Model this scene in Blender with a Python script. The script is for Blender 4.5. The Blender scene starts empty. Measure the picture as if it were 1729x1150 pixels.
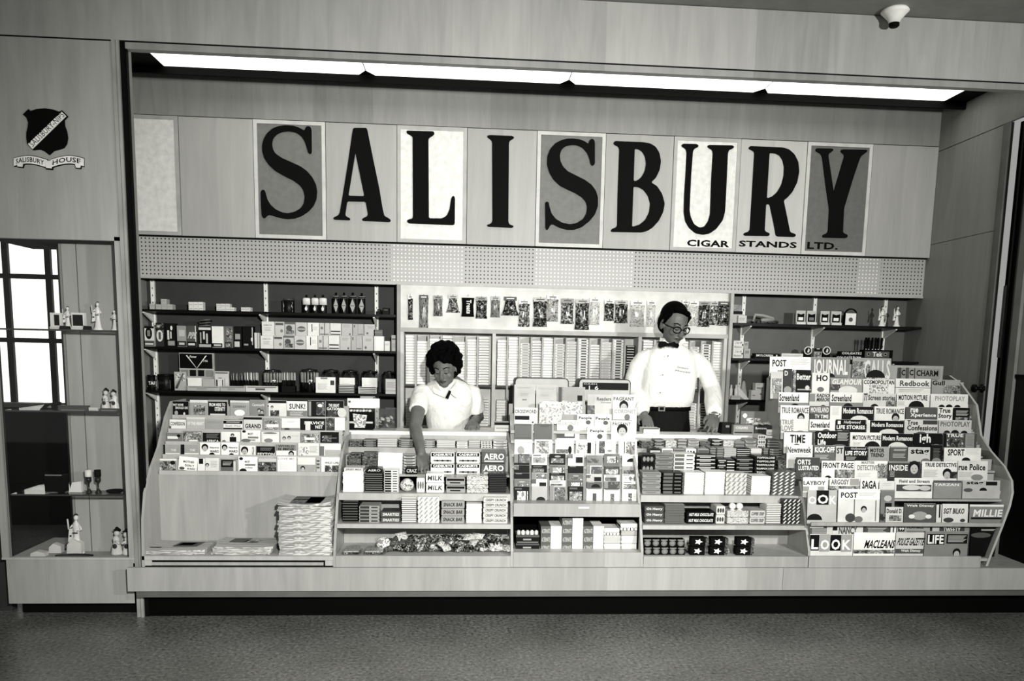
import bpy, math, random, sys
from math import radians as RD, pi, sin, cos
from mathutils import Vector, Matrix, Euler
random.seed(7)
C = bpy.context.scene.collection
sc = bpy.context.scene
# ---------------------------------------------------------------- camera
W0, H0 = 1729.0, 1150.0
FPX, PX, PY = 1345.2, 882.84, 771.06
YAW, PIT, ROL = 0.0736, -0.1337, 0.0205
CAM = Vector((1.43442, -5.69061, 1.49))
FW = Vector((sin(YAW)*cos(PIT), cos(YAW)*cos(PIT), sin(PIT)))
_r = Vector((cos(YAW), -sin(YAW), 0)); _u = _r.cross(FW)
RT = cos(ROL)*_r + sin(ROL)*_u; UP = -sin(ROL)*_r + cos(ROL)*_u
cd = bpy.data.cameras.new('camera'); co = bpy.data.objects.new('camera', cd); C.objects.link(co)
co.matrix_world = Matrix(((RT.x, UP.x, -FW.x, CAM.x), (RT.y, UP.y, -FW.y, CAM.y), (RT.z, UP.z, -FW.z, CAM.z), (0, 0, 0, 1)))
cd.sensor_width = 36; cd.lens = FPX/W0*36; cd.shift_x = (W0/2-PX)/W0; cd.shift_y = (PY-H0/2)/W0
cd.clip_start = .05
sc.camera = co
def at(u, v, Y):
    """where the sight line of a measured point meets the vertical plane y = Y"""
    d = FW + RT*((u-PX)/FPX) - UP*((v-PY)/FPX)
    t = (Y-CAM.y)/d.y; p = CAM + d*t
    return p.x, p.z
# ---------------------------------------------------------------- light and exposure
sc.view_settings.view_transform = 'Standard'; sc.view_settings.look = 'None'
sc.view_settings.exposure = 0.0; sc.view_settings.gamma = 1.0; sc.view_settings.use_curve_mapping = False
wd = bpy.data.worlds.new('hall_light'); sc.world = wd; wd.use_nodes = True
wd.node_tree.nodes['Background'].inputs[0].default_value = (1, 1, .97, 1)
wd.node_tree.nodes['Background'].inputs[1].default_value = 0.33
def spot(name, loc, tgt, power, ang, blend, size):
    l = bpy.data.lights.new(name, 'SPOT'); l.energy = power; l.spot_size = RD(ang); l.spot_blend = blend
    l.shadow_soft_size = size; l.color = (1, 1, .97)
    o = bpy.data.objects.new(name, l); C.objects.link(o); o.location = loc
    o.rotation_euler = (Vector(tgt)-Vector(loc)).to_track_quat('-Z', 'Y').to_euler()
    return o
spot('flash_lamp', (1.75, -5.6, 2.05), (1.15, 0, .80), 960, 80, 1.0, .05)
spot('flash_lamp', (4.3, -5.1, 2.1), (2.6, 0, 1.1), 540, 106, 1.0, .08)
# ---------------------------------------------------------------- materials
MATS = {}
TN = (1.0, 1.0, .945)
def lin(v): return v/12.92 if v <= .04045 else ((v+.055)/1.055)**2.4
def newmat(name):
    m = bpy.data.materials.new(name); m.use_nodes = True
    nt = m.node_tree; b = nt.nodes['Principled BSDF']
    return m, nt, b
def col(v):
    a = lin(v); return (a*TN[0], a*TN[1], a*TN[2], 1)
def G(v, rough=.55, var=.06, sc_=9, metal=0, spec=.35):
    """plain surface of grey level v with a little procedural unevenness"""
    v = round(v*20)/20
    if v < .15: spec = min(spec, .12)
    k = ('g', v, rough, var, sc_, metal, spec)
    if k in MATS: return MATS[k]
    m, nt, b = newmat('grey_%02d' % int(v*100))
    n = nt.nodes.new('ShaderNodeTexNoise'); n.inputs['Scale'].default_value = sc_; n.inputs['Detail'].default_value = 3
    tc = nt.nodes.new('ShaderNodeTexCoord'); nt.links.new(tc.outputs['Object'], n.inputs['Vector'])
    r = nt.nodes.new('ShaderNodeValToRGB')
    r.color_ramp.elements[0].position = .3; r.color_ramp.elements[1].position = .7
    if v <= .1: v *= .55
    r.color_ramp.elements[0].color = col(max(0, v*(1-var))); r.color_ramp.elements[1].color = col(min(1, v*(1+var)))
    nt.links.new(n.outputs['Fac'], r.inputs['Fac']); nt.links.new(r.outputs['Color'], b.inputs['Base Color'])
    b.inputs['Roughness'].default_value = rough; b.inputs['Metallic'].default_value = metal
    b.inputs['Specular IOR Level'].default_value = spec
    MATS[k] = m; return m
def picture(name, levels, scale=60, stretch=(1, 1, 1), rough=.45, detail=2):
    """printed picture / crinkled wrapper: blotches of a few grey levels"""
    if name in MATS: return MATS[name]
    m, nt, b = newmat(name)
    tc = nt.nodes.new('ShaderNodeTexCoord'); mp = nt.nodes.new('ShaderNodeMapping'); mp.inputs['Scale'].default_value = stretch
    oi = nt.nodes.new('ShaderNodeObjectInfo'); ml = nt.nodes.new('ShaderNodeMath'); ml.operation = 'MULTIPLY'; ml.inputs[1].default_value = 37
    n = nt.nodes.new('ShaderNodeTexNoise'); n.noise_dimensions = '4D'; n.inputs['Scale'].default_value = scale; n.inputs['Detail'].default_value = detail
    nt.links.new(tc.outputs['Object'], mp.inputs[0]); nt.links.new(mp.outputs[0], n.inputs['Vector'])
    nt.links.new(oi.outputs['Random'], ml.inputs[0]); nt.links.new(ml.outputs[0], n.inputs['W'])
    r = nt.nodes.new('ShaderNodeValToRGB'); r.color_ramp.interpolation = 'CONSTANT' if detail < 3 else 'LINEAR'
    e = r.color_ramp.elements
    while len(e) < len(levels): e.new(.5)
    for i, l in enumerate(levels):
        e[i].position = .36+.28*i/max(1, len(levels)-1); 
    for i, l in enumerate(levels): e[i].color = col(l)
    nt.links.new(n.outputs['Fac'], r.inputs['Fac']); nt.links.new(r.outputs['Color'], b.inputs['Base Color'])
    b.inputs['Roughness'].default_value = rough
    MATS[name] = m; return m
PD = picture('dark_picture_print', [.02, .06, .4, .05, .75], 38)
PM = picture('mid_picture_print', [.2, .55, .35, .75, .5], 40)
PL = picture('light_picture_print', [.55, .9, .75, .35, .95], 35)
CEL = picture('dark_candy_in_cellophane', [.02, .08, .3, .05, .75, .1], 70, rough=.2)
CEM = picture('mixed_candy_in_cellophane', [.1, .4, .2, .8, .3, .95], 60, rough=.2)
CELI = picture('pale_candy_in_cellophane', [.6, .85, .75, .95], 80, rough=.2)
WRD = picture('dark_wrapper_print', [.04, .1, .5, .06, .3, .04], 55, (1, 1, 3), rough=.3)
WRL = picture('light_wrapper_print', [.5, .85, .65, .9, .3, .8], 50, (1, 1, 3), rough=.3)
def plywood(name, base, var=.07, gx=1.0, rough=.42, block=1.2):
    if name in MATS: return MATS[name]
    m, nt, b = newmat(name)
    L = nt.links; N = nt.nodes.new
    tc = N('ShaderNodeTexCoord'); mp = N('ShaderNodeMapping'); mp.inputs['Scale'].default_value = (gx*7, 7, .8)
    L.new(tc.outputs['Object'], mp.inputs[0])
    n = N('ShaderNodeTexNoise'); n.inputs['Scale'].default_value = 2.2; n.inputs['Detail'].default_value = 6; n.inputs['Distortion'].default_value = .8
    L.new(mp.outputs[0], n.inputs['Vector'])
    n2 = N('ShaderNodeTexNoise'); n2.inputs['Scale'].default_value = 90; n2.inputs['Detail'].default_value = 2
    mp2 = N('ShaderNodeMapping'); mp2.inputs['Scale'].default_value = (gx, 1, .06); L.new(tc.outputs['Object'], mp2.inputs[0]); L.new(mp2.outputs[0], n2.inputs['Vector'])
    # veneer leaves: slightly different tone every so often
    sp = N('ShaderNodeSeparateXYZ'); L.new(tc.outputs['Object'], sp.inputs[0])
    a = N('ShaderNodeMath'); a.operation = 'ADD'; L.new(sp.outputs['X'], a.inputs[0]); L.new(sp.outputs['Y'], a.inputs[1])
    d = N('ShaderNodeMath'); d.operation = 'MULTIPLY'; d.inputs[1].default_value = block*2.1; L.new(a.outputs[0], d.inputs[0])
    fl = N('ShaderNodeMath'); fl.operation = 'FLOOR'; L.new(d.outputs[0], fl.inputs[0])
    wn = N('ShaderNodeTexWhiteNoise'); wn.noise_dimensions = '1D'; L.new(fl.outputs[0], wn.inputs['W'])
    s1 = N('ShaderNodeMath'); s1.operation = 'MULTIPLY_ADD'; L.new(n.outputs['Fac'], s1.inputs[0]); s1.inputs[1].default_value = .65
    s2 = N('ShaderNodeMath'); s2.operation = 'MULTIPLY'; s2.inputs[1].default_value = .28; L.new(wn.outputs['Value'], s2.inputs[0]); L.new(s2.outputs[0], s1.inputs[2])
    s3 = N('ShaderNodeMath'); s3.operation = 'MULTIPLY_ADD'; L.new(n2.outputs['Fac'], s3.inputs[0]); s3.inputs[1].default_value = .16; L.new(s1.outputs[0], s3.inputs[2])
    r = N('ShaderNodeValToRGB'); r.color_ramp.elements[0].position = .28; r.color_ramp.elements[1].position = .78
    r.color_ramp.elements[0].color = col(base*(1-var)); r.color_ramp.elements[1].color = col(min(1, base*(1+var)))
    L.new(s3.outputs[0], r.inputs['Fac']); L.new(r.outputs['Color'], b.inputs['Base Color'])
    b.inputs['Roughness'].default_value = rough; b.inputs['Specular IOR Level'].default_value = .3
    MATS[name] = m; return m
PLY = plywood('birch_plywood', .63, .09); PLYL = plywood('pale_birch_plywood', .69); PLYD = plywood('brown_birch_plywood', .56, .10)
PLYR = plywood('side_wall_plywood', .56, .08)
def emis(name, s):
    m, nt, b = newmat(name)
    b.inputs['Base Color'].default_value = col(.9); b.inputs['Emission Color'].default_value = (1, 1, .93, 1); b.inputs['Emission Strength'].default_value = s
    return m
LIT = emis('lit_diffuser', 2.6); DAY = emis('daylit_window_pane', 1.6)
def glassm(name, fac=.1, tint=.95):
    m = bpy.data.materials.new(name); m.use_nodes = True; nt = m.node_tree; nt.nodes.clear()
    o = nt.nodes.new('ShaderNodeOutputMaterial'); mx = nt.nodes.new('ShaderNodeMixShader'); t = nt.nodes.new('ShaderNodeBsdfTransparent'); g = nt.nodes.new('ShaderNodeBsdfGlossy')
    t.inputs[0].default_value = (tint, tint, tint, 1); g.inputs['Roughness'].default_value = .03; mx.inputs[0].default_value = fac
    nt.links.new(t.outputs[0], mx.inputs[1]); nt.links.new(g.outputs[0], mx.inputs[2]); nt.links.new(mx.outputs[0], o.inputs[0])
    return m
GLS = glassm('clear_glass', .03)
CLEAR = glassm('clear_cellophane', .12, .9)
def floor_mat():
    m, nt, b = newmat('speckled_dark_linoleum'); L = nt.links; N = nt.nodes.new
    tc = N('ShaderNodeTexCoord')
    n = N('ShaderNodeTexNoise'); n.inputs['Scale'].default_value = 55; n.inputs['Detail'].default_value = 4; n.inputs['Roughness'].default_value = .7; L.new(tc.outputs['Object'], n.inputs['Vector'])
    n2 = N('ShaderNodeTexNoise'); n2.inputs['Scale'].default_value = 2.4; n2.inputs['Detail'].default_value = 3; L.new(tc.outputs['Object'], n2.inputs['Vector'])
    r = N('ShaderNodeValToRGB'); e = r.color_ramp.elements; e[0].position = .36; e[1].position = .7
    e[0].color = col(.16); e[1].color = col(.6); x = e.new(.42); x.color = col(.36); x = e.new(.55); x.color = col(.44)
    L.new(n.outputs['Fac'], r.inputs['Fac'])
    mx = N('ShaderNodeMix'); mx.data_type = 'RGBA'; mx.blend_type = 'MULTIPLY'; mx.inputs[0].default_value = .5
    r2 = N('ShaderNodeValToRGB'); r2.color_ramp.elements[0].color = (.35, .35, .33, 1); r2.color_ramp.elements[1].color = (1, 1, 1, 1); r2.color_ramp.elements[0].position = .3; r2.color_ramp.elements[1].position = .65
    L.new(n2.outputs['Fac'], r2.inputs['Fac']); L.new(r.outputs['Color'], mx.inputs[6]); L.new(r2.outputs['Color'], mx.inputs[7]); L.new(mx.outputs[2], b.inputs['Base Color'])
    b.inputs['Roughness'].default_value = .33; b.inputs['Specular IOR Level'].default_value = .5
    return m
def peg_mat():
    m, nt, b = newmat('perforated_hardboard'); L = nt.links; N = nt.nodes.new
    tc = N('ShaderNodeTexCoord'); sp = N('ShaderNodeSeparateXYZ'); L.new(tc.outputs['Object'], sp.inputs[0])
    def math(op, a, b_=None, c=None):
        q = N('ShaderNodeMath'); q.operation = op
        for i, s in enumerate((a, b_, c)):
            if s is None: continue
            if isinstance(s, (int, float)): q.inputs[i].default_value = s
            else: L.new(s, q.inputs[i])
        return q.outputs[0]
    P = .0262
    fx = math('SUBTRACT', math('FRACT', math('DIVIDE', sp.outputs['X'], P)), .5)
    fz = math('SUBTRACT', math('FRACT', math('DIVIDE', sp.outputs['Z'], P)), .5)
    d = math('SQRT', math('ADD', math('MULTIPLY', fx, fx), math('MULTIPLY', fz, fz)))
    hole = math('LESS_THAN', d, .2)
    # light showing at the holes in some bays is painted in as white
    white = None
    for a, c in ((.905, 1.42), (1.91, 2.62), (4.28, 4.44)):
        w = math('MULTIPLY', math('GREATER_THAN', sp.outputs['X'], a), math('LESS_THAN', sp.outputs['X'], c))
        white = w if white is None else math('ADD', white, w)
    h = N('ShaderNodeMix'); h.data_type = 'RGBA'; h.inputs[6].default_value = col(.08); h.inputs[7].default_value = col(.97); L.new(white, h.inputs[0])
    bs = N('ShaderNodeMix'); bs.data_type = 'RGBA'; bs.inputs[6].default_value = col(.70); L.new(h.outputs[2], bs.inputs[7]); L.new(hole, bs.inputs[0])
    L.new(bs.outputs[2], b.inputs['Base Color']); b.inputs['Roughness'].default_value = .5
    return m
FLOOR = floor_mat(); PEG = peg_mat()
BLK = G(.05, .7, spec=.08); BLKM = G(.05, .85, spec=.03); WHT = G(.95, .5); DKB = G(.2, .6)
ALU = G(.8, .3, .1, 4, metal=.6); CHR = G(.85, .15, .02, 9, metal=1)
# ---------------------------------------------------------------- mesh builder
_T = {}
def text_geo(s, off=.02):
    k = (s, off)
    if k in _T: return _T[k]
    cu = bpy.data.curves.new('lettering', 'FONT'); cu.body = s; cu.resolution_u = 2; cu.offset = off; cu.space_character = 1.05
    ob = bpy.data.objects.new('lettering', cu); me = ob.to_mesh()
    vs = [(v.co.x, v.co.y) for v in me.vertices]; fs = [tuple(p.vertices) for p in me.polygons]
    ob.to_mesh_clear(); bpy.data.objects.remove(ob); bpy.data.curves.remove(cu)
    if vs:
        x0 = min(v[0] for v in vs); x1 = max(v[0] for v in vs); y0 = min(v[1] for v in vs); y1 = max(v[1] for v in vs)
        vs = [((v[0]-x0)/max(1e-6, x1-x0), (v[1]-y0)/max(1e-6, y1-y0)) for v in vs]
    _T[k] = (vs, fs); return _T[k]
class MB:
    def __init__(s): s.v = []; s.f = []; s.mi = []; s.m = []; s.sm = []
    def mat(s, m):
        if m not in s.m: s.m.append(m)
        return s.m.index(m)
    def add(s, vs, fs, m, smooth=False):
        o = len(s.v); s.v += [tuple(v) for v in vs]; i = s.mat(m)
        for f in fs: s.f.append([a+o for a in f]); s.mi.append(i); s.sm.append(smooth)
    def box(s, x0, x1, y0, y1, z0, z1, m):
        s.add([(x0, y0, z0), (x1, y0, z0), (x1, y1, z0), (x0, y1, z0), (x0, y0, z1), (x1, y0, z1), (x1, y1, z1), (x0, y1, z1)],
              [(0, 1, 5, 4), (1, 2, 6, 5), (2, 3, 7, 6), (3, 0, 4, 7), (4, 5, 6, 7), (3, 2, 1, 0)], m); return s
    def rect(s, x0, x1, z0, z1, y, m):
        s.add([(x0, y, z0), (x1, y, z0), (x1, y, z1), (x0, y, z1)], [(0, 1, 2, 3)], m); return s
    def quad(s, a, b, c, d, m): s.add([a, b, c, d], [(0, 1, 2, 3)], m); return s
    def prism(s, pts, y0, y1, m, smooth=False):
        n = len(pts); s.add([(p[0], y0, p[1]) for p in pts]+[(p[0], y1, p[1]) for p in pts],
            [tuple(range(n)), tuple(range(2*n-1, n-1, -1))]+[((i+1) % n, i, n+i, n+(i+1) % n) for i in range(n)], m, smooth); return s
    def xprism(s, pts, x0, x1, m):          # outline in (y, z), thickness along x
        n = len(pts); s.add([(x0, p[0], p[1]) for p in pts]+[(x1, p[0], p[1]) for p in pts],
            [tuple(range(n)), tuple(range(2*n-1, n-1, -1))]+[((i+1) % n, i, n+i, n+(i+1) % n) for i in range(n)], m); return s
    def ell(s, cx, cz, rx, rz, y, m, n=14, a0=0, a1=2*pi):
        s.add([(cx+rx*cos(a0+(a1-a0)*i/n), y, cz+rz*sin(a0+(a1-a0)*i/n)) for i in range(n+(a1-a0 < 6.2))], [tuple(range(n+(a1-a0 < 6.2)))], m); return s
    def lathe(s, prof, m, c=(0, 0, 0), n=16, smooth=True, sx=1, sy=1):
        vs = []; fs = []
        for r, z in prof:
            for i in range(n): a = 2*pi*i/n; vs.append((c[0]+r*sx*cos(a), c[1]+r*sy*sin(a), c[2]+z))
        for k in range(len(prof)-1):
            for i in range(n): j = (i+1) % n; fs.append((k*n+i, k*n+j, (k+1)*n+j, (k+1)*n+i))
        fs.append(tuple(range(n-1, -1, -1))); fs.append(tuple((len(prof)-1)*n+i for i in range(n)))
        s.add(vs, fs, m, smooth); return s
    def tube(s, path, rad, m, n=8, sm=True, flat=1.0):
        P = [Vector(p) for p in path]; R = rad if isinstance(rad, (list, tuple)) else [rad]*len(P)
        vs = []; fs = []
        t0 = (P[1]-P[0]).normalized(); nx = t0.orthogonal().normalized()
        for i, p in enumerate(P):
            t = ((P[min(i+1, len(P)-1)]-P[max(i-1, 0)])).normalized()
            nx = (nx - t*nx.dot(t)).normalized(); ny = t.cross(nx)
            for k in range(n): a = 2*pi*k/n; vs.append(p+nx*R[i]*cos(a)+ny*R[i]*flat*sin(a))
        for i in range(len(P)-1):
            for k in range(n): j = (k+1) % n; fs.append((i*n+k, i*n+j, (i+1)*n+j, (i+1)*n+k))
        fs.append(tuple(range(n-1, -1, -1))); fs.append(tuple((len(P)-1)*n+k for k in range(n)))
        s.add(vs, fs, m, sm); return s
    def ball(s, c, r, m, n=12, k=8, rot=None):
        vs = []; fs = []
        for i in range(1, k):
            b = pi*i/k
            for j in range(n):
                a = 2*pi*j/n; q = Vector((r[0]*sin(b)*cos(a), r[1]*sin(b)*sin(a), r[2]*cos(b)))
                if rot: q.rotate(rot)
                vs.append(Vector(c)+q)
        q1 = Vector((0, 0, r[2])); q2 = Vector((0, 0, -r[2]))
        if rot: q1.rotate(rot); q2.rotate(rot)
        vs += [Vector(c)+q1, Vector(c)+q2]; t = len(vs)-2
        for i in range(k-2):
            for j in range(n): e = (j+1) % n; fs.append((i*n+j, (i+1)*n+j, (i+1)*n+e, i*n+e))
        for j in range(n): e = (j+1) % n; fs.append((t, j, e)); fs.append((t+1, (k-2)*n+e, (k-2)*n+j))
        s.add(vs, fs, m, True); return s
    def text(s, t, x0, x1, z0, z1, y, m, sh=0, off=.02, ang=0):
        vs, fs = text_geo(t, off)
        w, h = x1-x0, z1-z0; out = []
        for a, b in vs:
            X, Z = a*w+b*sh*h, b*h
            if ang: X, Z = X*cos(ang)-Z*sin(ang), X*sin(ang)+Z*cos(ang)
            out.append((x0+X, y, z0+Z))
        s.add(out, fs, m); return s
    def xform(s, M, i0=0):
        for i in range(i0, len(s.v)): s.v[i] = tuple(M @ Vector(s.v[i]))
        return s
    def build(s, name, parent=None, loc=None, rot=None):
        me = bpy.data.meshes.new(name); me.from_pydata(s.v, [], s.f)
        for m in s.m: me.materials.append(m)
        me.polygons.foreach_set('material_index', s.mi); me.polygons.foreach_set('use_smooth', s.sm); me.update()
        o = bpy.data.objects.new(name, me); C.objects.link(o)
        if parent: o.parent = parent
        if loc: o.location = loc
        if rot: o.rotation_euler = rot
        return o
LABELS = {}
def tag(o, label, cat, group=None, kind=None):
    o['label'] = label; o['category'] = cat
    if group: o['group'] = group
    if kind: o['kind'] = kind
    LABELS.setdefault(label, []).append(o.name)
    n = len(label.split())
    if n < 4 or n > 16: print('LABEL LENGTH', n, label, file=sys.stderr)
    return o
def thing(name, label, cat, loc=(0, 0, 0), group=None, rot=None):
    o = bpy.data.objects.new(name, None); C.objects.link(o); o.location = loc; o.empty_display_size = .1
    if rot: o.rotation_euler = rot
    return tag(o, label, cat, group)
def struct(name, mb, loc=None):
    o = mb.build(name, None, loc); o['kind'] = 'structure'; return o
def bevel(o, w, seg=2):
    b = o.modifiers.new('bevel', 'BEVEL'); b.width = w; b.segments = seg; b.limit_method = 'ANGLE'; b.angle_limit = RD(40); return o
def copy(o, label, loc, rot=None, group=None):
    c = o.copy(); C.objects.link(c); c.location = loc
    if rot: c.rotation_euler = rot
    c['label'] = label; LABELS.setdefault(label, []).append(c.name)
    if group: c['group'] = group
    for ch in list(o.children):
        d = ch.copy(); C.objects.link(d); d.parent = c
    return c
ORD = ['first', 'second', 'third', 'fourth', 'fifth', 'sixth', 'seventh', 'eighth', 'ninth', 'tenth', 'eleventh', 'twelfth', 'thirteenth', 'fourteenth', 'fifteenth', 'sixteenth', 'seventeenth', 'eighteenth', 'nineteenth', 'twentieth']
ORD += ['twenty-'+o for o in ORD[:9]]+['thirtieth']+['thirty-'+o for o in ORD[:9]]+['fortieth']+['forty-'+o for o in ORD[:9]]+['fiftieth']+['fifty-'+o for o in ORD[:9]]
def tone(v): return 'black' if v < .15 else 'dark grey' if v < .42 else 'mid-grey' if v < .66 else 'light grey' if v < .82 else 'white'
# ================================================================ the room and the stand's fixed shell
YO, YF, XN, XL, XR = -1.35, -1.44, -.277, -.83, 4.777
ZC = at(1500, 26.5, YO)[1]; ZH = at(440, 78.2, YO)[1]-.005
ZT = at(790, 216.5, 0)[1]; ZB = at(790, 412.8, 0)[1]
ZPB = at(900, 484, .045)[1]
m = MB(); m.box(-6, 10, -9, 2, -.05, 0, FLOOR); struct('floor', m)
m = MB(); m.box(-6, 10, -9, YO+.04, ZC, ZC+.05, G(.52)); struct('ceiling', m)
m = MB(); m.box(-6, 10, YO, YO+.04, ZH+.004, ZC-.003, PLY); struct('wall_fascia', m)
m = MB(); m.box(-6, 10, YO+.006, YO+.03, ZH-.003, ZH+.006, BLK); m.box(XN-.02, 10, YO+.004, YO+.05, ZH-.035, ZH-.003, PLYD); struct('trim_1', m)
m = MB(); m.box(XL-.03, XR+.1, YO+.05, .3, 3.27, 3.3, BLKM); m.box(XN-.03, XR+.05, YO+.03, YO+.05, ZH-.03, 3.3, BLKM); struct('ceiling_niche', m)
# left facade panel with a thin groove at its top
m = MB(); m.box(-1.03, -.338, YO, YO+.03, 2.02-.02, ZH-.004, PLY); struct('wall_left_front', m)
m = MB(); m.box(-.338, -.318, YO-.012, YO+.04, 0, ZH, ALU); m.box(-.314, -.300, YO-.018, YO+.04, 0, ZH, ALU); m.box(-.318, -.314, YO, YO+.04, 0, ZH, BLK); m.box(-.300, XN, YO-.004, YO+.04, 0, ZH, BLK); struct('trim_2', m)
m = MB(); m.box(XN-.012, XN, YO+.02, YO+.075, .3, ZH-.03, G(.5)); m.box(XN-.002, XN+.006, YO+.0, YO+.02, .3, ZH-.035, BLK); struct('trim_4', m)
m = MB(); m.box(XL-.02, XL, -.86, .27, 0, 3.27, PLYD); m.box(-.715, -.34, -1.145, -1.13, 0, 3.27, PLYD); struct('wall_left', m)
m = MB(); m.box(-6, -1.05, YO+.1, YO+.15, 0, ZH, DKB); struct('wall_far_left', m)
# back wall: plywood over the sign, pegboard, dark hardboard behind shelves
m = MB(); m.box(XL, XR, 0, .03, ZT+.006, 3.27, PLYD); m.box(XL, XR, .01, .03, ZB, ZT+.006, BLK); struct('wall_back_upper', m)
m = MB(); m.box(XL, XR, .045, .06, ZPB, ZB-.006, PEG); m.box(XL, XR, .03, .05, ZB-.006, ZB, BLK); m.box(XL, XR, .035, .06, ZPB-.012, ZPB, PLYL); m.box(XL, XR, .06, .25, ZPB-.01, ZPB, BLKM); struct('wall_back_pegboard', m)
m = MB(); m.box(XL, .97, .25, .27, 0, ZPB, DKB); m.box(.97, 3.34, .25, .27, 0, ZPB, G(.7)); m.box(3.34, XR, .25, .27, 0, ZPB, G(.35)); struct('wall_back', m)
zw1, zw2 = 2.944, 2.297
m = MB()
m.box(XR, XR+.02, -.73, .27, zw1+.004, 3.27, PLYR); m.box(XR, XR+.02, YO+.03, -.73, zw1+.004, 3.27, PLYR)
m.box(XR, XR+.02, -.70, .27, zw2+.004, zw1-.002, PLYR); m.box(XR, XR+.02, -.70, .27, 0, zw2, PLYR); m.box(XR+.012, XR+.025, -.7, .27, 0, 3.2, BLK)
struct('wall_right', m)
m = MB(); m.box(XR-.006, XR+.022, -.765, -.725, 0, zw1, G(.42)); m.box(XR-.003, XR+.03, -.725, -.70, 0, zw1, G(.4)); m.box(XR-.02, XR+.03, -1.045, -.985, 0, zw1, G(.45)); struct('trim_3', m)
t = bpy.data.objects.new('door_1', None); C.objects.link(t); t['kind'] = 'structure'; t.location = (XR+.06, -.77, 0)
m = MB(); m.box(0, .04, -.215, 0, 0, zw1, BLK)
for k in range(3): m.box(-.012, 0, -.06-.06*k, -.045-.06*k, 0, zw1, G(.15, .3))
m.build('door_panel', t)
m = MB(); m.lathe([(.03, 0), (.03, .006), (.012, .01), (.012, .04), (.026, .05), (.026, .065), (.008, .07)], G(.1, .3), n=12)
m.xform(Matrix.Rotation(-pi/2, 4, 'Y')); m.build('door_knob', t, (-.06, .03, 1.3))
m = MB(); m.box(-.02, 0, -.05, -.02, 1.5, 1.95, G(.45, .3, metal=.6)); m.build('latch_plate', t)
zd = at(1720, 637, -1.35)[1]
m = MB(); m.box(XR, XR+.02, -2.6, -1.045, zd, zw1-.01, G(.55)); m.box(XR, XR+.02, -2.6, -1.045, 0, zd, G(.1)); m.box(XR-.01, XR, -2.6, -1.045, zd-.01, zd+.01, BLK); struct('wall_right_passage', m)
# ================================================================ overhead light
zl = 3.2
t = thing('light_fixture', 'long recessed fluorescent light trough over the sign', 'ceiling light', (0, 0, zl))
x0, x1 = at(276, 112, -.285)[0], at(1595, 171, -.285)[0]
m = MB(); m.box(x0-.2, x1+.16, -.285, -.262, -.045, .05, BLK); m.box(x0-.2, x1+.16, -.6, -.58, .004, .06, BLK)
m.box(x0-.2, x0, -.6, -.262, -.002, .05, BLK); m.box(x1, x1+.16, -.6, -.262, -.002, .05, BLK); m.box(x0-.2, x1+.16, -.6, -.262, .03, .06, BLK)
xs = [at(u, v, -.28)[0] for u, v in ((620, 128), (958, 143), (1283, 160))]
for x in xs: m.add([(x-.05, -.29, -.004), (x+.05, -.29, -.004), (x, -.375, -.004), (x-.05, -.29, -.001), (x+.05, -.29, -.001), (x, -.375, -.001)], [(2, 1, 0), (3, 4, 5), (0, 1, 4, 3), (1, 2, 5, 4), (2, 0, 3, 5)], BLK); m.box(x-.003, x+.003, -.58, -.285, 0, .03, BLK)
m.build('frame', t)
xx = [x0]+xs+[x1]
for k in range(4):
    m = MB(); m.box(xx[k]+.003, xx[k+1]-.003, -.58, -.285, .0, .012, LIT); m.build('diffuser', t)
# ================================================================ smoke detector on the ceiling
fx, fy = at(1511, 24, -1.43)[0], -1.43
t = thing('ceiling_sensor', 'small white cone shaped fitting on the ceiling above the fascia', 'sensor', (fx, fy, ZC))
m = MB(); m.lathe([(.062, 0), (.07, -.012), (.06, -.022), (.034, -.05), (.024, -.07)][::-1], WHT, n=24); m.build('housing', t)
m = MB(); m.lathe([(.02, -.088), (.026, -.082), (.026, -.069)], BLK, n=20); m.build('nozzle', t)
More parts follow.
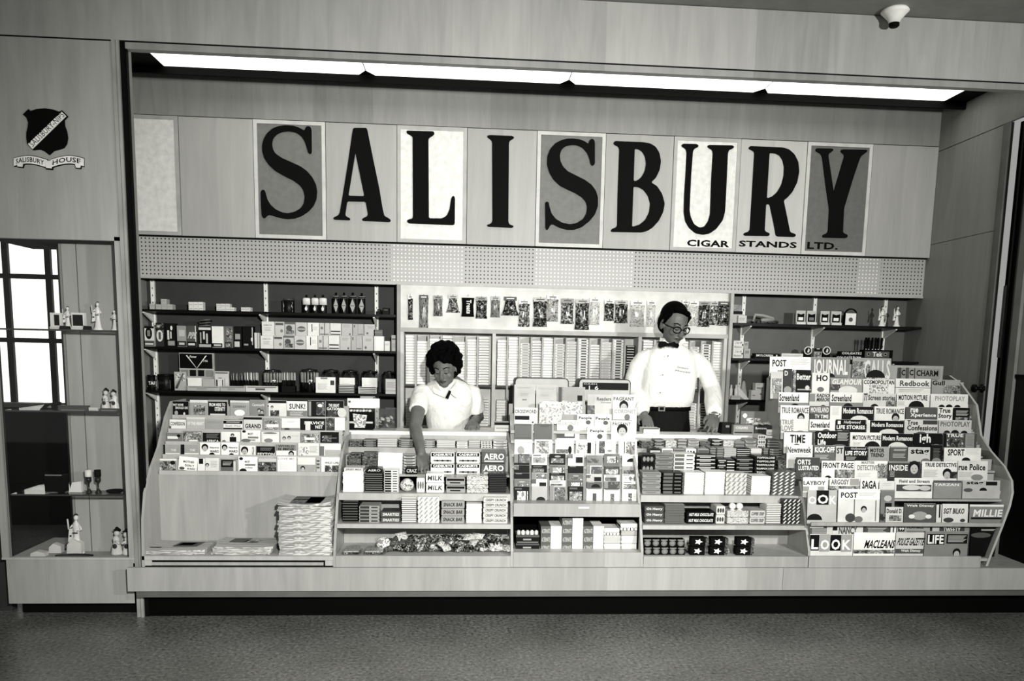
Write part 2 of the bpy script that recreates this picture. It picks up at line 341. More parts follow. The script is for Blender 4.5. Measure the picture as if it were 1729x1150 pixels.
# ================================================================ sign panels and letters
def rnd(pts, r):
    out = []; n = len(pts)
    for i in range(n):
        p = Vector(pts[i]); a = Vector(pts[i-1]); b = Vector(pts[(i+1) % n])
        da, db = (a-p), (b-p)
        out.append(tuple(p+da*min(.25, r/max(1e-6, da.length)))); out.append(tuple(p+db*min(.25, r/max(1e-6, db.length))))
    return out
LET = {
 'S1': ((420, 195, 5.227), "330,90 400,95 450,112 495,138 505,108 525,97 548,105 556,130 558,330 545,345 528,335 515,290 495,230 465,185 420,155 360,143 300,148 250,170 218,205 208,250 215,300 240,340 300,380 380,415 460,452 520,495 565,550 595,610 605,670 600,740 575,800 530,850 470,890 410,912 340,918 270,905 190,880 170,883 140,915 118,890 112,780 108,680 120,660 140,658 150,680 165,740 195,790 240,830 300,858 350,865 410,852 460,822 488,780 497,720 485,665 455,620 400,580 320,540 240,495 180,440 140,380 122,320 120,270 135,210 165,160 210,120 265,98", []),
 'A': ((545, 200, 5.227), "272,87 388,87 396,110 450,380 500,620 530,800 545,862 595,890 603,905 590,918 480,913 355,907 347,892 365,878 390,868 400,850 380,738 218,735 200,855 215,870 240,882 247,893 235,902 105,897 94,885 105,872 135,860 150,840 175,700 225,390 262,130", ["290,305 368,688 228,684"]),
 'L': ((670, 205, 5.227), "90,85 325,92 334,108 325,125 285,150 280,165 284,857 400,858 440,835 465,780 478,690 490,663 505,660 514,680 512,905 500,918 110,903 92,890 92,875 110,866 135,862 143,845 140,145 130,130 100,115 85,100", []),
 'I': ((780, 160, 2.1085), "90,147 100,145 180,148 187,155 170,165 167,175 165,455 170,463 185,468 180,475 92,471 88,464 103,460 108,450 107,170 103,162 90,153", []),
 'S2': ((900, 215, 5.476), "370,108 430,115 480,135 510,158 518,125 540,108 562,118 570,145 570,340 552,360 532,350 518,290 495,235 455,192 400,168 350,166 295,180 262,210 246,260 250,310 275,365 320,410 400,450 480,490 540,535 580,590 598,650 598,730 570,810 520,870 450,925 380,950 310,950 240,930 180,898 160,905 140,945 125,953 112,935 110,700 125,688 143,695 152,740 170,800 210,850 270,885 340,898 400,888 460,850 490,800 498,740 485,690 450,650 390,612 320,580 250,545 190,490 150,425 128,350 130,270 155,205 205,150 265,120 320,108", []),
 'B': ((1015, 220, 5.476), "125,103 380,113 450,125 500,155 535,210 550,290 538,370 505,440 460,485 515,520 560,590 585,680 570,760 530,840 470,905 420,935 370,947 95,942 85,930 100,912 135,900 145,880 150,600 165,180 155,155 120,138 110,122", ["308,175 340,178 375,200 402,245 412,310 400,380 370,435 330,468 298,473", "296,525 340,528 390,555 430,610 450,680 440,760 405,830 350,875 283,895"]),
 'U': ((1130, 230, 5.476), "125,73 250,76 268,90 262,105 230,118 215,145 200,350 190,550 184,690 195,750 225,815 275,848 320,838 355,790 374,720 385,400 400,160 392,130 360,112 348,98 360,84 580,88 596,102 585,118 550,130 538,160 525,450 512,700 490,780 430,860 370,902 310,914 240,900 180,850 145,790 131,710 135,550 148,350 158,150 148,120 118,103 108,88", []),
 'R': ((1240, 230, 5.476), "140,95 440,107 500,125 550,170 585,240 594,330 575,430 530,520 480,575 450,597 480,740 510,890 555,905 564,918 550,935 395,930 378,920 360,820 320,632 288,632 275,870 285,885 315,897 323,910 310,926 90,922 78,910 90,895 125,885 138,865 160,500 180,155 165,138 135,125 126,112", ["320,158 370,162 410,180 440,225 454,290 450,370 430,450 390,520 340,562 295,577"]),
 'Y': ((1350, 230, 5.476), "150,115 300,118 308,130 295,145 265,165 260,185 310,520 405,200 408,175 378,150 375,135 390,125 615,130 622,143 600,160 560,190 540,240 480,420 405,670 395,890 405,900 435,912 440,928 425,945 215,940 203,928 215,912 245,900 258,880 268,670 240,480 205,200 190,165 150,145 143,130", []),
}
def glyph(key, depth):
    """a letter cut from board: a filled 2D curve with holes, turned into a solid mesh"""
    (ox, oy, s), outer, holes = LET[key]
    cu = bpy.data.curves.new('letter', 'CURVE'); cu.dimensions = '2D'; cu.fill_mode = 'BOTH'; cu.extrude = depth/2
    for k, txt in enumerate([outer]+holes):
        pts = rnd([tuple(float(a) for a in p.split(',')) for p in txt.split()], 9 if s > 3 else 4)
        sp = cu.splines.new('POLY'); sp.points.add(len(pts)-1); sp.use_cyclic_u = True
        for i, (a, b) in enumerate(pts):
            x, z = at(ox+a/s, oy+b/s, 0); sp.points[i].co = (x, z, 0, 1)
    ob = bpy.data.objects.new('letter', cu); me0 = ob.to_mesh()
    mb = MB(); mb.add([(v.co.x, -v.co.z-depth/2, v.co.y) for v in me0.vertices], [tuple(p.vertices) for p in me0.polygons], BLK)
    ob.to_mesh_clear(); bpy.data.objects.remove(ob); bpy.data.curves.remove(cu)
    return mb
PW = .477
sx = [at(236, 390, 0)[0]-.12, at(304, 290, 0)[0]]+[.0+at(427.6, 230, 0)[0]+PW*i for i in range(10)]+[XR]
spec = [(None, 'plain light sign panel with a grey border, leftmost of the row', .86, .66), (None, 'plain plywood sign panel left of the first black letter', None, None),
 ('S1', 'dark grey sign panel with a black letter S, first of the letters', .46, .80), ('A', 'plywood sign panel with a black letter A', None, None),
 ('L', 'near white sign panel with a black letter L', .92, .72), ('I', 'plywood sign panel with a black letter I', None, None),
 ('S2', 'dark grey sign panel with a black letter S between I and B', .46, .80), ('B', 'plywood sign panel with a black letter B', None, None),
 ('U', 'near white sign panel with a black letter U over the word CIGAR', .92, .72), ('R', 'pale sign panel with a black letter R over the word STANDS', None, None),
 ('Y', 'dark grey sign panel with a black letter Y over LTD.', .42, .78), (None, 'plain plywood sign panel right of the letter Y', None, None)]
small = {'U': ('CIGAR', 1160, 1231, 404.5, 418), 'R': ('STANDS', 1247.5, 1344.5, 406, 419.5), 'Y': ('LTD.', 1363, 1414, 408.5, 422)}
for k, (ch, lab, tn, fr) in enumerate(spec):
    a, b = sx[k]+.002, sx[k+1]-.002
    if k == 0: a = XL+.002
    t = thing('sign_panel', lab, 'sign panel', ((a+b)/2, 0, ZB), 'panels of the shop sign')
    w = (b-a)/2; h = ZT-ZB; m = MB(); pn = None
    if tn is None: m.box(-w, w, -.004, .01, .002, h, plywood('sign_plywood', .67, .06) if ch != 'R' else plywood('pale_sign_plywood', .76, .05)); pn = m.build('panel', t)
    else:
        m.box(-w+.024, w-.024, -.002, .01, .026, h-.024, G(tn, .5, .05, 25)); pn = m.build('panel', t)
        m = MB(); f = G(fr, .5)
        m.box(-w, w, -.008, .012, .002, .026, f); m.box(-w, w, -.008, .012, h-.024, h, f); m.box(-w, -w+.024, -.008, .012, .026, h-.024, f); m.box(w-.024, w, -.008, .012, .026, h-.024, f); m.build('border_frame', t)
    if ch:
        g = glyph(ch, .01); g.xform(Matrix.Translation((-(a+b)/2, -.003, -ZB))); g.build('letter', pn)
    if ch in small:
        s_, u0, u1, v0, v1 = small[ch]; X0, Z1 = at(u0, v0, 0); X1, Z0 = at(u1, v1, 0)
        g = MB(); n = len(s_); tw = (X1-X0)/n
        g.text(s_, X0-(a+b)/2, X1-(a+b)/2, Z0-ZB, Z1-ZB, -.0052 if ch != 'U' and ch != 'Y' else -.0035, BLK, off=.035); g.build('small_lettering', pn)
# ================================================================ emblem on the left panel
ex, ez = at(80, 222, YO)
t = thing('emblem', 'black shield emblem with a white diagonal band above a white ribbon', 'emblem', (ex, YO, ez))
def P(pts, s=8.843, o=(20, 170)):
    return [(at(o[0]+a/s, o[1]+b/s, YO)[0]-ex, at(o[0]+a/s, o[1]+b/s, YO)[1]-ez) for a, b in pts]
m = MB(); m.prism(P([(260, 130), (290, 160), (380, 130), (500, 120), (620, 135), (720, 170), (760, 150), (848, 240), (795, 300), (800, 380), (830, 460), (845, 560), (830, 650), (790, 710), (720, 735), (640, 755), (570, 815), (500, 760), (430, 735), (330, 745), (240, 650), (228, 560), (228, 480), (248, 400), (255, 330), (230, 260), (178, 210)])[::-1], -.008, 0, BLK); m.build('shield', t)
m = MB(); m.prism(P([(760, 175), (828, 240), (325, 730), (260, 655)])[::-1], -.012, -.008, WHT)
bx, bz = P([(335, 702)])[0]; ex2, ez2 = P([(812, 238)])[0]
ln = math.hypot(ex2-bx, ez2-bz); m.text('SALISBURY-NIPS', bx, bx+ln, bz, bz+.027, -.0125, BLK, ang=math.atan2(ez2-bz, ex2-bx), off=0); m.build('diagonal_band', t)
def ribbon(x0, x1, word, flip):
    top = [(x0+(x1-x0)*i/8, 890-60*sin(pi*min(1, max(0, (i/8)*.9+.12 if not flip else 1-(i/8)*.9-.0)))) for i in range(9)]
    up = [(a, b+0) for a, b in top]; dn = [(a, b+112) for a, b in top][::-1]
    g = MB(); g.prism(P([(a, b-12) for a, b in up]+[(a, b+14) for a, b in dn])[::-1], -.006, 0, BLK); g.prism(P(up+dn)[::-1], -.009, -.006, WHT)
    xs_ = P([(x0+(25 if not flip else 40), 955), (x1-(50 if not flip else 40), 955)]); vs, fs = text_geo(word, .02)
    W_ = xs_[1][0]-xs_[0][0]; out = []
    for a, b in vs:
        px = x0+30+(x1-x0-75)*a; i = (px-x0)/(x1-x0)
        yy = 890-60*sin(pi*min(1, max(0, i*.9+.12 if not flip else 1-i*.9)))
        q = P([(px, yy+92-72*b)])[0]; out.append((q[0], -.0095, q[1]))
    g.add(out, fs, BLK); return g
ribbon(45, 540, 'SALISBURY', 0).build('ribbon', t); ribbon(590, 1085, 'HOUSE', 1).build('ribbon', t)
for pts in ([(80, 935), (95, 1000), (180, 1010), (195, 960)], [(510, 900), (520, 1030), (620, 1040), (640, 900)], [(950, 960), (965, 1020), (1040, 1025), (1070, 920)]):
    m = MB(); m.prism(P(pts), -.008, 0, BLK); c_ = [sum(p[0] for p in pts)/4, sum(p[1] for p in pts)/4]; m.prism(P([(c_[0]+(a-c_[0])*.8, c_[1]+(b-c_[1])*.8-6) for a, b in pts]), -.012, -.008, WHT)
    m.build('ribbon_fold', t)
# ================================================================ glass showcase at the left
t = thing('glass_showcase', 'glass fronted wooden showcase built in below the emblem panel', 'showcase', (0, 0, 0))
xa, xb = -1.03, -.338; zb = at(120, 945, YO)[1]; ztop = at(120, 444, YO)[1]; zbb = at(120, 1019, YO)[1]; YB = -.85
m = MB(); m.box(xa+.02, -.30, YO, -1.15, zbb, zb, PLY); m.box(xa+.02, XL-.03, -1.15, YB, zbb, zb, PLY); m.box(-.30, at(227, 1000, YO)[0], YO, YO+.05, zbb, zb-.02, PLY); m.box(xa, xb, YO-.004, YO+.02, zb, zb+.012, PLYL); m.build('base', t)
m = MB(); m.box(xa+.05, xb-.03, YO+.07, -1.16, 0, zbb, BLK); m.build('kick_board', t)
m = MB(); m.box(xa, xa+.036, YO, YO+.03, zb, 2.02, PLY); m.build('stile', t)
m = MB(); m.box(xb-.034, xb, YO, YO+.03, zb, 2.02, PLY); m.box(xb-.037, xb-.033, YO+.002, YO+.03, zb, 2.0, BLK); m.build('stile', t)
m = MB(); m.box(xa, xb, YO+.03, -1.15, 2.0, 2.06, BLKM); m.box(xa, XL-.03, -1.15, YB, 2.0, 2.06, BLKM); m.build('top_board', t)
YB2 = -1.17; xw = at(113, 600, YB2)[0]
m = MB(); m.box(xw, xb-.002, YB2, YB2+.02, zb, 2.0, PLYL); m.add([(xw-.014, YB2, zb), (xw-.002, YB2, zb), (-.832, -.862, zb), (-.848, -.862, zb), (xw-.014, YB2, 2.0), (xw-.002, YB2, 2.0), (-.832, -.862, 2.0), (-.848, -.862, 2.0)], [(0, 1, 5, 4), (1, 2, 6, 5), (2, 3, 7, 6), (3, 0, 4, 7)], PLYD); m.box(xw+.075, xw+.079, YB2-.002, YB2, zb, 2.0, G(.4)); m.build('back_panel', t)
m = MB(); m.box(xa+.036, xb-.034, YO+.012, YO+.017, zb, 2.0, GLS); m.build('glass_front', t)
m = MB(); m.box(xa+.0, xa+.008, YO+.03, YB, zb, 2.0, GLS); m.build('glass_side', t)
SHZ = []; SG = glassm('shelf_glass', .35, .8)
for v in (557, 694, 835):
    z = at(150, v, YO+.05)[1]; SHZ.append(z)
    m = MB(); m.prism([(0, 0)], 0, 0, GLS) if 0 else None; m.box(xa+.04, xb-.045, YO+.05, YB2-.004, z-.008, z, SG); m.box(xa+.04, xw-.02, YB2-.004, YB-.06, z-.008, z, SG); m.box(xa+.04, xb-.045, YO+.046, YO+.05, z-.009, z, G(.25, .2)); gs = m.build('glass_shelf', t)
    m = MB(); m.prism([(0, 0), (.035, 0), (.035, -.05)], YO+.1, YO+.12, BLK); m.xform(Matrix.Translation((xb-.078, 0, z-.009))); m.build('shelf_bracket', gs)
SHZ.append(zb+.001)
# the hall beyond the showcase with its window
YW = .9
m = MB(); xw0 = at(-60, 500, YW)[0]; xw1 = at(103, 560, YW)[0]; zt_, z_b = at(60, 400, YW)[1], at(60, 683, YW)[1]
m.box(-5, xw0, YW, YW+.05, 0, 3.3, G(.3)); m.box(xw1, XN-.3, YW, YW+.05, 0, 3.3, G(.45)); m.box(xw0, xw1, YW, YW+.05, 0, z_b, BLKM); m.box(xw0, xw1, YW, YW+.05, zt_, 3.3, G(.3)); struct('wall_back_hall', m)
t = bpy.data.objects.new('window_1', None); C.objects.link(t); t['kind'] = 'structure'
m = MB(); m.rect(xw0, xw1, z_b, zt_, YW+.04, DAY); m.build('window_pane', t)
m = MB(); wf = G(.12)
for u in (16, 87): x = at(u, 570, YW)[0]; m.box(x-.022, x+.022, YW, YW+.03, z_b, zt_, wf)
for v in (467, 575): z = at(60, v, YW)[1]; m.box(xw0, xw1, YW-.002, YW+.028, z-.018, z+.018, wf)
m.box(xw0, xw1, YW-.06, YW+.03, z_b-.02, z_b+.015, G(.35)); m.build('window_frame', t)
# ================================================================ back shelving
def zat(u, v, y): return at(u, v, y)[1]
def xat(u, y, v=760): return at(u, v, y)[0]
SZ = [1.712, 1.459, 1.157]
YS = .02
def wall_shelf(z, x0, x1, lab):
    o = MB().box(x0, x1, YS, .245, z-.016, z, G(.12, .35)).build('wall_shelf'); return tag(o, lab, 'shelf', 'black shelves on the back wall')
for z, w in zip(SZ, ('top', 'middle', 'bottom')):
    wall_shelf(z, XL+.01, .958, 'black wall shelf left of the cigarette cabinet, %s of three' % w)
rx0 = 3.365
for z, w, u in zip(SZ, ('top', 'middle', 'bottom'), (1556, 1575, 1300)):
    wall_shelf(z, rx0, at(u, 560, YS)[0], 'black wall shelf right of the cigarette cabinet, %s of three' % w)
def upright(u, v, lab, zb=.5):
    x = at(u, v, .24)[0]
    t = thing('shelf_upright', lab, 'shelf upright', (x, .24, 0), 'slotted white shelf uprights')
    m = MB(); m.box(-.013, .013, -.012, .01, .62, ZPB-.012, WHT)
    for k in range(30): m.box(-.003, .003, -.0135, -.0115, .66+.05*k, .672+.05*k, G(.4))
    rail = m.build('slotted_rail', t)
    for z in SZ:
        if x > 3.6 and z < 1.3: continue
        w = MB(); w.xprism([(.0, z-.017), (-.19, z-.017), (-.19, z-.024), (-.02, z-.085), (0, z-.09)], -.006, .006, WHT); w.build('bracket', rail)
for u, v, l in ((258, 480, 'slotted white upright at the left end of the left shelves'), (449, 485, 'slotted white upright in the middle of the left shelves'), (636, 495, 'slotted white upright at the right end of the left shelves'),
                (1256, 500, 'slotted white upright beside the cigarette cabinet, right of the man'), (1376, 505, 'slotted white upright in the middle of the right shelves'), (1495, 510, 'slotted white upright behind the figurines')):
    upright(u, v, l)
# ================================================================ centre cabinet with bag panel and cigarette racks
CX0, CX1 = xat(676, .02, 560), xat(1231, .02, 540)
CP = G(.86, .45)
t = thing('cigarette_cabinet', 'light painted cabinet of cigarette columns behind the two attendants', 'cabinet', (0, 0, 0))
zr = zat(900, 562, .02)
m = MB(); m.box(CX0, CX1, .045, .06, zr, ZPB-.012, G(.84, .5)); m.build('display_panel', t)
m = MB(); m.box(CX0-.022, CX0, 0, .25, .5, ZPB-.012, G(.6)); m.box(CX0-.03, CX0-.022, .0, .25, .5, ZPB-.012, BLK); m.build('side_panel', t)
m = MB(); m.box(CX1, CX1+.022, 0, .25, .5, ZPB-.012, G(.7)); m.build('side_panel', t)
m = MB(); m.box(CX0, CX1, .018, .06, zr-.012, zr+.018, G(.72)); m.build('top_rail', t)
m = MB(); m.box(CX0, CX1, .0, .24, .5, .93, G(.75)); m.build('cupboard_base', t)
m = MB(); m.box(CX0, CX1, .2, .21, .93, zr, G(.8)); m.build('back_board', t)
zm = zat(690, 649, .05)
m = MB(); m.box(CX0, CX1, .055, .2, zm-.012, zm, G(.25)); m.build('mid_shelf', t)
for u in (679, 834, 1080, 1224):
    x = at(u, 600, .02)[0]; m = MB(); m.box(x-.012, x+.012, .02, .2, .93, zr-.012, G(.82)); m.build('stile', t)
COLS = [682.5, 702, 723, 745, 766, 787, 806.5, 828, 838, 857, 877, 897, 916, 936, 956, 976, 996, 1015, 1035, 1055, 1075, 1085, 1105, 1125, 1145, 1165, 1184, 1203, 1221]
for u in COLS[1:7]+COLS[9:20]+COLS[22:28]:
    x = at(u, 600, .05)[0]; m = MB(); m.box(x-.006, x+.006, .05, .2, .93, zr-.03, G(.68)); m.build('column_divider', t)
# ================================================================ display counters
LZ = .978
PROF = [(-.775, LZ-.005), (-.85, LZ-.02), (-.97, .94), (-1.10, .89), (-1.20, .815), (-1.265, .71), (-1.305, .635), (-1.365, .51), (-1.42, .39), (-1.425, .30)]
XD = [-.277, .736, 1.700, 2.427, 3.386]
def divider(x, t, prof, mat=None, th=.014):
    pts = prof+[(prof[-1][0]+.02, .302), (-.70, .302), (-.70, prof[0][1])]
    o = MB().xprism(pts, x-th/2, x+th/2, mat or PLY).build('side_panel', t); return o
def ledge(x0, x1, t):
    m = MB(); m.box(x0, x1, -.79, -.60, LZ-.022, LZ, G(.97, .4)); m.build('ledge', t)
    m = MB(); m.box(x0, x1, -.785, -.77, .80, LZ-.022, PLYL); m.build('upper_front', t)
    m = MB(); m.box(x0, x1, -.68, -.66, .305, LZ-.022, PLY); m.build('rear_board', t)
def candy_bay(x0, x1, lab, rows, dividers):
    t = thing('candy_counter', lab, 'display counter', (0, 0, 0), 'stepped candy counters')
    for x in dividers: divider(x, t, PROF)
    a, b = x0+.008, x1-.008
    ledge(x0+.008 if x0 > 1 else xat(586, -.77), x1-.008, t)
    m = MB(); m.box(a, b, -1.428, -1.412, .30, .362, PLY); m.build('front_board', t)
    m = MB(); m.box(a, b, -1.41, -1.13, .345, .361, PLYL); m.build('bottom_tray', t)
    m = MB(); m.box(a, b, -1.13, -1.115, .345, .645, PLY); m.build('riser_board', t)
    m = MB(); m.box(a, b, -1.375, -1.12, .503, .527, PLYL); m.build('candy_shelf', t)
    m = MB(); m.box(a, b, -1.30, -1.05, .645, .684, PLYL); m.build('candy_shelf', t)
    for k, (y, z) in enumerate(rows):
        yb = rows[k+1][0]+.005 if k+1 < len(rows) else -.775
        m = MB(); m.box(a, b, y, yb, z-.012, z, PLY); m.box(a, b, yb-.01, yb, z, (rows[k+1][1] if k+1 < len(rows) else z+.04)-.012, PLY); m.build('step_board', t)
    return t
candy_bay(XD[1], XD[2], 'stepped birch candy counter in front of the woman', [(-1.165, .77), (-1.02, .86), (-.92, .893)], (XD[1], XD[2]))
candy_bay(XD[3], XD[4], 'stepped birch candy counter in front of the man', [(-1.165, .785), (-1.02, .865), (-.92, .905)], (XD[3], XD[4]))
# book rack bay
BR = [(1, -.93, 1.066), (2, -1.0, .993), (3, -1.05, .926), (4, -1.10, .858), (5, -1.16, .775)]
t = thing('book_rack', 'stepped birch paperback rack with a newspaper shelf below, leftmost bay', 'display rack', (0, 0, 0))
LP = [(-.93, 1.15), (-.955, 1.13), (-1.03, 1.07), (-1.16, .905), (-1.275, .81), (-1.368, .69), (-1.41, .55), (-1.425, .36), (-1.425, .30)]
divider(XN+.008, t, LP)
for k, y, z in BR:
    yb = BR[k-2][1] if k > 1 else -.82
    m = MB(); m.box(XN+.02, XD[1]-.01, y-.02, yb, z-.016, z, PLY); m.box(XN+.02, XD[1]-.01, y-.025, y-.018, z-.016, z+.008, PLYL); m.build('step_board', t)
    m = MB(); m.box(XN+.02, XD[1]-.01, y+.018, y+.026, z, (BR[k-2][2] if k > 1 else 1.14)-.016, PLY); m.build('riser_board', t)
m = MB(); m.box(XN+.015, XD[1]-.007, -1.18, -1.165, .35, .762, PLY); m.build('back_board', t)
m = MB(); m.box(XN+.0, XD[1]-.007, -1.425, -1.165, .336, .358, PLYL); m.build('newspaper_shelf', t)
m = MB(); m.box(XN+.0, XD[1]-.007, -1.412, -1.40, .305, .336, BLK); m.box(XN+.0, XN+.05, -1.42, -1.40, .305, .336, PLYL); m.box(XD[1]-.05, XD[1]-.007, -1.42, -1.40, .305, .336, PLYL); m.box(XN+.05, XD[1]-.06, -1.416, -1.40, .305, .322, PLY); m.build('slot_front', t)
m = MB(); m.box(XN+.0, XD[1], -.84, -.82, .305, 1.13, PLY); m.build('rear_board', t)
# card rack bay
t = thing('card_rack', 'birch rack of cards and small magazines between the two candy counters', 'display rack', (0, 0, 0))
a, b = XD[2]+.008, XD[3]-.008
CR = [(-.86, 1.105), (-.93, 1.0), (-.99, .942), (-1.05, .868), (-1.11, .80), (-1.215, .64)]
zt5 = zat(970, 848, -1.30); z6 = zat(970, 872, -1.36); z7 = zat(970, 931, -1.40)
m = MB(); m.box(a, b, -1.37, -1.35, z6, zt5+.004, PLY); m.box(a+.36, a+.42, -1.374, -1.37, zt5-.022, zt5-.012, G(.85)); m.build('upper_front', t)
m = MB(); m.box(a, b, -1.425, -1.41, .30, z7, PLY); m.build('front_board', t)
m = MB(); m.box(a, b, -1.41, -1.0, z7-.018, z7-.002, PLYL); m.build('carton_shelf', t)
m = MB(); m.box(a, b, -1.02, -1.0, z7, zt5, BLKM); m.box(a, b, -1.35, -1.0, z6, z6+.014, BLKM); m.box(a, a+.006, -1.35, -1.02, z7, z6, BLKM); m.box(b-.006, b, -1.35, -1.02, z7, z6, BLKM); m.build('cubby_lining', t)
# sloping back of the rack
m = MB(); m.xprism([(-1.35, zt5-.02), (-1.35, zt5), (-1.225, zt5), (-1.075, .83), (-.99, .90), (-.93, .97), (-.825, 1.10), (-.80, 1.10), (-.97, .88), (-1.18, zt5-.02)], a, b, PLY); m.build('sloping_back', t)
for k, (y, z) in enumerate([(-.93, 1.0), (-.985, .945), (-1.045, .87), (-1.10, .81)]):
    m = MB(); m.box(a, b, y-.012, y+.06, z-.008, z, PLY); m.box(a, b, y-.014, y-.010, z-.008, z+.008, PLYL); m.build('card_ledge', t)
m = MB(); m.box(a, b, -.70, -.68, .305, 1.15, PLY); m.build('rear_board', t)
# magazine rack bay
MR = [(-.72, 1.40), (-.80, 1.262), (-.87, 1.18), (-.93, 1.10), (-.985, 1.028), (-1.06, .95), (-1.15, .873), (-1.235, .785), (-1.31, .727), (-1.395, .562), (-1.385, .490), (-1.41, .368)]
t = thing('magazine_rack', 'tall stepped birch magazine rack with a bulging right end panel', 'display rack', (0, 0, 0))
MP = [(-.63, 1.33), (-.70, 1.30), (-.77, 1.25), (-.87, 1.13), (-.93, 1.0), (-1.04, .945), (-1.17, .85), (-1.25, .755), (-1.345, .62), (-1.42, .31)]
o = MB().xprism([(-.60, 1.34)]+MP+[(-1.40, .302), (-.60, .302)], XD[4]+.008, XD[4]+.022, PLYD).build('side_panel', t)
ea, eb = xat(1368, -1.40, 850), None
EP = [(1602, 634, -.74), (1622, 648, -.80), (1648, 684, -.90), (1655, 735, -1.00), (1672, 762, -1.12), (1695, 788, -1.22), (1707, 812, -1.30), (1708, 832, -1.36), (1703, 855, -1.40), (1690, 890, -1.42), (1672, 935, -1.425), (1664, 956, -1.425)]
ins = [(at(u, v, y)[0], y, at(u, v, y)[1]) for u, v, y in EP]
m = MB(); vs = []; n = len(ins)
for x, y, z in ins: vs += [(x, y, z), (x+.014, y, z), (x-.0, y+.03, z), (x+.014, y+.03, z)]
fs = []
for i in range(n-1):
    p, q = 4*i, 4*i+4; fs += [(p, q, q+1, p+1), (p+1, q+1, q+3, p+3), (p+2, q+2, q, p)]
m.add(vs, fs, PLYL)
# the panel behind its rounded edge
vs = []; fs = []
for x, y, z in ins: vs += [(x, y+.02, z), (x+.012, y+.02, z), (x-.02, -.60, z), (x-.008, -.60, z)]
for i in range(n-1):
    p, q = 4*i, 4*i+4; fs += [(p, q, q+2, p+2), (p+1, p+3, q+3, q+1), (p+2, q+2, q+3, p+3)]
m.add(vs, fs, PLY); m.build('end_panel', t)
def endx(y, z):
    best = min(ins, key=lambda p: abs(p[2]-z)); return best[0]-.012
MX0 = [xat(u, y, v) for (y, z), u, v in zip(MR, (1300, 1316, 1316, 1318, 1319, 1324, 1329, 1346, 1357, 1364, 1367, 1367), (625, 650, 680, 700, 720, 745, 770, 790, 820, 860, 890, 920))]
for k, (y, z) in enumerate(MR[:10]):
    x0 = max(MX0[k]-.004, XD[4]+.024); x1 = endx(y, z-.03)
    yb = MR[k-1][0] if k else -.6
    m = MB(); m.box(x0, x1, y-.012, yb+.02, z-(.062 if k < 9 else .03), z-(.05 if k < 9 else .022), PLY); m.build('step_board', t)
    if k < 9: m = MB(); m.box(x0, x1, y+.026, y+.034, z-.05, (MR[k-1][1] if k else 1.5)-.062, PLY); m.build('riser_board', t)
y, z = MR[9]; x1 = xat(1692, -1.425, 883)
m = MB(); m.box(ea, x1, -1.432, -1.42, z-.022, z-.002, PLY); m.build('lip_board', t)
m = MB(); m.box(ea, xat(1655, -1.43, 945), -1.436, -1.422, .30, .366, PLY); m.build('front_board', t)
m = MB(); m.box(ea, xat(1668, -1.4, 930), -1.42, -1.2, .335, .35, PLY); m.box(ea, xat(1668, -1.4, 930), -1.34, -1.33, .35, .545, PLYD); m.build('lower_tray', t)
m = MB(); m.box(XD[4]+.01, ins[3][0]-.03, -.62, -.60, .305, 1.34, PLYD); m.build('rear_board', t)
# plinth along the whole front
t = thing('counter_plinth', 'long birch plinth running under all the display bays', 'plinth', (0, 0, 0))
zp1, zp0, ztoe = zat(600, 959, YF), zat(600, 998, YF), zat(600, 1008, YF+.02)
px0, px1, px2 = at(215, 980, YF)[0], at(1322, 980, YF)[0], 5.4
for p, q in ((px0, px1-.002), (px1, px2)):
    m = MB(); m.box(p, q, YF, YF+.02, zp0, zp1, PLY); m.build('plinth_board', t)
m = MB(); m.box(XN+.02, 5.3, YF+.02, -.62, zp1-.03, zp1-.018, PLY); m.build('deck', t)
m = MB(); m.box(at(228, 1004, YF+.02)[0]+.01, 5.3, YF+.02, YF+.03, ztoe, zp0+.05, G(.36, .5)); m.build('toe_strip', t)
m = MB(); m.box(XN, 5.3, -1.345, -.62, 0, zp1-.03, BLKM); m.build('kick_board', t)
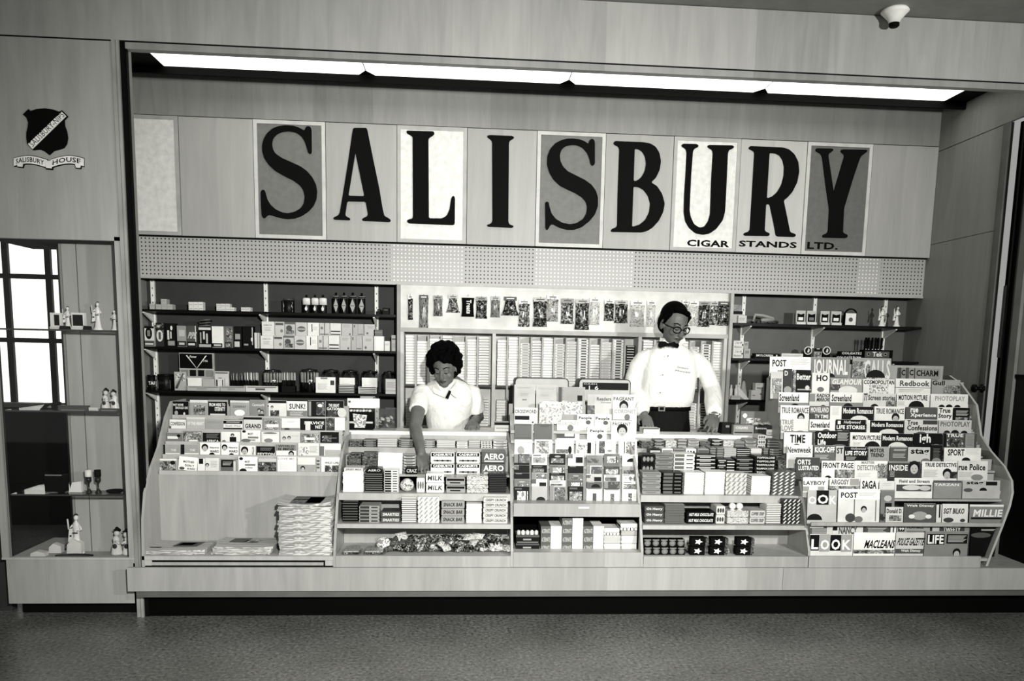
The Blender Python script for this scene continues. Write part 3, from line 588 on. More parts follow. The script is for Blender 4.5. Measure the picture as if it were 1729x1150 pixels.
# ================================================================ printed matter
def cover(mb, w, h, vis, els, y=-.0006):
    """draw a cover; x runs 0-1 across, t runs 0-1 down the visible part"""
    X = lambda a: -w/2+w*a
    Z = lambda t: h-vis*t
    dy = y
    for e in filter(None, els.split(';')):
        p = e.strip().split(':'); k = p[0]; dy -= .00035
        if k == 'T':
            x0, x1, t0, t1, l = [float(q) for q in p[2:7]]; sh = float(p[7]) if len(p) > 7 else 0
            mb.text(p[1], X(x0), X(x1), Z(t1), Z(t0), dy, G(l), sh, .03)
        elif k == 'R':
            x0, x1, t0, t1, l = [float(q) for q in p[1:6]]; mb.rect(X(x0), X(x1), max(0.002, Z(t1)), Z(t0), dy, G(l))
        elif k == 'E':
            cx, ct, rx, rt, l = [float(q) for q in p[1:6]]; mb.ell(X(cx), max(Z(ct), rt*vis+.002), rx*w, rt*vis, dy, G(l))
        elif k == 'H':
            cx, ct, r = [float(q) for q in p[1:4]]; r *= w; z = Z(ct)
            mb.ell(X(cx), z, r, r*1.05, dy, G(.08)); mb.ell(X(cx), z-r*.45, r*.7, r*.85, dy-.0002, G(.72))
            mb.ell(X(cx)-r*.28, z-r*.35, r*.1, r*.06, dy-.0003, BLK, 8); mb.ell(X(cx)+r*.28, z-r*.35, r*.1, r*.06, dy-.0003, BLK, 8); mb.ell(X(cx), z-r*.85, r*.2, r*.06, dy-.0003, G(.25), 8)
        elif k == 'D':
            cx, ct, r = [float(q) for q in p[1:4]]; mb.ell(X(cx), max(.002, Z(ct)), r*w, r*w*.8, dy, G(.08), 12, 0, pi)
        elif k == 'L':
            x0, x1, t0, t1, l = [float(q) for q in p[1:6]]; n = max(2, int((t1-t0)*vis/.006))
            for i in range(n):
                za = Z(t0)-(Z(t0)-Z(t1))*(i+.15)/n; mb.rect(X(x0), X(x1-(x1-x0)*.15*((i*7) % 3)/2), za-.0022, za, dy, G(l))
        elif k == 'P':
            x0, x1, t0, t1 = [float(q) for q in p[1:5]]; mb.rect(X(x0), X(x1), max(.002, Z(t1)), Z(t0), dy, {'D': PD, 'M': PM, 'L': PL}[p[5]])
def sheet(name, u0, u1, vt, vb, y, zb, base, els, th=.006, lean=7, roll=0):
    um = (u0+u1)/2; x0, x1 = at(u0, vt, y)[0], at(u1, vt, y)[0]
    zt = at(um, vt, y)[1]; h = zt-zb; vis = zt-at(um, vb, y)[1]
    mb = MB(); w = x1-x0
    mb.box(-w/2, w/2, 0, th, 0, h, G(base)); mb.box(-w/2+.001, w/2+.0006, .001, th-.001, .001, h+.0006, G(.85))
    cover(mb, w, h, vis, els)
    return mb.build(name, None, ((x0+x1)/2, y, zb+.001), (RD(-lean), RD(roll), 0))
# visible magazines of the right-hand rack: row, left, right, top, ground tone, artwork, words
MV = [0, 665, 665, 688, 712, 732, 756, 779, 808, 830, 880, 905, 935]
MAGS = [
(1,1301,1371,603,.95,'T:POST:.06:.4:.08:.27:.05;L:.5:.95:.06:.22:.7;R:.3:.9:.5:.54:.5','white magazine with bold black title'),
(1,1371,1437,604,.5,'T:JOURNAL:.05:.95:.05:.6:.9;D:.5:.75:.12','grey magazine with tall white title and a head'),
(1,1441,1507,605,.6,'P:0:.45:.1:1:M;T:CALLS:.3:.98:.05:.6:.85;D:.6:.95:.25','mid-grey magazine with white cursive title'),
(1,1519,1531,621,.5,'R:0:.3:0:1:.2;T:C:.35:.9:.08:.3:.05','sliver of a grey magazine'),
(1,1532,1545,621,.55,'R:0:.3:0:1:.3;T:C:.35:.9:.08:.3:.05','second sliver of a grey magazine'),
(1,1546,1589,622,.55,'T:CHARM:.05:.92:.08:.32:.05;H:.45:.7:.16','grey magazine with wide black title'),
(2,1303,1324,628,.8,'P:.1:.9:.3:1:M','pale magazine behind the front rows'),
(2,1325,1340,623,.15,'T:D:.1:.5:.08:.28:.9;E:.5:.85:.45:.15:.6','narrow dark magazine'),
(2,1341,1372,625,.1,'T:Better:.2:.98:.15:.42:.92;P:0:.15:0:1:M;R:.25:1:.8:.86:.6;E:.8:.75:.12:.1:.8','dark magazine with white title'),
(2,1373,1403,630,.9,'T:HO:.25:.9:.1:.4:.05;E:.5:.8:.2:.12:.4','white magazine with two thin black letters'),
(2,1404,1458,639,.6,'T:GLAMOUR:.03:.97:.05:.42:.9:.2;P:.0:.3:.4:.8:D;E:.55:.8:.3:.3:.85','grey magazine with slanted white title'),
(2,1459,1513,641,.88,'T:COSMOPOLITAN:.02:.98:.05:.35:.05;P:.2:.8:.4:1:L','pale magazine with narrow black title'),
(2,1514,1574,640,.9,'T:Redbook:.12:.97:.12:.5:.25;R:0:1:.58:.62:.5;L:.1:.8:.7:.95:.5','pale magazine with serif title'),
(2,1575,1624,642,.6,'T:Gull:.02:.45:.05:.4:.05;P:.4:1:.4:1:M','grey magazine with black title'),
(3,1316,1367,663,.92,'T:Screenland:.02:.68:.12:.6:.05;R:0:1:.68:1:.5;D:.55:1:.15','white magazine with black title over a grey band'),
(3,1368,1402,664,.8,'T:RADIO:.35:.98:.05:.3:.05:.2;T:MIRROR:.35:.98:.32:.6:.05:.2;R:.0:.28:.05:.6:.5;D:.7:1:.15','pale magazine with two line slanted title'),
(3,1403,1459,663,.92,'T:Screenland:.05:.65:.15:.62:.05;R:0:1:.68:1:.5;D:.55:1:.15','white magazine with black title over a grey band'),
(3,1459,1515,665,.8,'T:77:.02:.13:.0:.55:.05;T:Screen stories:.15:.98:.1:.5:.2;D:.35:1:.12;P:.7:1:.5:1:M','pale magazine with numerals before its title'),
(3,1516,1572,665,.92,'T:MOTION PICTURE:.05:.93:.1:.5:.05;D:.6:1:.24;L:.03:.25:.6:.9:.6','white magazine with condensed black title'),
(3,1573,1637,666,.9,'T:PHOTOPLAY:.12:.92:.15:.52:.6;D:.3:1:.08;D:.5:1:.09;D:.72:1:.08','white magazine with pale title and three heads'),
(4,1319,1368,685,.92,'T:TRUE ROMANCE:.04:.98:.12:.5:.3;H:.72:.72:.13;L:.02:.4:.85:.98:.6','white magazine with grey title and a portrait'),
(4,1369,1402,686,.35,'T:MOVIELAND:.03:.97:.08:.42:.85;R:0:1:.5:1:.2;T:TV TIME:.25:.97:.55:.8:.92','dark magazine with two titles'),
(4,1403,1423,686,.92,'L:.15:.8:.1:.6:.7','plain white magazine'),
(4,1424,1477,687,.12,'T:Modern Romances:.02:.98:.1:.48:.9;E:.55:.95:.3:.35:.85','dark magazine with white title over blonde hair'),
(4,1478,1530,687,.92,'T:TRUE ROMANCE:.05:.97:.12:.5:.3;H:.7:.72:.13','white magazine with grey title and a portrait'),
(4,1531,1584,688,.28,'T:rue:.15:.4:.08:.38:.95;T:Xperience:.15:.98:.42:.75:.95;E:.6:1:.3:.12:.7','dark grey magazine with two line white title'),
(4,1585,1611,688,.88,'T:True:.1:.85:.05:.4:.05;T:Story:.05:.95:.45:.85:.05','pale magazine with bold two line title'),
(4,1612,1640,689,.1,'L:.15:.9:.2:.6:.85;P:.1:.9:.7:1:M','black magazine with white lines'),
(5,1320,1367,708,.85,'T:TRUE:.02:.45:.05:.4:.5;T:LOVE:.02:.45:.45:.85:.5;E:.7:1:.2:.2:.5','pale magazine with grey two line title'),
(5,1368,1412,709,.92,'T:Screenland:.05:.78:.15:.6:.05;R:0:1:.8:1:.4;D:.65:1:.2','white magazine with black title over a grey band'),
(5,1413,1464,709,.08,'T:Hollywood:.25:.8:.08:.35:.8:.2;T:LIFE STORIES:.02:.97:.42:.7:.95;R:.05:.15:.1:.35:.9;R:.05:.2:.8:.95:.8','black magazine with white two line title'),
(5,1465,1471,710,.9,'L:.1:.9:.2:.8:.7','thin edge of a white magazine'),
(5,1472,1528,711,.1,'T:Modern Romances:.02:.98:.15:.5:.9;E:.55:1:.3:.35:.85','dark magazine with white title over blonde hair'),
(5,1529,1586,709,.8,'T:True:.08:.4:.05:.4:.05;T:Confessions:.08:.98:.42:.8:.05;R:.55:.98:.05:.35:.2;E:.5:1:.15:.12:.3','light magazine with black script title'),
(5,1587,1643,710,.75,'T:PHOTOPLAY:.05:.95:.1:.5:.4;D:.25:1:.1;D:.5:1:.12;D:.78:1:.1','grey magazine with pale title and three heads'),
(6,1325,1377,729,.9,'R:.0:1:0:.06:.2;R:.92:1:0:1:.25;T:TIME:.2:.7:.2:.72:.1;D:.42:1:.15','white magazine with dark border'),
(6,1379,1436,728,.1,'T:Outdoor:.06:.62:.1:.45:.95;T:Life:.06:.3:.52:.85:.95;L:.65:.98:.1:.6:.8;E:.7:.9:.2:.1:.4','black magazine with large white two line title'),
(6,1437,1490,731,.92,'T:MOTION PICTURE:.08:.98:.18:.5:.05;D:.72:1:.25;L:.1:.35:.65:.9:.6','white magazine with condensed black title'),
(6,1491,1544,733,.1,'T:Modern Romances:.02:.98:.15:.5:.9;E:.5:1:.3:.4:.85','dark magazine with white title over blonde hair'),
(6,1545,1593,732,.06,'T:igh:.2:.6:.05:.85:.9;E:.8:.95:.15:.2:.4','black magazine with tall white letters'),
(6,1594,1652,732,.25,'T:TRUE:.1:.6:.05:.28:.9;R:.02:.1:0:1:.05;P:.12:.6:.4:1:D;R:.66:.92:.05:1:.55;L:.7:.9:.15:.9:.4','dark magazine with striped picture and grey side panel'),
(7,1330,1374,752,.9,'T:Newsweek:.02:.95:.1:.5:.2;L:.1:.9:.6:.9:.6','white magazine with grey title'),
(7,1376,1412,753,.35,'T:KICK-OFF:.03:.98:.08:.45:.95;L:.05:.7:.6:.9:.8','dark grey magazine with bold white title'),
(7,1413,1427,754,.75,'T:ST:.1:.9:.1:.5:.1','narrow light magazine'),
(7,1428,1467,755,.08,'T:LIFE STORY:.02:.98:.3:.6:.95;T:Hollywood:.25:.9:.05:.25:.7:.2;L:.05:.5:.7:.95:.8','black magazine with white two line title'),
(7,1468,1504,755,.62,'T:MOTOR:.08:.75:.12:.4:.1;T:TREND:.1:.75:.45:.72:.1','grey magazine with two line title'),
(7,1505,1534,754,.3,'R:0:1:.0:.08:.7;L:.2:.95:.2:.35:.85;L:.15:.9:.5:.8:.8','dark magazine with white headlines'),
(7,1535,1573,756,.75,'T:stag:.12:.95:.1:.6:.05;E:.8:1:.2:.2:.4','light magazine with bold black title'),
(7,1574,1594,752,.08,'L:.2:.8:.2:.9:.4;E:.5:1:.4:.2:.5','narrow black magazine'),
(7,1596,1659,757,.9,'T:SPORT:.1:.55:.1:.6:.08;D:.6:1:.12;L:.6:.95:.1:.5:.75','white magazine with bold black title'),
(8,1346,1387,773,.2,'T:ORTS:.05:.6:.1:.35:.9;T:LUSTRATED:.1:.95:.4:.62:.9;P:.2:1:.7:1:D','dark magazine with two line white title'),
(8,1389,1445,779,.9,'T:FRONT PAGE:.03:.97:.1:.42:.03;R:.4:1:.5:1:.2;P:.42:.98:.5:1:M;D:.2:1:.1','white magazine with heavy black title'),
(8,1445,1501,779,.9,'T:MASTER:.2:.6:.02:.18:.5;T:DETECTIVE:.08:.7:.24:.55:.45;P:.7:1:.15:1:M;L:.1:.5:.7:.95:.75','white magazine with grey two line title'),
(8,1502,1557,780,.15,'T:INSIDE:.02:.6:.2:.55:.92;H:.8:.3:.17;R:0:.65:0:.1:.5;L:.05:.2:.6:.95:.8','black magazine with white title and hatted woman'),
(8,1559,1619,780,.9,'T:TRUE DETECTIVE:.08:.98:.08:.32:.08;H:.72:.7:.13;L:.05:.45:.5:.95:.6;P:.8:1:.6:1:D','white magazine with narrow black title and a head'),
(8,1620,1671,779,.85,'T:rue Police:.02:.92:.18:.55:.12;E:.65:.95:.2:.18:.5;L:.05:.5:.65:.95:.65','pale magazine with black title and a head'),
(9,1357,1400,807,.92,'T:LAYBOY:.02:.9:.25:.55:.2;R:0:.25:.65:1:.6;R:.6:.85:.65:1:.6','white magazine with spaced title'),
(9,1402,1453,808,.9,'T:ARGOSY:.05:.65:.1:.5:.35;R:.68:.98:.05:.55:.6;P:0:1:.6:1:M','white magazine with grey title and side box'),
(9,1454,1485,810,.9,'T:SAGA:.1:.9:.12:.8:.08','white magazine with short heavy title'),
(9,1486,1513,813,.85,'R:0:1:.85:1:.5;L:.2:.8:.2:.5:.75','plain pale magazine'),
(9,1512,1577,808,.9,'T:Field and Stream:.12:.92:.12:.36:.25;R:.05:.97:.5:1:.25;E:.45:.72:.25:.2:.8;E:.8:.75:.15:.2:.75','pale magazine with serif title over an animal picture'),
(9,1578,1626,812,.55,'T:TARZAN:.02:.9:.28:.5:.92;R:0:1:0:.2:.3','grey magazine with white banner title'),
(9,1627,1691,812,.72,'T:stag:.1:.55:.08:.45:.06;R:.62:.92:.1:.45:.08;E:.15:.9:.12:.18:.3;D:.55:.95:.1','grey magazine with bold title beside a black box'),
(10,1366,1416,829,.72,'R:.3:.72:0:.47:.04;T:O:.02:.3:.2:.45:.92;T:O:.34:.7:.14:.44:.92;T:K:.75:.98:.18:.45:.9;D:.25:.97:.26','grey magazine with a black square in its title'),
(10,1418,1489,827,.86,'R:0:1:0:.32:.95;T:POST:.06:.46:.1:.28:.05;L:.5:.9:.1:.22:.7;R:.38:.4:.32:1:.3;R:.9:.92:.35:1:.4;E:.3:.9:.12:.14:.2;H:.62:.62:.07;E:.5:.95:.1:.1:.4','white magazine with black title over a picture'),
(10,1490,1514,830,.45,'E:.5:.25:.28:.1:.75;R:.3:.8:.4:.75:.1;P:0:1:.75:1:D','grey magazine with a standing man'),
(10,1497,1527,857,.8,'T:Donald D.:.05:.95:.12:.45:.1;P:.2:.9:.6:1:M','light comic with black lettering'),
(10,1528,1582,851,.3,'T:Walt Disney:.08:.95:.06:.22:.9;E:.5:.7:.25:.25:.6;E:.25:.75:.1:.12:.9;E:.78:.75:.1:.12:.9','dark grey comic with white lettering'),
(10,1583,1592,853,.85,'R:.5:.8:0:.8:.1','thin edge of a striped comic'),
(10,1593,1637,852,.86,'T:SGT BILKO:.05:.85:.25:.58:.12:.1;E:.25:.95:.2:.15:.2;E:.8:.97:.1:.1:.2','pale comic with heavy black lettering'),
(10,1639,1697,853,.5,'R:0:1:0:.12:.9;T:MILLIE:.1:.95:.3:.75:.92:.15;R:.05:.98:.78:.9:.1','dark comic with large white lettering'),
(11,1368,1407,887,.3,'R:0:.6:.05:.25:.8;L:.1:.9:.3:.9:.8;R:.75:1:0:1:.75','dark comic with letter stripes'),
(11,1407,1459,887,.82,'R:.0:.15:0:.5:.1;T:NANCY:.2:.8:.1:.85:.25','light comic with grey serif lettering'),
(11,1460,1504,886,.25,'R:.1:.9:.05:.25:.75;L:.15:.85:.3:.9:.8','dark comic with letter stripes'),
(11,1505,1515,886,.9,'R:.4:.6:.1:.7:.1','narrow white comic'),
(11,1516,1572,887,.6,'R:.03:.22:.1:.6:.08;T:99:.06:.2:.2:.5:.9;T:PLAYBILL:.3:.8:.08:.3:.05;R:.3:.9:.5:.9:.45','grey comic with a numbered black box'),
(11,1574,1640,887,.2,'R:.02:.2:.0:.9:.7;T:TWEETY:.3:.75:.15:.7:.85;R:.85:.97:0:.8:.5','dark comic with pale lettering and side pictures'),
(11,1641,1684,889,.06,'L:.4:.95:.25:.5:.85;E:.4:.95:.4:.3:.3','black comic at the right end'),
(12,1368,1442,903,.85,'R:0:.22:.02:.85:.04;T:L:.04:.2:.25:.78:.95;R:.23:.46:0:.9:.62;T:O:.25:.45:.28:.8:.93;R:.47:.72:.02:.85:.04;T:O:.5:.7:.25:.8:.95;R:.73:.97:0:.9:.62;T:K:.75:.95:.28:.8:.93','magazine with title letters in black and grey squares'),
(12,1443,1513,900,.93,'T:MACLEANS:.25:.98:.35:.75:.04:.25;R:0:1:.82:1:.6;P:0:1:.82:1:M','white magazine with slanted black title'),
(12,1514,1562,900,.8,'T:POLICE GAZETTE:.03:.97:.25:.62:.06:.3;R:0:1:.78:1:.3;T:Walt Disney:.2:.9:.8:.95:.9','pale magazine with slanted title above a dark strip'),
(12,1563,1637,898,.5,'R:.05:.45:.12:.6:.06;T:LIFE:.07:.43:.16:.56:.97;R:.5:.98:.12:.55:.08;L:.53:.95:.18:.5:.85;H:.75:.95:.09','grey magazine with white title in a black box'),
]
cnt = {}
mrows = {}
for e in MAGS: mrows.setdefault(e[0], []).append(e)
for e in MAGS:
    r, u0, u1, vt, base, els, d = e
    y, z = MR[r-1]; n = cnt[r] = cnt.get(r, 0)+1
    zb = z-.048 if r < 10 else z-.021 if r == 10 else (.35 if r == 12 else .352)
    yy = y + (.0 if r not in (11, 12) else 0)
    if r == 12: yy = -1.408
    if r == 11: yy = -1.392; vt += 1
    if e[1] in (1303, 1497): yy -= 0
    o = sheet('magazine' if r not in (11,) else 'comic_book', u0+.3, u1-.3, vt, MV[r], yy-(.009 if u0 == 1497 else 0), zb, base, els, lean=5 if r < 11 else 2, th=.005)
    tag(o, '%s, %s in row %s, right magazine rack' % (d, ORD[n-1], ('one', 'two', 'three', 'four', 'five', 'six', 'seven', 'eight', 'nine', 'ten', 'eleven', 'twelve')[r-1]), 'magazine' if r != 11 else 'comic book', 'magazines in the right rack')
# ---------------------------------------------------------------- paperbacks
BV = [704, 727, 748, 770, 797]
BOOKS = [
(1,288,318,678,.06,'T:THAT NONE:.05:.7:.15:.3:.85;T:SHOULD DIE:.25:.95:.34:.5:.85;E:.3:.85:.1:.15:.6;E:.75:.9:.06:.1:.8'),(1,320,350,676,.6,'R:.0:1:0:.15:.85;P:.2:.85:.3:1:M;T:LAND:.25:.8:.5:.7:.1'),(1,351,383,676,.1,'R:0:1:0:.1:.6;T:FROM HERE TO:.05:.9:.18:.38:.92;T:ETERNITY:.35:.9:.42:.65:.92;R:.1:.9:.82:.95:.8'),(1,388,420,677,.6,'R:0:1:0:.12:.8;E:.5:.85:.28:.2:.95;T:CONWAY:.15:.85:.3:.45:.35'),(1,421,450,676,.5,'T:Cavenaugh:.15:.85:.2:.42:.8;H:.55:.6:.1;H:.72:.68:.1;R:.5:.85:.85:1:.1'),(1,453,483,677,.85,'R:0:1:0:.15:.12;H:.2:.4:.08;P:.1:.6:.6:1:D'),(1,484,518,678,.88,'T:SUNK!:.12:.92:.15:.5:.2;R:0:1:.6:1:.45;L:.15:.8:.68:.95:.85'),(1,519,549,677,.08,'R:.05:.2:.05:.95:.55;R:.55:.95:.1:.5:.6;P:.5:.98:.1:.9:D;E:.7:.3:.14:.1:.9'),(1,550,580,677,.08,'T:THE GREAT:.15:.75:.2:.38:.9;T:GATSON:.05:.8:.42:.6:.9;E:.9:.8:.25:.3:.8;P:.1:.6:.65:1:D'),
(2,286,313,709,.9,'T:CONFESSION:.05:.95:.2:.55:.3;R:0:.1:.6:1:.3'),(2,314,345,705,.7,'T:OF THE HEART:.05:.95:.35:.6:.9;R:0:1:0:.15:.8'),(2,346,376,708,.62,'L:.1:.9:.2:.4:.5'),(2,377,409,710,.9,'R:0:1:.05:.35:.06;L:.15:.9:.12:.25:.8;T:South Wind:.1:.9:.45:.65:.6;R:0:1:.75:1:.06'),(2,411,442,705,.8,'R:0:1:0:.18:.1;T:GRAND:.08:.95:.5:.85:.12'),(2,444,473,706,.55,'P:.1:.9:.2:1:M;R:.2:.9:.5:.75:.9'),(2,475,506,707,.92,'R:0:1:.8:1:.5;L:.3:.7:.2:.4:.7;E:.3:.95:.15:.1:.15'),(2,507,549,707,.08,'T:SERVICE:.15:.95:.25:.5:.92;T:NET:.6:.9:.58:.85:.92;R:.2:.4:.25:1:.85'),(2,551,582,706,.1,'P:0:.4:0:1:D;R:.45:1:0:1:.93;L:.55:.9:.4:.6:.6'),
(3,281,308,731,.45,'R:.05:.7:.35:.6:.92;E:.75:.3:.12:.15:.1;R:0:1:.85:1:.3'),(3,309,341,728,.5,'P:0:1:.1:1:M;R:.3:.75:.75:.9:.9'),(3,342,372,731,.1,'L:.2:.9:.1:.6:.5;T:AFRICA:.2:.9:.7:.95:.85'),(3,373,405,730,.92,'H:.6:.3:.1;R:.45:.8:.45:.9:.1;E:.15:.95:.1:.1:.4'),(3,407,439,727,.92,'T:MOST:.35:.62:.2:.38:.1;R:.35:.9:.5:.65:.45;T:JONES:.35:.75:.72:.88:.2;E:.15:.1:.1:.1:.1;E:.25:.95:.25:.15:.4'),(3,441,471,730,.85,'R:.1:.95:.35:.95:.92;E:.4:.85:.25:.2:.5;E:.5:.1:.4:.08:.4'),(3,473,506,729,.82,'H:.2:.6:.09;H:.45:.55:.09;L:.55:.95:.3:.5:.7'),(3,508,539,732,.55,'P:.05:1:.1:1:M;R:.2:.75:.45:.7:.9'),(3,541,572,730,.06,'E:.25:.6:.15:.25:.5;P:.1:.6:.3:.9:D;L:.5:.9:.5:.6:.4'),
(4,273,303,751,.6,'R:0:.18:0:1:.08;T:THE:.5:.8:.4:.6:.85;R:.2:1:.75:1:.85'),(4,305,335,751,.6,'R:0:.2:0:1:.08;T:THE:.5:.8:.4:.6:.85;R:.2:1:.75:1:.85'),(4,337,371,748,.93,'H:.25:.35:.17;T:Negro:.5:.95:.3:.48:.1;T:WARD:.5:.95:.55:.75:.12;D:.6:1:.15'),(4,373,402,748,.93,'H:.2:.35:.17;T:Negro:.45:.95:.3:.48:.1;T:WARD:.45:.95:.55:.75:.12;D:.6:1:.15'),(4,405,431,753,.9,'H:.3:.45:.24;T:CAP:.78:.92:.1:.9:.3'),(4,433,464,754,.06,'L:.2:.85:.15:.5:.5;T:PEYTON:.05:.98:.68:.98:.85'),(4,466,500,751,.5,'T:WORLD:.1:.9:.05:.25:.15;T:IS MINE:.1:.9:.3:.5:.1;R:.0:1:.55:1:.9;H:.75:.8:.14'),(4,503,538,749,.85,'P:.05:.5:.3:1:L;L:.55:.95:.2:.8:.6'),(4,540,575,750,.85,'R:0:.2:.2:1:.4;R:.25:1:.5:1:.65'),
(5,268,297,775,.6,'P:.02:.98:.2:1:M;R:.05:1:.02:.14:.9;E:.8:.3:.15:.15:.1'),(5,300,331,772,.93,'T:MOTHER:.25:.85:.25:.4:.15;T:DON T:.35:.85:.5:.65:.15;T:BUNNY:.5:.95:.72:.85:.3;E:.2:.97:.15:.1:.3'),(5,333,345,775,.9,'R:.2:.8:.0:.4:.1'),(5,346,369,774,.85,'H:.15:.5:.14;L:.4:.9:.2:.7:.6'),(5,373,399,777,.35,'R:.0:.8:.0:.6:.06;L:.1:.7:.15:.5:.85;R:.8:.95:.1:1:.8'),(5,402,434,772,.93,'T:MOST:.35:.62:.25:.4:.1;R:.35:.9:.48:.6:.45;T:JONES:.35:.75:.68:.8:.2;E:.15:.12:.1:.1:.1;D:.25:1:.2'),(5,436,466,775,.25,'P:0:1:.3:1:D;R:0:1:0:.25:.75'),(5,468,500,772,.93,'T:LOVE ME:.05:.9:.05:.2:.6;L:.1:.8:.35:.9:.7'),(5,502,532,773,.85,'R:.0:1:.5:1:.6;H:.3:.75:.13'),(5,534,540,775,.7,'R:.1:.9:.1:.25:.3;R:.1:.9:.35:.5:.3;R:.1:.9:.6:.75:.3'),(5,542,573,773,.88,'T:WILD LIFE:.2:.95:.3:.45:.2;R:.2:1:.55:1:.35;P:.2:1:.55:1:D'),
]
cnt = {}
for r, u0, u1, vt, base, els in BOOKS:
    _, y, z = BR[r-1]; n = cnt[r] = cnt.get(r, 0)+1
    roll = 5 if (u0, r) == (300, 5) else 0
    o = sheet('paperback_book', u0, u1, vt, BV[r-1], y, z+.0005+(.004 if roll else 0), base, els, th=.014, lean=4, roll=roll)
    x = 'plain' if 'T:' not in els else 'lettered'
    x = 'face' if 'H:' in els else 'picture' if 'P:' in els else x
    tag(o, '%s %s cover paperback, %s from left, row %s of the left rack' % (tone(base), x, ORD[n-1], ('one', 'two', 'three', 'four', 'five')[r-1]), 'book', 'paperbacks in the left rack')
# ---------------------------------------------------------------- card rack
cards = [
('magazine',869,904,650,690,-.84,1.06,.72,'L:.3:.7:.35:.5:.55;T:MAKE:.4:.6:.6:.66:.2;L:.15:.8:.1:.16:.6','tall pale form pad, leftmost at the top of the card rack'),
('magazine',906,942,651,690,-.84,1.06,.70,'L:.1:.9:.1:.2:.6;L:.2:.6:.4:.5:.6','tall pale form pad, second at the top of the card rack'),
('magazine',869,908,689,716,-.90,1.0,.92,'T:CROSSWORD:.02:.95:.12:.35:.2;R:.02:.65:.5:.75:.06;E:.8:.9:.05:.06:.2','white puzzle magazine with a tilted black strip in the card rack'),
('magazine',943,989,654,700,-.86,1.04,.62,'R:.02:.14:.02:.7:.2;L:.02:.2:.0:.7:.3;R:.72:.9:.3:.5:.12;P:.05:.9:.55:1:L;T:MERLIN:.15:.35:.5:.62:.85','grey magazine with a striped edge near the card rack top'),
('magazine',993,1034,667,700,-.86,1.04,.75,'R:0:.3:.0:1:.7;P:0:.3:.55:1:D;T:Readers:.38:.98:.12:.3:.35;T:Digest:.55:.98:.35:.45:.5','pale digest with a tall picture strip beside the cash register'),
('magazine',1035,1074,667,691,-.86,1.04,.92,'T:PAGEANT:.05:.95:.15:.42:.3;H:.5:.75:.2','white magazine with a girl portrait, topmost at right of the card rack'),
('magazine',1036,1076,690,710,-.90,.99,.86,'T:CORONET:.05:.98:.1:.42:.6;E:.6:.75:.12:.28:.4;R:.02:.8:.95:1:.3','pale magazine under the topmost girl portrait in the card rack'),
('magazine',975,1004,700,718,-.90,1.0,.92,'T:People:.1:.85:.2:.55:.08;E:.65:.75:.15:.2:.3','white magazine with bold title, left of a pair in the card rack'),
('magazine',1005,1033,700,718,-.90,1.0,.92,'T:People:.05:.9:.25:.6:.08;E:.65:.8:.15:.2:.3','white magazine with bold title, right of a pair in the card rack'),
('magazine',941,979,710,742,-.945,.947,.88,'T:CORONET:.05:.98:.08:.28:.65;E:.6:.4:.14:.16:.4;R:0:.8:.55:.95:.25;R:.35:.75:.6:.85:.9','white magazine with a dark lower block in the card rack'),
('magazine',992,1025,720,743,-.95,.947,.92,'T:People:.15:.85:.25:.5:.08;E:.65:.75:.14:.18:.25','white magazine with bold title, single one below the pair'),
('magazine',1033,1074,711,744,-.95,.947,.92,'T:PAGEANT:.05:.8:.08:.25:.3;H:.45:.45:.22','white magazine with a large girl portrait at the rack right'),
('notebook',869,900,716,742,-.955,.947,.35,'R:.05:.95:.05:.1:.25;R:.05:.95:.9:.94:.25;R:.92:1:0:1:.6','dark plain notebook, left one of two in the card rack'),
('notebook',902,935,716,742,-.955,.947,.33,'R:.05:.95:.05:.1:.25;L:.3:.8:.12:.2:.25;R:.92:1:0:1:.6','dark plain notebook, right one of two in the card rack'),
]
for nm, u0, u1, vt, vb, y, zb, base, els, lab in cards:
    tag(sheet(nm, u0, u1, vt, vb, y, zb, base, els, lean=6), lab, nm, 'magazines in the card rack')
ci = ['E:.35:.75:.18:.3:.6;R:.2:.55:.6:1:.6', 'P:.1:.8:.1:1:M;R:.1:.8:.1:.14:.3', 'P:.05:.7:.7:1:D;E:.8:.75:.1:.3:.1', 'P:.05:.7:.25:1:L;R:.6:.8:.2:1:.1', 'P:.15:.45:.1:1:D;E:.7:.8:.12:.08:.5', 'R:.3:.35:.15:1:.2;P:.4:.9:.15:1:M']
for k, (u0, u1) in enumerate(((869, 899), (903, 933), (938, 969), (973, 1005), (1007, 1040), (1045, 1076))):
    o = sheet('greeting_card', u0, u1, 743, 766, -1.02, .872, .93, ci[k], lean=5, th=.003)
    tag(o, 'white card with a small picture, %s from left in the upper card row' % ORD[k], 'card', 'cards in the upper row')
PT = [768, 787, 799, 811, 822]
dk = [[.1, .1, .1, .4, .06], [.9, .05, .6, .9, .65], [.1, .4, .05, .85, .65], [.85, .1, .35, .3, .1], [.5, .9, .7, .3, .95], [.4, .15, .9, .15, .95], [.95, .6, .92, .95, .95]]
pe = ['P:.3:1:.1:1:D;R:0:.25:0:1:.5', 'R:.05:.5:.1:.2:.3;P:.2:.9:.3:1:L;R:.75:.85:.3:1:.2', 'P:0:.3:0:.5:D;R:.5:.95:.35:1:.1', 'P:.1:.9:.35:1:M;R:.1:.6:.08:.2:.3', 'D:.6:.9:.3;R:.1:.5:.05:.1:.7', 'P:.05:.8:.4:1:D;L:.1:.7:.1:.3:.4', 'P:.1:.9:.5:1:D;E:.5:.3:.2:.1:.6']
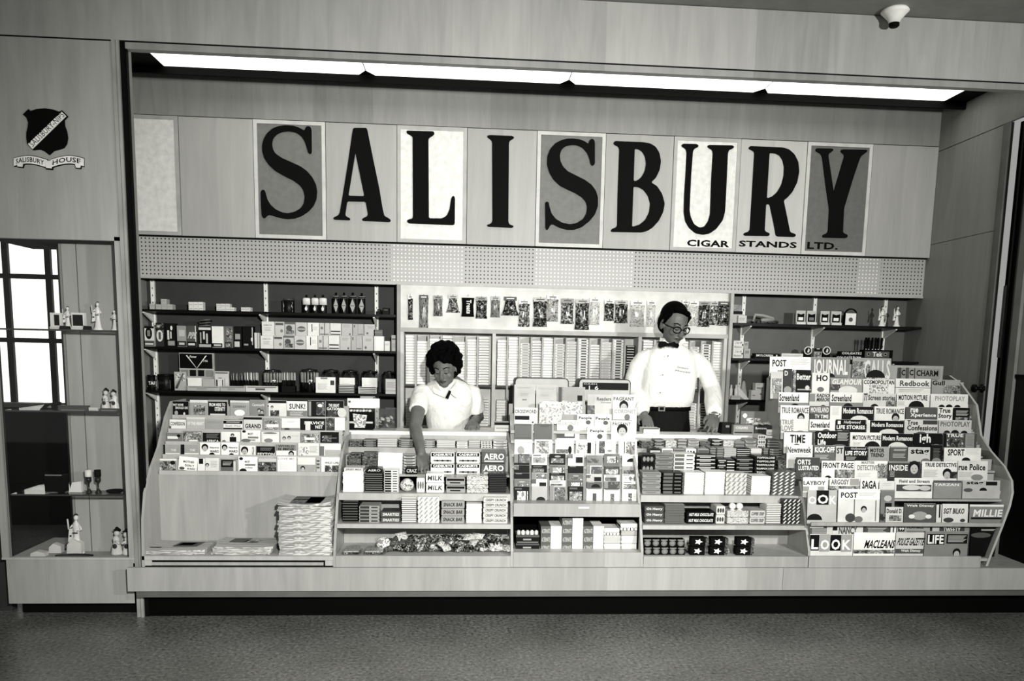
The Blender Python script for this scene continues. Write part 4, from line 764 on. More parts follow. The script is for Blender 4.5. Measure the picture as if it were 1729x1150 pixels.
for c, u in enumerate((868.5, 898, 928.5, 959, 990, 1020, 1050.5)):
    for r in range(5):
        y = -1.115-.033*r; v0 = PT[r]+random.uniform(-1.5, 1.5)+(c > 3)*r*1.2
        zb = at(u+13, PT[r]+ (21 if r < 4 else 26), y)[1]
        e = pe[(c*3+r*2) % 7]
        if r == 4 and c > 3: e = 'R:.05:.95:.0:.06:.3;P:.4:.65:.35:.9:D;L:.1:.3:.4:.8:.7;L:.7:.92:.4:.8:.7'
        o = sheet('postcard', u+(c > 2)*.6, u+26+(c > 1)*.8, v0, PT[r]+14 if r < 4 else 848, y, zb, dk[c][r], e, lean=8, th=.004)
        tag(o, '%s picture postcard, %s row from the top, %s column from left, card rack' % (tone(dk[c][r]), ORD[r], ORD[c]), 'postcard', 'postcards in the card rack')
# plastic pouch in the card rack
x0, z1 = at(911, 676, -.93); x1, z0 = at(946, 716, -.93)
m = MB(); m.prism([(x0, z0), (x1, z0), (x1+.01, z0+.06), (x1, z1-.01), (x0+.08, z1), (x0, z1-.015)], -.935, -.915, CELI); m.box(x0+.02, x1-.02, -.938, -.935, z1-.02, z1-.005, WHT)
tag(m.build('plastic_pouch'), 'crumpled shiny white plastic pouch in the card rack', 'pouch')
# ================================================================ goods
def place(u0, u1, vt, y, zb):
    um = (u0+u1)/2; x0 = at(u0, vt, y)[0]; x1 = at(u1, vt, y)[0]; return (x0+x1)/2, x1-x0, at(um, vt, y)[1]-zb
def barmesh(w, h, d, st):
    """one wrapped bar or small box seen end on; st = tone|kind|text|text tone"""
    p = st.split('|'); m = MB(); base = float(p[0]); k = p[1] if len(p) > 1 else ''
    mt = {'w': WRD, 'x': WRL, 'c': CEM}.get(k) or G(base, .35)
    c = min(.004, h*.2)
    pts = [(-w/2, c), (-w/2+c, 0), (w/2-c, 0), (w/2, c), (w/2, h-c), (w/2-c, h), (-w/2+c, h), (-w/2, h-c)]
    m.prism(pts, 0, d, mt)
    y = -.0005
    if k == 't': m.text(p[2], -w*.42, w*.42, h*.25, h*.78, y, G(float(p[3])), .1, .03)
    if k == 'a': m.text(p[2], -w*.42, w*.42, h*.3, h*.85, y, G(float(p[3])), 0, .03); m.rect(-w*.4, w*.4, h*.1, h*.2, y, G(float(p[3])))
    if k == 'b':   # white box, dark title band over a sketch
        m.rect(-w*.47, w*.47, h*.62, h*.94, y, BLK); m.text(p[2], -w*.4, w*.4, h*.68, h*.9, y-.0005, WHT, 0, .03)
        for i in range(7): m.ell(-w*.33+w*.11*i, h*(.28+.06*((i*3) % 3-1)), w*.07, h*.09, y, G(.1 if i % 2 else .4), 8)
    if k == 's': m.rect(-w*.5, w*.5, h*.1, h*.42, y, G(float(p[2])))
    if k == 'l': m.rect(-w*.46, w*.46, h*.55, h*.85, y, G(float(p[2]))); m.rect(-w*.3, w*.25, h*.2, h*.38, y, G(float(p[2])))
    if k == 'o':
        for i in (-1, 0, 1): m.ell(w*.28*i, h*.5, w*.12, h*.28, y, G(float(p[2])), 10)
    if k == 'd':   # diagonal stripes
        for i in range(4): a = -w*.45+w*.24*i; m.quad((a, y, h*.08), (a+w*.08, y, h*.08), (a+w*.2, y, h*.92), (a+w*.12, y, h*.92), G(float(p[2])))
    if k == 'h':
        m.rect(-w*.46, 0, h*.12, h*.88, y, G(float(p[2]))); m.rect(w*.1, w*.42, h*.3, h*.7, y, G(float(p[2])))
    if k in 'wxc':  # crimped ends
        for s_ in (-1, 1): m.box(s_*w/2-(.004 if s_ > 0 else 0), s_*w/2+(.004 if s_ < 0 else 0), -.002, d, h*.35, h*.65, G(.7 if k != 'w' else .3))
    return m
NUM = ['one', 'two', 'three', 'four', 'five', 'six', 'seven', 'eight', 'nine', 'ten', 'eleven', 'twelve']
def stack(u0, u1, vt, n, y, zb, st, d, lab, cat='candy bar', nm='candy_bar', grp=None, cols=1):
    """a pile of n equal pieces; the first is modelled, the rest are copies"""
    x, w, h = place(u0, u1, vt, y, zb); hh = h/n; ww = w/cols; first = None
    for c in range(cols):
        for k in range(n):
            px = x-w/2+ww*(c+.5)+random.uniform(-.0012, .0012); L = lab
            if n > 1: L += ', %s up' % ORD[k]
            if cols > 1: L += ', column %s' % NUM[c]
            loc = (px, y+random.uniform(0, .003), zb+hh*k+.0004)
            if first is None: first = barmesh(ww*.97, hh*.94, d, st).build(nm, None, loc); tag(first, L, cat, grp)
            else: copy(first, L, loc, (0, 0, RD(random.uniform(-1.2, 1.2))))
LB, RB = 'left candy counter', 'right candy counter'
def cz(y, z): return y, z
# left candy counter, from the top step down
S = [ # u0,u1,vt,n,y,zb,style,depth,label
(590,612,744,3,-.915,.894,'.2|w',.09,'small dark bar, top step left end'),(613,636,743,4,-.915,.894,'.1|l|.6',.09,'black striped bar, top step second stack'),
(637,671,742,4,-.915,.894,'.8|s|.4',.09,'pale striped bar, top step third stack'),(672,698,742,4,-.915,.894,'.1|l|.7',.09,'black bar with white band, top step fourth stack'),
(716,735,744,4,-.915,.894,'.3|l|.8',.09,'dark grey bar, top step right of the hand'),(737,769,744,4,-.915,.894,'.8|s|.6',.09,'pale grey bar, top step before the white dress'),
(771,790,746,3,-.915,.894,'.85|l|.6',.09,'white bar, top step seventh stack'),(791,811,745,4,-.915,.894,'.8|s|.2',.09,'pale bar with dark lines, top step eighth stack'),
(812,831,745,4,-.915,.894,'.8|o|.3',.09,'pale dotted bar, top step ninth stack'),(833,857,743,3,-.915,.894,'.85|l|.2',.09,'white bar with black band, top step right end'),
(588,610,766,4,-1.13,.771,'.2|w',.09,'large dark wrapped bar, third step left end'),(611,637,765,7,-1.13,.771,'.08|w',.09,'black wrapped bar, third step second stack'),
(681,702,768,6,-1.09,.771,'.7|l|.1',.06,'striped grey bar, third step left of the hand'),
(580,613,789.5,1,-1.262,at(596,797.3,-1.265)[1],'.8|t|JERSEY MILK|.3',.09,'pale box with grey lettering on the plain white stack'),
(618,644,791,1,-1.262,at(631,798.2,-1.265)[1],'.12|t|AERO|.8',.09,'black titled bar on top of the black ribbed stack'),(684,705,789,1,-1.163,.771,'.1|t|CRAZ|.75',.06,'black box with pale lettering, third step'),
(727,768,763,2,-1.155,.771,'.92|b|CADBURYS',.12,'white chocolate box with black title band, third step left pair'),(770,811,763,2,-1.155,.771,'.92|b|CADBURYS',.12,'white chocolate box with black title band, third step right pair'),
(813,855,762,2,-1.155,.771,'.3|a|AERO|.92',.12,'dark grey chocolate box with white title, third step right end'),
(578,614,797,9,-1.27,.685,'.95|',.1,'plain white bar, second shelf left end'),(616,646,798,9,-1.27,.685,'.08|s|.45',.1,'black ribbed bar, second shelf second stack'),
(648,673,794,9,-1.27,.685,'.9|h|.12',.1,'white bar with black marks, second shelf third stack'),
(703,717,806,1,-1.27,.685,'.85|o|.4',.1,'upright white patterned bar, second shelf under the hand'),
(719,750,799,2,-1.27,.685,'.93|t|MILK|.2',.1,'white card box lettered in black, second shelf middle'),(753,786,806,2,-1.27,.685,'.62|l|.08',.1,'grey box with black oval band, second shelf'),
(788,825,804,4,-1.27,.685,'.6|x',.1,'light patterned wrapped bar, second shelf'),(826,856,800,11,-1.27,.685,'.12|s|.22',.1,'thin black bar, second shelf right end'),
(578,604,847,8,-1.345,.5275,'.1|s|.35',.11,'black bar with grey edge, first shelf left end'),(606,641,854,5,-1.345,.5275,'.6|h|.15',.11,'grey sleeve, first shelf second stack'),
(643,677,864,2,-1.345,.5275,'.3|t|SMARTIES|.85',.11,'dark box with round dots and pale title, first shelf'),(678,703,840,12,-1.345,.5275,'.85|s|.1',.11,'striped white bar, first shelf tall stack'),
(705,742,839,6,-1.345,.5275,'.92|d|.6',.11,'white bar with grey swirl, first shelf tall stack'),(745,785,846,3,-1.345,.5275,'.6|t|SNACK BAR|.12',.11,'grey box with slanted black title, first shelf'),
(787,814,851,8,-1.345,.5275,'.92|s|.78',.11,'white bar with faint lines, first shelf'),(816,858,840,5,-1.345,.5275,'.82|t|CRISPY CRUNCH|.15',.11,'pale bar with slanted black lettering, first shelf right end'),
]
for a in S: stack(*a[:8], a[8]+', '+LB, grp='candy stacks on the left counter')
S = [
(1083,1104,745,3,-.915,.906,'.3|w',.08,'dark mixed bar, top step first stack'),(1105,1122,742,3,-.915,.906,'.15|l|.6',.08,'black bar with grey band, top step second stack'),(1124,1143,744,3,-.915,.906,'.5|x',.08,'grey wrapped bar, top step third stack'),(1145,1160,742,3,-.915,.906,'.6|s|.2',.08,'grey banded bar, top step fourth stack'),(1162,1181,742,3,-.915,.906,'.65|l|.4',.08,'light grey bar, top step fifth stack'),
(1182,1200,745,2,-.915,.906,'.1|w',.08,'black wrapped bar under the hand, top step'),(1202,1220,742,3,-.915,.906,'.12|l|.7',.08,'black bar right of the hand, top step'),(1221,1240,744,3,-.915,.906,'.7|x',.08,'pale wrapped bar, top step eighth stack'),(1241,1258,745,2,-.915,.906,'.5|s|.3',.08,'grey bar, top step ninth stack'),(1259,1278,741,3,-.915,.906,'.6|l|.2',.08,'light bar with dark band, top step tenth stack'),
(1280,1294,734,3,-.915,.906,'.75|o|.3',.08,'upright pale dotted bar, top step'),(1296,1315,742,4,-.915,.906,'.3|s|.6',.08,'dark striped bar, top step right end'),
(1097,1116,758,1,-1.015,.866,'.1|l|.7',.08,'low black box, second step first'),(1118,1137,757,1,-1.015,.866,'.92|l|.5',.08,'low white box, second step second'),(1138,1156,757,1,-1.015,.866,'.5|l|.3',.08,'low grey box, second step third'),(1158,1176,757,1,-1.015,.866,'.92|o|.2',.08,'low white box with dark dots, second step fourth'),(1178,1197,757,1,-1.015,.866,'.55|l|.3',.08,'low grey box, second step fifth'),
(1199,1209,756,4,-1.015,.866,'.5|s|.2',.08,'thin grey striped bar, second step sixth'),(1211,1222,756,4,-1.015,.866,'.5|s|.25',.08,'thin grey striped bar, second step seventh'),(1223,1244,757,5,-1.015,.866,'.7|s|.6',.08,'thin pale bar, second step eighth'),(1245,1267,757,5,-1.015,.866,'.1|s|.7',.08,'thin black and white bar, second step ninth'),(1268,1287,757,2,-1.015,.866,'.8|',.08,'plain pale box, second step tenth'),(1290,1298,757,4,-1.015,.866,'.45|s|.3',.08,'thin grey bar, second step eleventh'),(1299,1321,758,4,-1.015,.866,'.2|l|.6',.08,'dark bar, second step right end'),
(1083,1106,767,2,-1.14,.786,'.06|o|.5',.1,'black box with grey ovals, third step left end'),(1107,1137,767,4,-1.14,.786,'.5|l|.3',.1,'grey box, third step second stack'),(1138,1174,766,5,-1.14,.786,'.92|h|.35',.1,'white box with grey print, third step third stack'),(1175,1210,768,5,-1.14,.786,'.08|l|.75',.1,'black box with white print, third step fourth stack'),
(1212,1227,775,3,-1.14,.786,'.08|l|.6',.1,'small black box, third step fifth stack'),(1228,1241,776,5,-1.14,.786,'.1|s|.8',.1,'small black and white bar, third step'),(1243,1273,774,4,-1.14,.786,'.06|l|.5',.1,'black bar, third step before the right end'),(1275,1312,770,5,-1.14,.786,'.08|t|TOFFOLUXE|.85',.1,'black bar with white capitals, third step'),(1314,1334,777,4,-1.14,.786,'.1|w',.1,'dark wrapped bar, third step right end'),
(1085,1117,797,4,-1.265,.685,'.55|l|.4',.1,'mid grey box, second shelf left end'),(1119,1154,798,6,-1.265,.685,'.06|h|.35',.1,'black box with grey print, second shelf second stack'),(1156,1190,798,10,-1.265,.685,'.9|s|.78',.1,'white bar with faint lines, second shelf third stack'),(1191,1225,797,10,-1.265,.685,'.95|',.1,'plain white bar, second shelf fourth stack'),
(1226,1262,799,5,-1.265,.685,'.8|d|.5',.1,'pale bar with triangle ends, second shelf fifth stack'),(1269,1302,804,9,-1.265,.685,'.94|',.1,'plain white bar, second shelf sixth stack'),(1304,1345,797,7,-1.265,.685,'.3|d|.9',.1,'dark bar with white slanted stripes, second shelf right end'),
(1089,1122,855,3,-1.345,.531,'.3|t|Oh Henry|.92',.11,'dark bar with white lettering, first shelf left end'),(1123,1157,852,12,-1.345,.531,'.38|s|.25',.11,'dark grey thin bar, first shelf second stack'),(1159,1209,864,2,-1.345,.531,'.06|t|NUT MILK CHOCOLATE|.9',.11,'long black box with white capitals, first shelf'),
(1210,1225,854,2,-1.345,.531,'.8|o|.2',.11,'small pale box with a dark tree shape, first shelf'),(1228,1265,862,2,-1.345,.531,'.5|x',.11,'grey mottled wrapped bar, first shelf middle'),(1267,1293,862,2,-1.345,.531,'.75|t|COFFEE CRISP|.1',.11,'light box with black capitals, first shelf'),(1295,1320,851,11,-1.345,.531,'.85|s|.12',.11,'striped bar, first shelf second from right'),(1322,1354,843,7,-1.345,.531,'.15|d|.85',.11,'black bar with white waves, first shelf right end'),
]
for a in S: stack(*a[:8], a[8]+', '+RB, grp='candy stacks on the right counter')
# labels laid on top of two stacks
for u0, u1, vt, y, z, st, L in ((578,604,846,-1.35,.5275,'', ''),):
    pass
def small(nm, u0, u1, vt, y, zb, st, d, lab, cat='box', grp=None):
    x, w, h = place(u0, u1, vt, y, zb); return tag(barmesh(w, h, d, st).build(nm, None, (x, y, zb+.0005)), lab, cat, grp)
# white card standing among the bars
x, w, h = place(638, 679, 764, -1.13, .772)
m = MB(); m.box(-w/2, w/2, 0, .002, 0, h, WHT); m.rect(-w*.45, -w*.2, .01, .03, -.001, G(.7)); tag(m.build('price_card', None, (x, -1.15, .772), (RD(-14), RD(1), 0)), 'blank white card leaning on the bars of the left candy counter', 'card')
# round twist of sweets
x, w, h = place(675, 699, 810, -1.26, .685)
m = MB(); m.ball((0, .03, h/2), (w/2, .03, h/2), picture('pale_sweets', [.4, .9, .6, .95, .8], 90, rough=.3), 14, 10); m.ball((0, .03, h*.85), (w*.3, .02, h*.2), CELI)
tag(m.build('sweets_bag', None, (x, -1.27, .6855)), 'round clear bag of pale sweets on the left candy counter', 'sweets bag')
# candy bags lying in the bottom trays
def bag(w, h, d, mt, n=6, hd=None, top=.1):
    """a soft sachet: pillow shaped, crimped at both ends, dented at random"""
    vs = []; fs = []; m = MB(); N = n
    for s in (0, 1):
        for i in range(N+1):
            for j in range(N+1):
                a, b = i/N, j/N; e = max(0, sin(pi*a))**.5*max(0, sin(pi*b))**.45
                ww = w*(1-.12*sin(pi*b)*1)+w*random.uniform(-.03, .03)
                dz = e*d*(.8+random.uniform(-.35, .35)) if 0 < i < N and 0 < j < N else 0
                vs.append(((a-.5)*ww, (-dz if s == 0 else dz*.25), b*h+random.uniform(-.02, .02)*h*(0 < j < N)))
    K = (N+1)**2
    for s in (0, 1):
        for i in range(N):
            for j in range(N):
                q = [s*K+i*(N+1)+j, s*K+(i+1)*(N+1)+j, s*K+(i+1)*(N+1)+j+1, s*K+i*(N+1)+j+1]
                fs.append(q if s == 0 else q[::-1])
    m.add(vs, fs, mt, True); return m
protos = []
for k, mt in enumerate((CEL, CEM, WRD, CELI, WRL)): protos.append((bag(.075, .05, .02, mt), mt))
pr_obj = {}
def lay(k, x, y, z, s, L, g, rz, tilt=-90):
    rot = (RD(tilt), 0, rz)
    if k not in pr_obj:
        o = protos[k][0].build('candy_packet', None, (x, y, z), rot); tag(o, L, 'candy packet', g); pr_obj[k] = o
    else: o = copy(pr_obj[k], L, (x, y, z), rot, g)
    o.scale = (s, s, s); return o
n = 0
xl, xr = at(655, 915, -1.33)[0], at(856, 915, -1.33)[0]
for row in range(3):
    cnt_ = 19-row*2
    for i in range(cnt_):
        x = xl+(xr-xl)*(i+.5+row*.3)/cnt_+random.uniform(-.006, .006); n += 1
        k = random.choice((0, 1, 2, 0, 1, 2, 4) if x < xl+.25 else (1, 0, 3, 1, 4, 2))
        lay(k, x, -1.36+.035*row+random.uniform(-.01, .01), .372+.021*row+random.uniform(0, .004), random.uniform(.85, 1.1),
            '%s small wrapped candy from left, layer %s, bottom tray of the left counter' % (ORD[i], NUM[row]), 'loose candy in the bottom tray', random.uniform(-.9, .9), tilt=-62+random.uniform(-25, 20))
for u0, u1, L in ((577, 611, 'flat clear packet of sweets, far left in the bottom candy tray'), (613, 652, 'second flat clear packet of sweets in the bottom candy tray'), (634, 658, 'pale ridged round packet leaning on the bottom tray packets')):
    x, w, h = place(u0, u1, 920, -1.37, .362)
    if u0 != 634:
        m = MB(); m.prism([(-w/2, .004), (-w*.4, .0), (w*.4, 0), (w/2, .004), (w*.4, .028), (w*.1, .034), (-w*.35, .026)], 0, .09, CLEAR); m.prism([(-w*.38, .002), (w*.38, .002), (w*.36, .013), (-w*.36, .013)], .004, .086, CEL); m.box(-w*.38, w*.38, .002, .088, .014, .02, CELI)
        tag(m.build('sweets_packet', None, (x, -1.405, .3622)), L, 'sweets packet')
    else:
        m = MB(); m.lathe([(.002, .012), (w*.3, .012), (w*.46, .004), (w*.5, 0), (w*.46, -.004), (w*.3, -.008)], PL, n=18); m.xform(Matrix.Rotation(RD(52), 4, 'X'))
        tag(m.build('sweets_packet', None, (x, -1.33, .41)), L, 'sweets packet')
# right counter bottom tray: boxes of round sweets and star bags
for c in range(5):
    for r in range(2):
        u0 = 1087+14*c; x, w, h = place(u0, u0+13.3, 902, -1.37, .362)
        m = MB(); hh = .082; m.box(-w/2, w/2, 0, .05, 0, hh*.97/2 if 0 else hh/1.0*.5, BLK)
        m.ell(0, .02, w*.4, .017, -.001, G(.38), 14); m.ell(0, .02, w*.24, .010, -.0015, G(.5), 12); m.box(-w*.42, w*.42, -.002, .05, .037, .041, G(.6))
        tag(m.build('sweets_box', None, (x, -1.395+.02*r, .3622+.0415*r)), 'black box with a grey oval, %s from left in the %s row, right bottom tray' % (ORD[c], ('lower', 'upper')[r]), 'sweets box', 'oval sweets boxes in the right tray')
for c, u0 in enumerate((1164, 1197, 1241)):
    for r in range(2 if c < 2 else 2):
        x, w, h = place(u0+r*3-3, u0+24+r*3-3, 910, -1.36, .362); m = MB(); H_ = .046
        m.box(-w/2, w/2, 0, .05, 0, H_, BLK); m.box(w/2, w/2+.018, .0, .05, 0, H_*.9, WRD)
        st = [(w*.3*(1 if i % 2 == 0 else .5)*cos(pi*i/5), .023+.018*(1 if i % 2 == 0 else .5)*sin(pi*i/5)) for i in range(10)]
        m.add([(a, -.001, b) for a, b in st], [tuple(range(10))], WHT)
        tag(m.build('star_candy_box', None, (x+.008, -1.40+.025*r, .3622+.0475*r)), 'black box with a white star, %s, %s from left in the right bottom tray' % (('lower', 'upper')[r], ORD[c]), 'candy box', 'star boxes in the right tray')
for k, (u0, u1) in enumerate(((1150, 1162), (1188, 1198), (1222, 1234))):
    x, w, h = place(u0, u1, 906, -1.35, .362)
    lay([1, 4, 1][k], x, -1.36, .3645, .9, 'loose wrapped packet %s the star boxes, right bottom tray' % ('left of all', 'between the first two of', 'before the last of')[k], 'loose packets in the right tray', .3, -60)
# round tins stacked on the right counter first shelf
for c in range(2):
    for r in range(2):
        x, w, h = place(1228+12*c, 1239+12*c, 852, -1.29, .59); 
        m = MB(); m.lathe([(.0, 0), (w*.46, 0), (w*.48, .004), (w*.48, .02), (w*.3, .024), (.0, .024)][1:-1], G(.85, .3), n=16); m.xform(Matrix.Rotation(pi/2, 4, 'X'))
        tag(m.build('candy_roll', None, (x, -1.31, .594+.035*r)), 'round pale candy roll end, %s %s of four above the grey mottled bars' % (('lower', 'upper')[r], ('left', 'right')[c]), 'candy roll', 'candy rolls')
# cartons in the cubby under the card rack
zc0 = z7-.0015
def carton(u0, u1, vt, vb, lab, dark=True):
    y = -1.33; um = (u0+u1)/2; x0, x1 = at(u0, vt, y)[0], at(u1, vt, y)[0]; z0, z1 = at(um, vb, y)[1], at(um, vt, y)[1]
    h = z1-z0-.0008; w = x1-x0; m = MB(); m.box(-w/2, w/2, 0, .16, 0, h, G(.35) if dark else WHT)
    if dark: m.text('ALTERNATE', -w*.42, w*.42, h*.2, h*.7, -.001, G(.75), 0, .02)
    else: m.rect(-w/2, w/2, h*.02, h*.06, -.001, G(.7))
    return tag(m.build('carton', None, ((x0+x1)/2, y, z0)), lab, 'carton', 'cartons in the cubby')
vv = [930.5, 917.5, 903, 888.5, 875]
for c, (ua, ub, uc, n_) in enumerate(((913, 929.5, 948, 3), (948.5, 966, 984, 4), (984.5, 1001.5, 1019, 3))):
    for k in range(n_):
        o1 = carton(ua+.3*k, ub+.3*k, vv[k+1], vv[k], 'grey lettered carton, %s up in pair %s of the black cubby' % (ORD[k], NUM[c]))
        o2 = carton(ub+.2+.3*k, uc+.3*k, vv[k+1], vv[k], 'plain white carton, %s up in pair %s of the black cubby' % (ORD[k], NUM[c]), False)
zc = at(890, 930.5, -1.33)[1]
for k in range(2):
    y = -1.34; x, w, h = place(871.5, 911, 904, y, zc); m = MB(); h = h/2-.001; m.box(-w/2, w/2, 0, .12, 0, h*.75, G(.12)); m.rect(-w*.2, w*.15, h*.4, h*.6, -.001, G(.6)); m.rect(-w*.45, w*.45, h*.1, h*.22, -.001, G(.5)); m.box(-w/2, w/2, .005, .12, h*.75, h, G(.3))
    if k == 1:
        for i in range(5): m.lathe([(.004, 0), (.011, .012), (.011, .03), (.003, .036)], WHT if i % 2 else G(.8), (-w*.38+w*.19*i, .03, h*.75), 8)
    tag(m.build('display_box', None, (x, y, zc+k*(h+.001))), 'dark printed counter box in the black cubby, %s' % ('lower of two', 'upper one with white tips')[k], 'display box')
for u0, u1, vt, vb, sty, L in ((1020,1048,918,930.5,'.88|','lower left'),(1020,1048,904,917.5,'.75|','upper left'),(1049,1078,918,930.5,'.9|','lower right'),(1049,1078,904.5,917.5,'.85|','middle right'),(1049,1078,896,904,'.7|','upper right')):
    y = -1.33; z0 = at((u0+u1)/2, vb, y)[1]; x, w, h = place(u0, u1, vt, y, z0); tag(barmesh(w, h-.001, .14, sty).build('paper_packet', None, (x, y, z0)), 'plain pale packet at the right of the black cubby, %s' % L, 'packet', 'pale packets in the cubby')
for u0, u1, vt, vb, L in ((1020,1046,892,903,'left'),(1048,1077,884,895,'right')):
    y = -1.33; z0 = at((u0+u1)/2, vb+.5, y)[1]; x, w, h = place(u0, u1, vt, y, z0); m = barmesh(w, h-.001, .12, '.93|'); 
    for i in range(9): m.rect(-w*.48+w*.107*i, -w*.43+w*.107*i, 0 if i % 2 else h*.3, h*.4, -.001, BLK)
    tag(m.build('film_packet', None, (x, y, z0)), 'white packet with black chequered edge on top, %s of two, black cubby' % L, 'packet')
# ---------------------------------------------------------------- hanging bags on the light panel
BAGS = [(689,697,498,540,0,'paper card over a'),(708,723,498,555,2,'long'),(732,747,499,534,2,'short'),(757,773,498,528,1,'flared'),(780,800,498,535,6,'black lettered'),(804,822,501,538,0,'dark printed'),(829,844,500,536,2,'grey'),(851,872,501,533,0,'flared dark'),(876,894,506,552,1,'long mixed'),(901,923,502,552,0,'wide dark'),(924,942,498,543,4,'pale'),(948,968,504,547,1,'speckled'),(972,994,505,557,0,'long speckled'),(996,1012,503,549,3,'white'),(1021,1036,506,542,0,'small dark'),(1039,1059,507,546,0,'wide dark'),(1065,1087,508,552,3,'wide white'),(1093,1106,508,552,3,'narrow white'),(1152,1162,507,548,4,'pale half hidden'),(1163,1178,509,550,3,'white'),(1180,1197,509,552,0,'dark'),(1199,1212,509,549,1,'mixed'),(1213,1230,509,550,0,'dark last')]
MT = [CEL, CEM, picture('grey_ribbed_candy', [.2, .6, .35, .7], 60, (3, 1, .5), .25), CELI, picture('pale_candy', [.4, .75, .55, .85], 60, rough=.25), None, BLK]
for k, (u0, u1, v0, v1, mk, d) in enumerate(BAGS):
    y = .033; x0, z1 = at(u0, v0, y); x1, z0 = at(u1, v1, y); w, h = x1-x0, z1-z0; hc = min(.03, h*.2)
    t = thing('hanging_candy_bag', '%s hanging candy bag, %s from left on the pale panel' % (d, ORD[k]) if 'over' not in d else 'paper card over a dark candy bag, first from left on the pale panel', 'candy bag', ((x0+x1)/2, y, z0), 'candy bags hanging on the panel')
    m = bag(w*1.05, h-hc*.6, .028, MT[mk], 5)
    if 'flared' in d:
        m.v = [(a*(1.35-.75*c/h), b, c) for a, b, c in m.v]
    if mk == 6:
        m.text('Treats', -h*.32, h*.32, 0, w*.4, 0, G(.9), 0, .03); i0 = len(m.v)-len(text_geo('Treats', .03)[0])
        m.xform(Matrix.Translation((-w*.12, -.03, h*.45)) @ Matrix.Rotation(RD(90), 4, 'Y'), i0)
    m.build('bag_body', t)
    g = .93 if k in (0, 8, 10, 13, 14, 16, 17, 18, 19) else [.75, .3, .6][k % 3]
    if mk != 6: m = MB(); m.box(-w*.5, w*.5, -.004, .001, h-hc, h, G(g)); m.rect(-w*.3, w*.3, h-hc*.6, h-hc*.35, -.0045, G(.3 if g > .5 else .9)); m.build('header_card', t)
    m = MB(); m.tube([(0, .004, h-.006), (0, -.012, h-.006), (0, -.016, h+.004)], .0018, CHR, 6); m.build('hook', t)
# ---------------------------------------------------------------- cigarette packs in the columns
def pack(w, h, d, k):
    m = MB(); b = [.95, .93, .9, .85, .95, .1][k]; m.box(-w/2, w/2, 0, d, 0, h, G(b))
    if k == 0: m.rect(-w/2, w/2, 0, h*.1, -.0006, G(.7))
    if k == 1: m.rect(-w/2, w/2, 0, h*.18, -.0006, G(.35)); m.rect(-w*.3, w*.35, h*.4, h*.6, -.0006, G(.75))
    if k == 2: m.rect(-w*.3, w*.3, h*.35, h*.7, -.0006, G(.5)); m.rect(-w/2, w/2, 0, h*.1, -.0006, G(.6))
    if k == 3: m.rect(-w/2, w/2, 0, h*.12, -.0006, G(.55)); m.rect(-w*.35, w*.25, h*.45, h*.6, -.0006, G(.6))
    if k == 4: m.rect(-w*.28, w*.28, h*.25, h*.78, -.0006, G(.2)); m.rect(-w/2, w/2, 0, h*.08, -.0006, G(.6))
    if k == 5: m.rect(-w*.35, w*.38, h*.4, h*.75, -.0006, G(.85))
    return m
colk = [0, 0, 0, 1, 0, 0, 1, None, 0, 0, 2, 1, 0, 2, 3, 4, 1, 3, 4, 5, None, 1, 4, 1, 0, 2, 4, 0]
zhi = zr-.02; zlo = zm; pk = {}; ncount = 0; extra = MB()
for c in range(len(COLS)-1):
    if colk[c] is None: continue
    y = .075; xa_, xb_ = at(COLS[c], 605, .05)[0]+.008, at(COLS[c+1], 605, .05)[0]-.008
    if xb_-xa_ < .04: continue
    w = xb_-xa_; hh = .0192; x = (xa_+xb_)/2
    um = (COLS[c]+COLS[c+1])/2
    hid = 712 < um < 790 or 1082 < um < 1170
    n_ = int((zhi-zlo)/hh) - (c*5 % 3)
    for tier, (zb_, nn) in enumerate(((zlo+.001, n_), (.9305, 10))):
        for k in range(nn):
            z = zb_+hh*k
            if tier == 1 and (780 > um > 705 or 860 < um < 1170): continue
            vis = not hid and not (tier == 0 and 866 < um < 1070 and k < 3)
            if vis and ncount < 300:
                L = 'cigarette pack in column %s from left, %s up in the %s tier' % (c+1, ORD[k], ('upper', 'lower')[tier])
                key = (colk[c], round(w, 3)); loc = (x+random.uniform(-.001, .001), y+random.uniform(0, .003), z)
                if key not in pk: pk[key] = tag(pack(w*.98, hh*.93, .07, colk[c]).build('cigarette_pack', None, loc), L, 'cigarette pack', 'packs in the cigarette columns')
                else: copy(pk[key], L, loc)
                ncount += 1
            else:
                g = pack(w*.98, hh*.93, .07, colk[c]); g.xform(Matrix.Translation((x, y, z)))
                for f, mi in zip(g.f, g.mi): extra.add([g.v[a] for a in f], [tuple(range(len(f)))], g.m[mi])
tag(extra.build('cigarette_pack'), 'remaining cigarette packs stacked in the columns behind the attendants', 'cigarette packs', None, 'stuff')
# ================================================================ goods on the wall shelves
S1, S2, S3 = [z+.0008 for z in SZ]
L1, L2, L3 = 'top left shelf', 'middle left shelf', 'bottom left shelf'
R1, R2, R3 = 'top right shelf', 'middle right shelf', 'bottom right shelf'
def sbox(nm, u0, u1, vt, zb, els, base, lab, cat='box', y=.05, d=.06, grp=None, vis=1.0, top=None):
    x, w, h = place(u0, u1, vt, y, zb); m = MB(); m.box(-w/2, w/2, 0, d, 0, h, G(base))
    if top is not None: m.box(-w/2-.0005, w/2+.0005, -.0005, d, h-.006, h+.0005, G(top))
    cover(m, w, h, h, els); return tag(m.build(nm, None, (x, y, zb)), lab, cat, grp)
g = 'small pale boxes on the top left shelf'
for i, (u0, u1, vt, zb_, L) in enumerate(((252.5,261,513,0,'single'),(263,272,514,0,'left of three'),(272.5,281.5,514,0,'middle of three'),(282,291,514,0,'right of three'))):
    sbox('small_box', u0, u1, vt, S1, 'L:.1:.9:.2:.6:.6', .7, 'small grey box at the left end of the top left shelf, %s' % L, grp=g)
hb = place(272, 281, 514, .05, S1)[2]
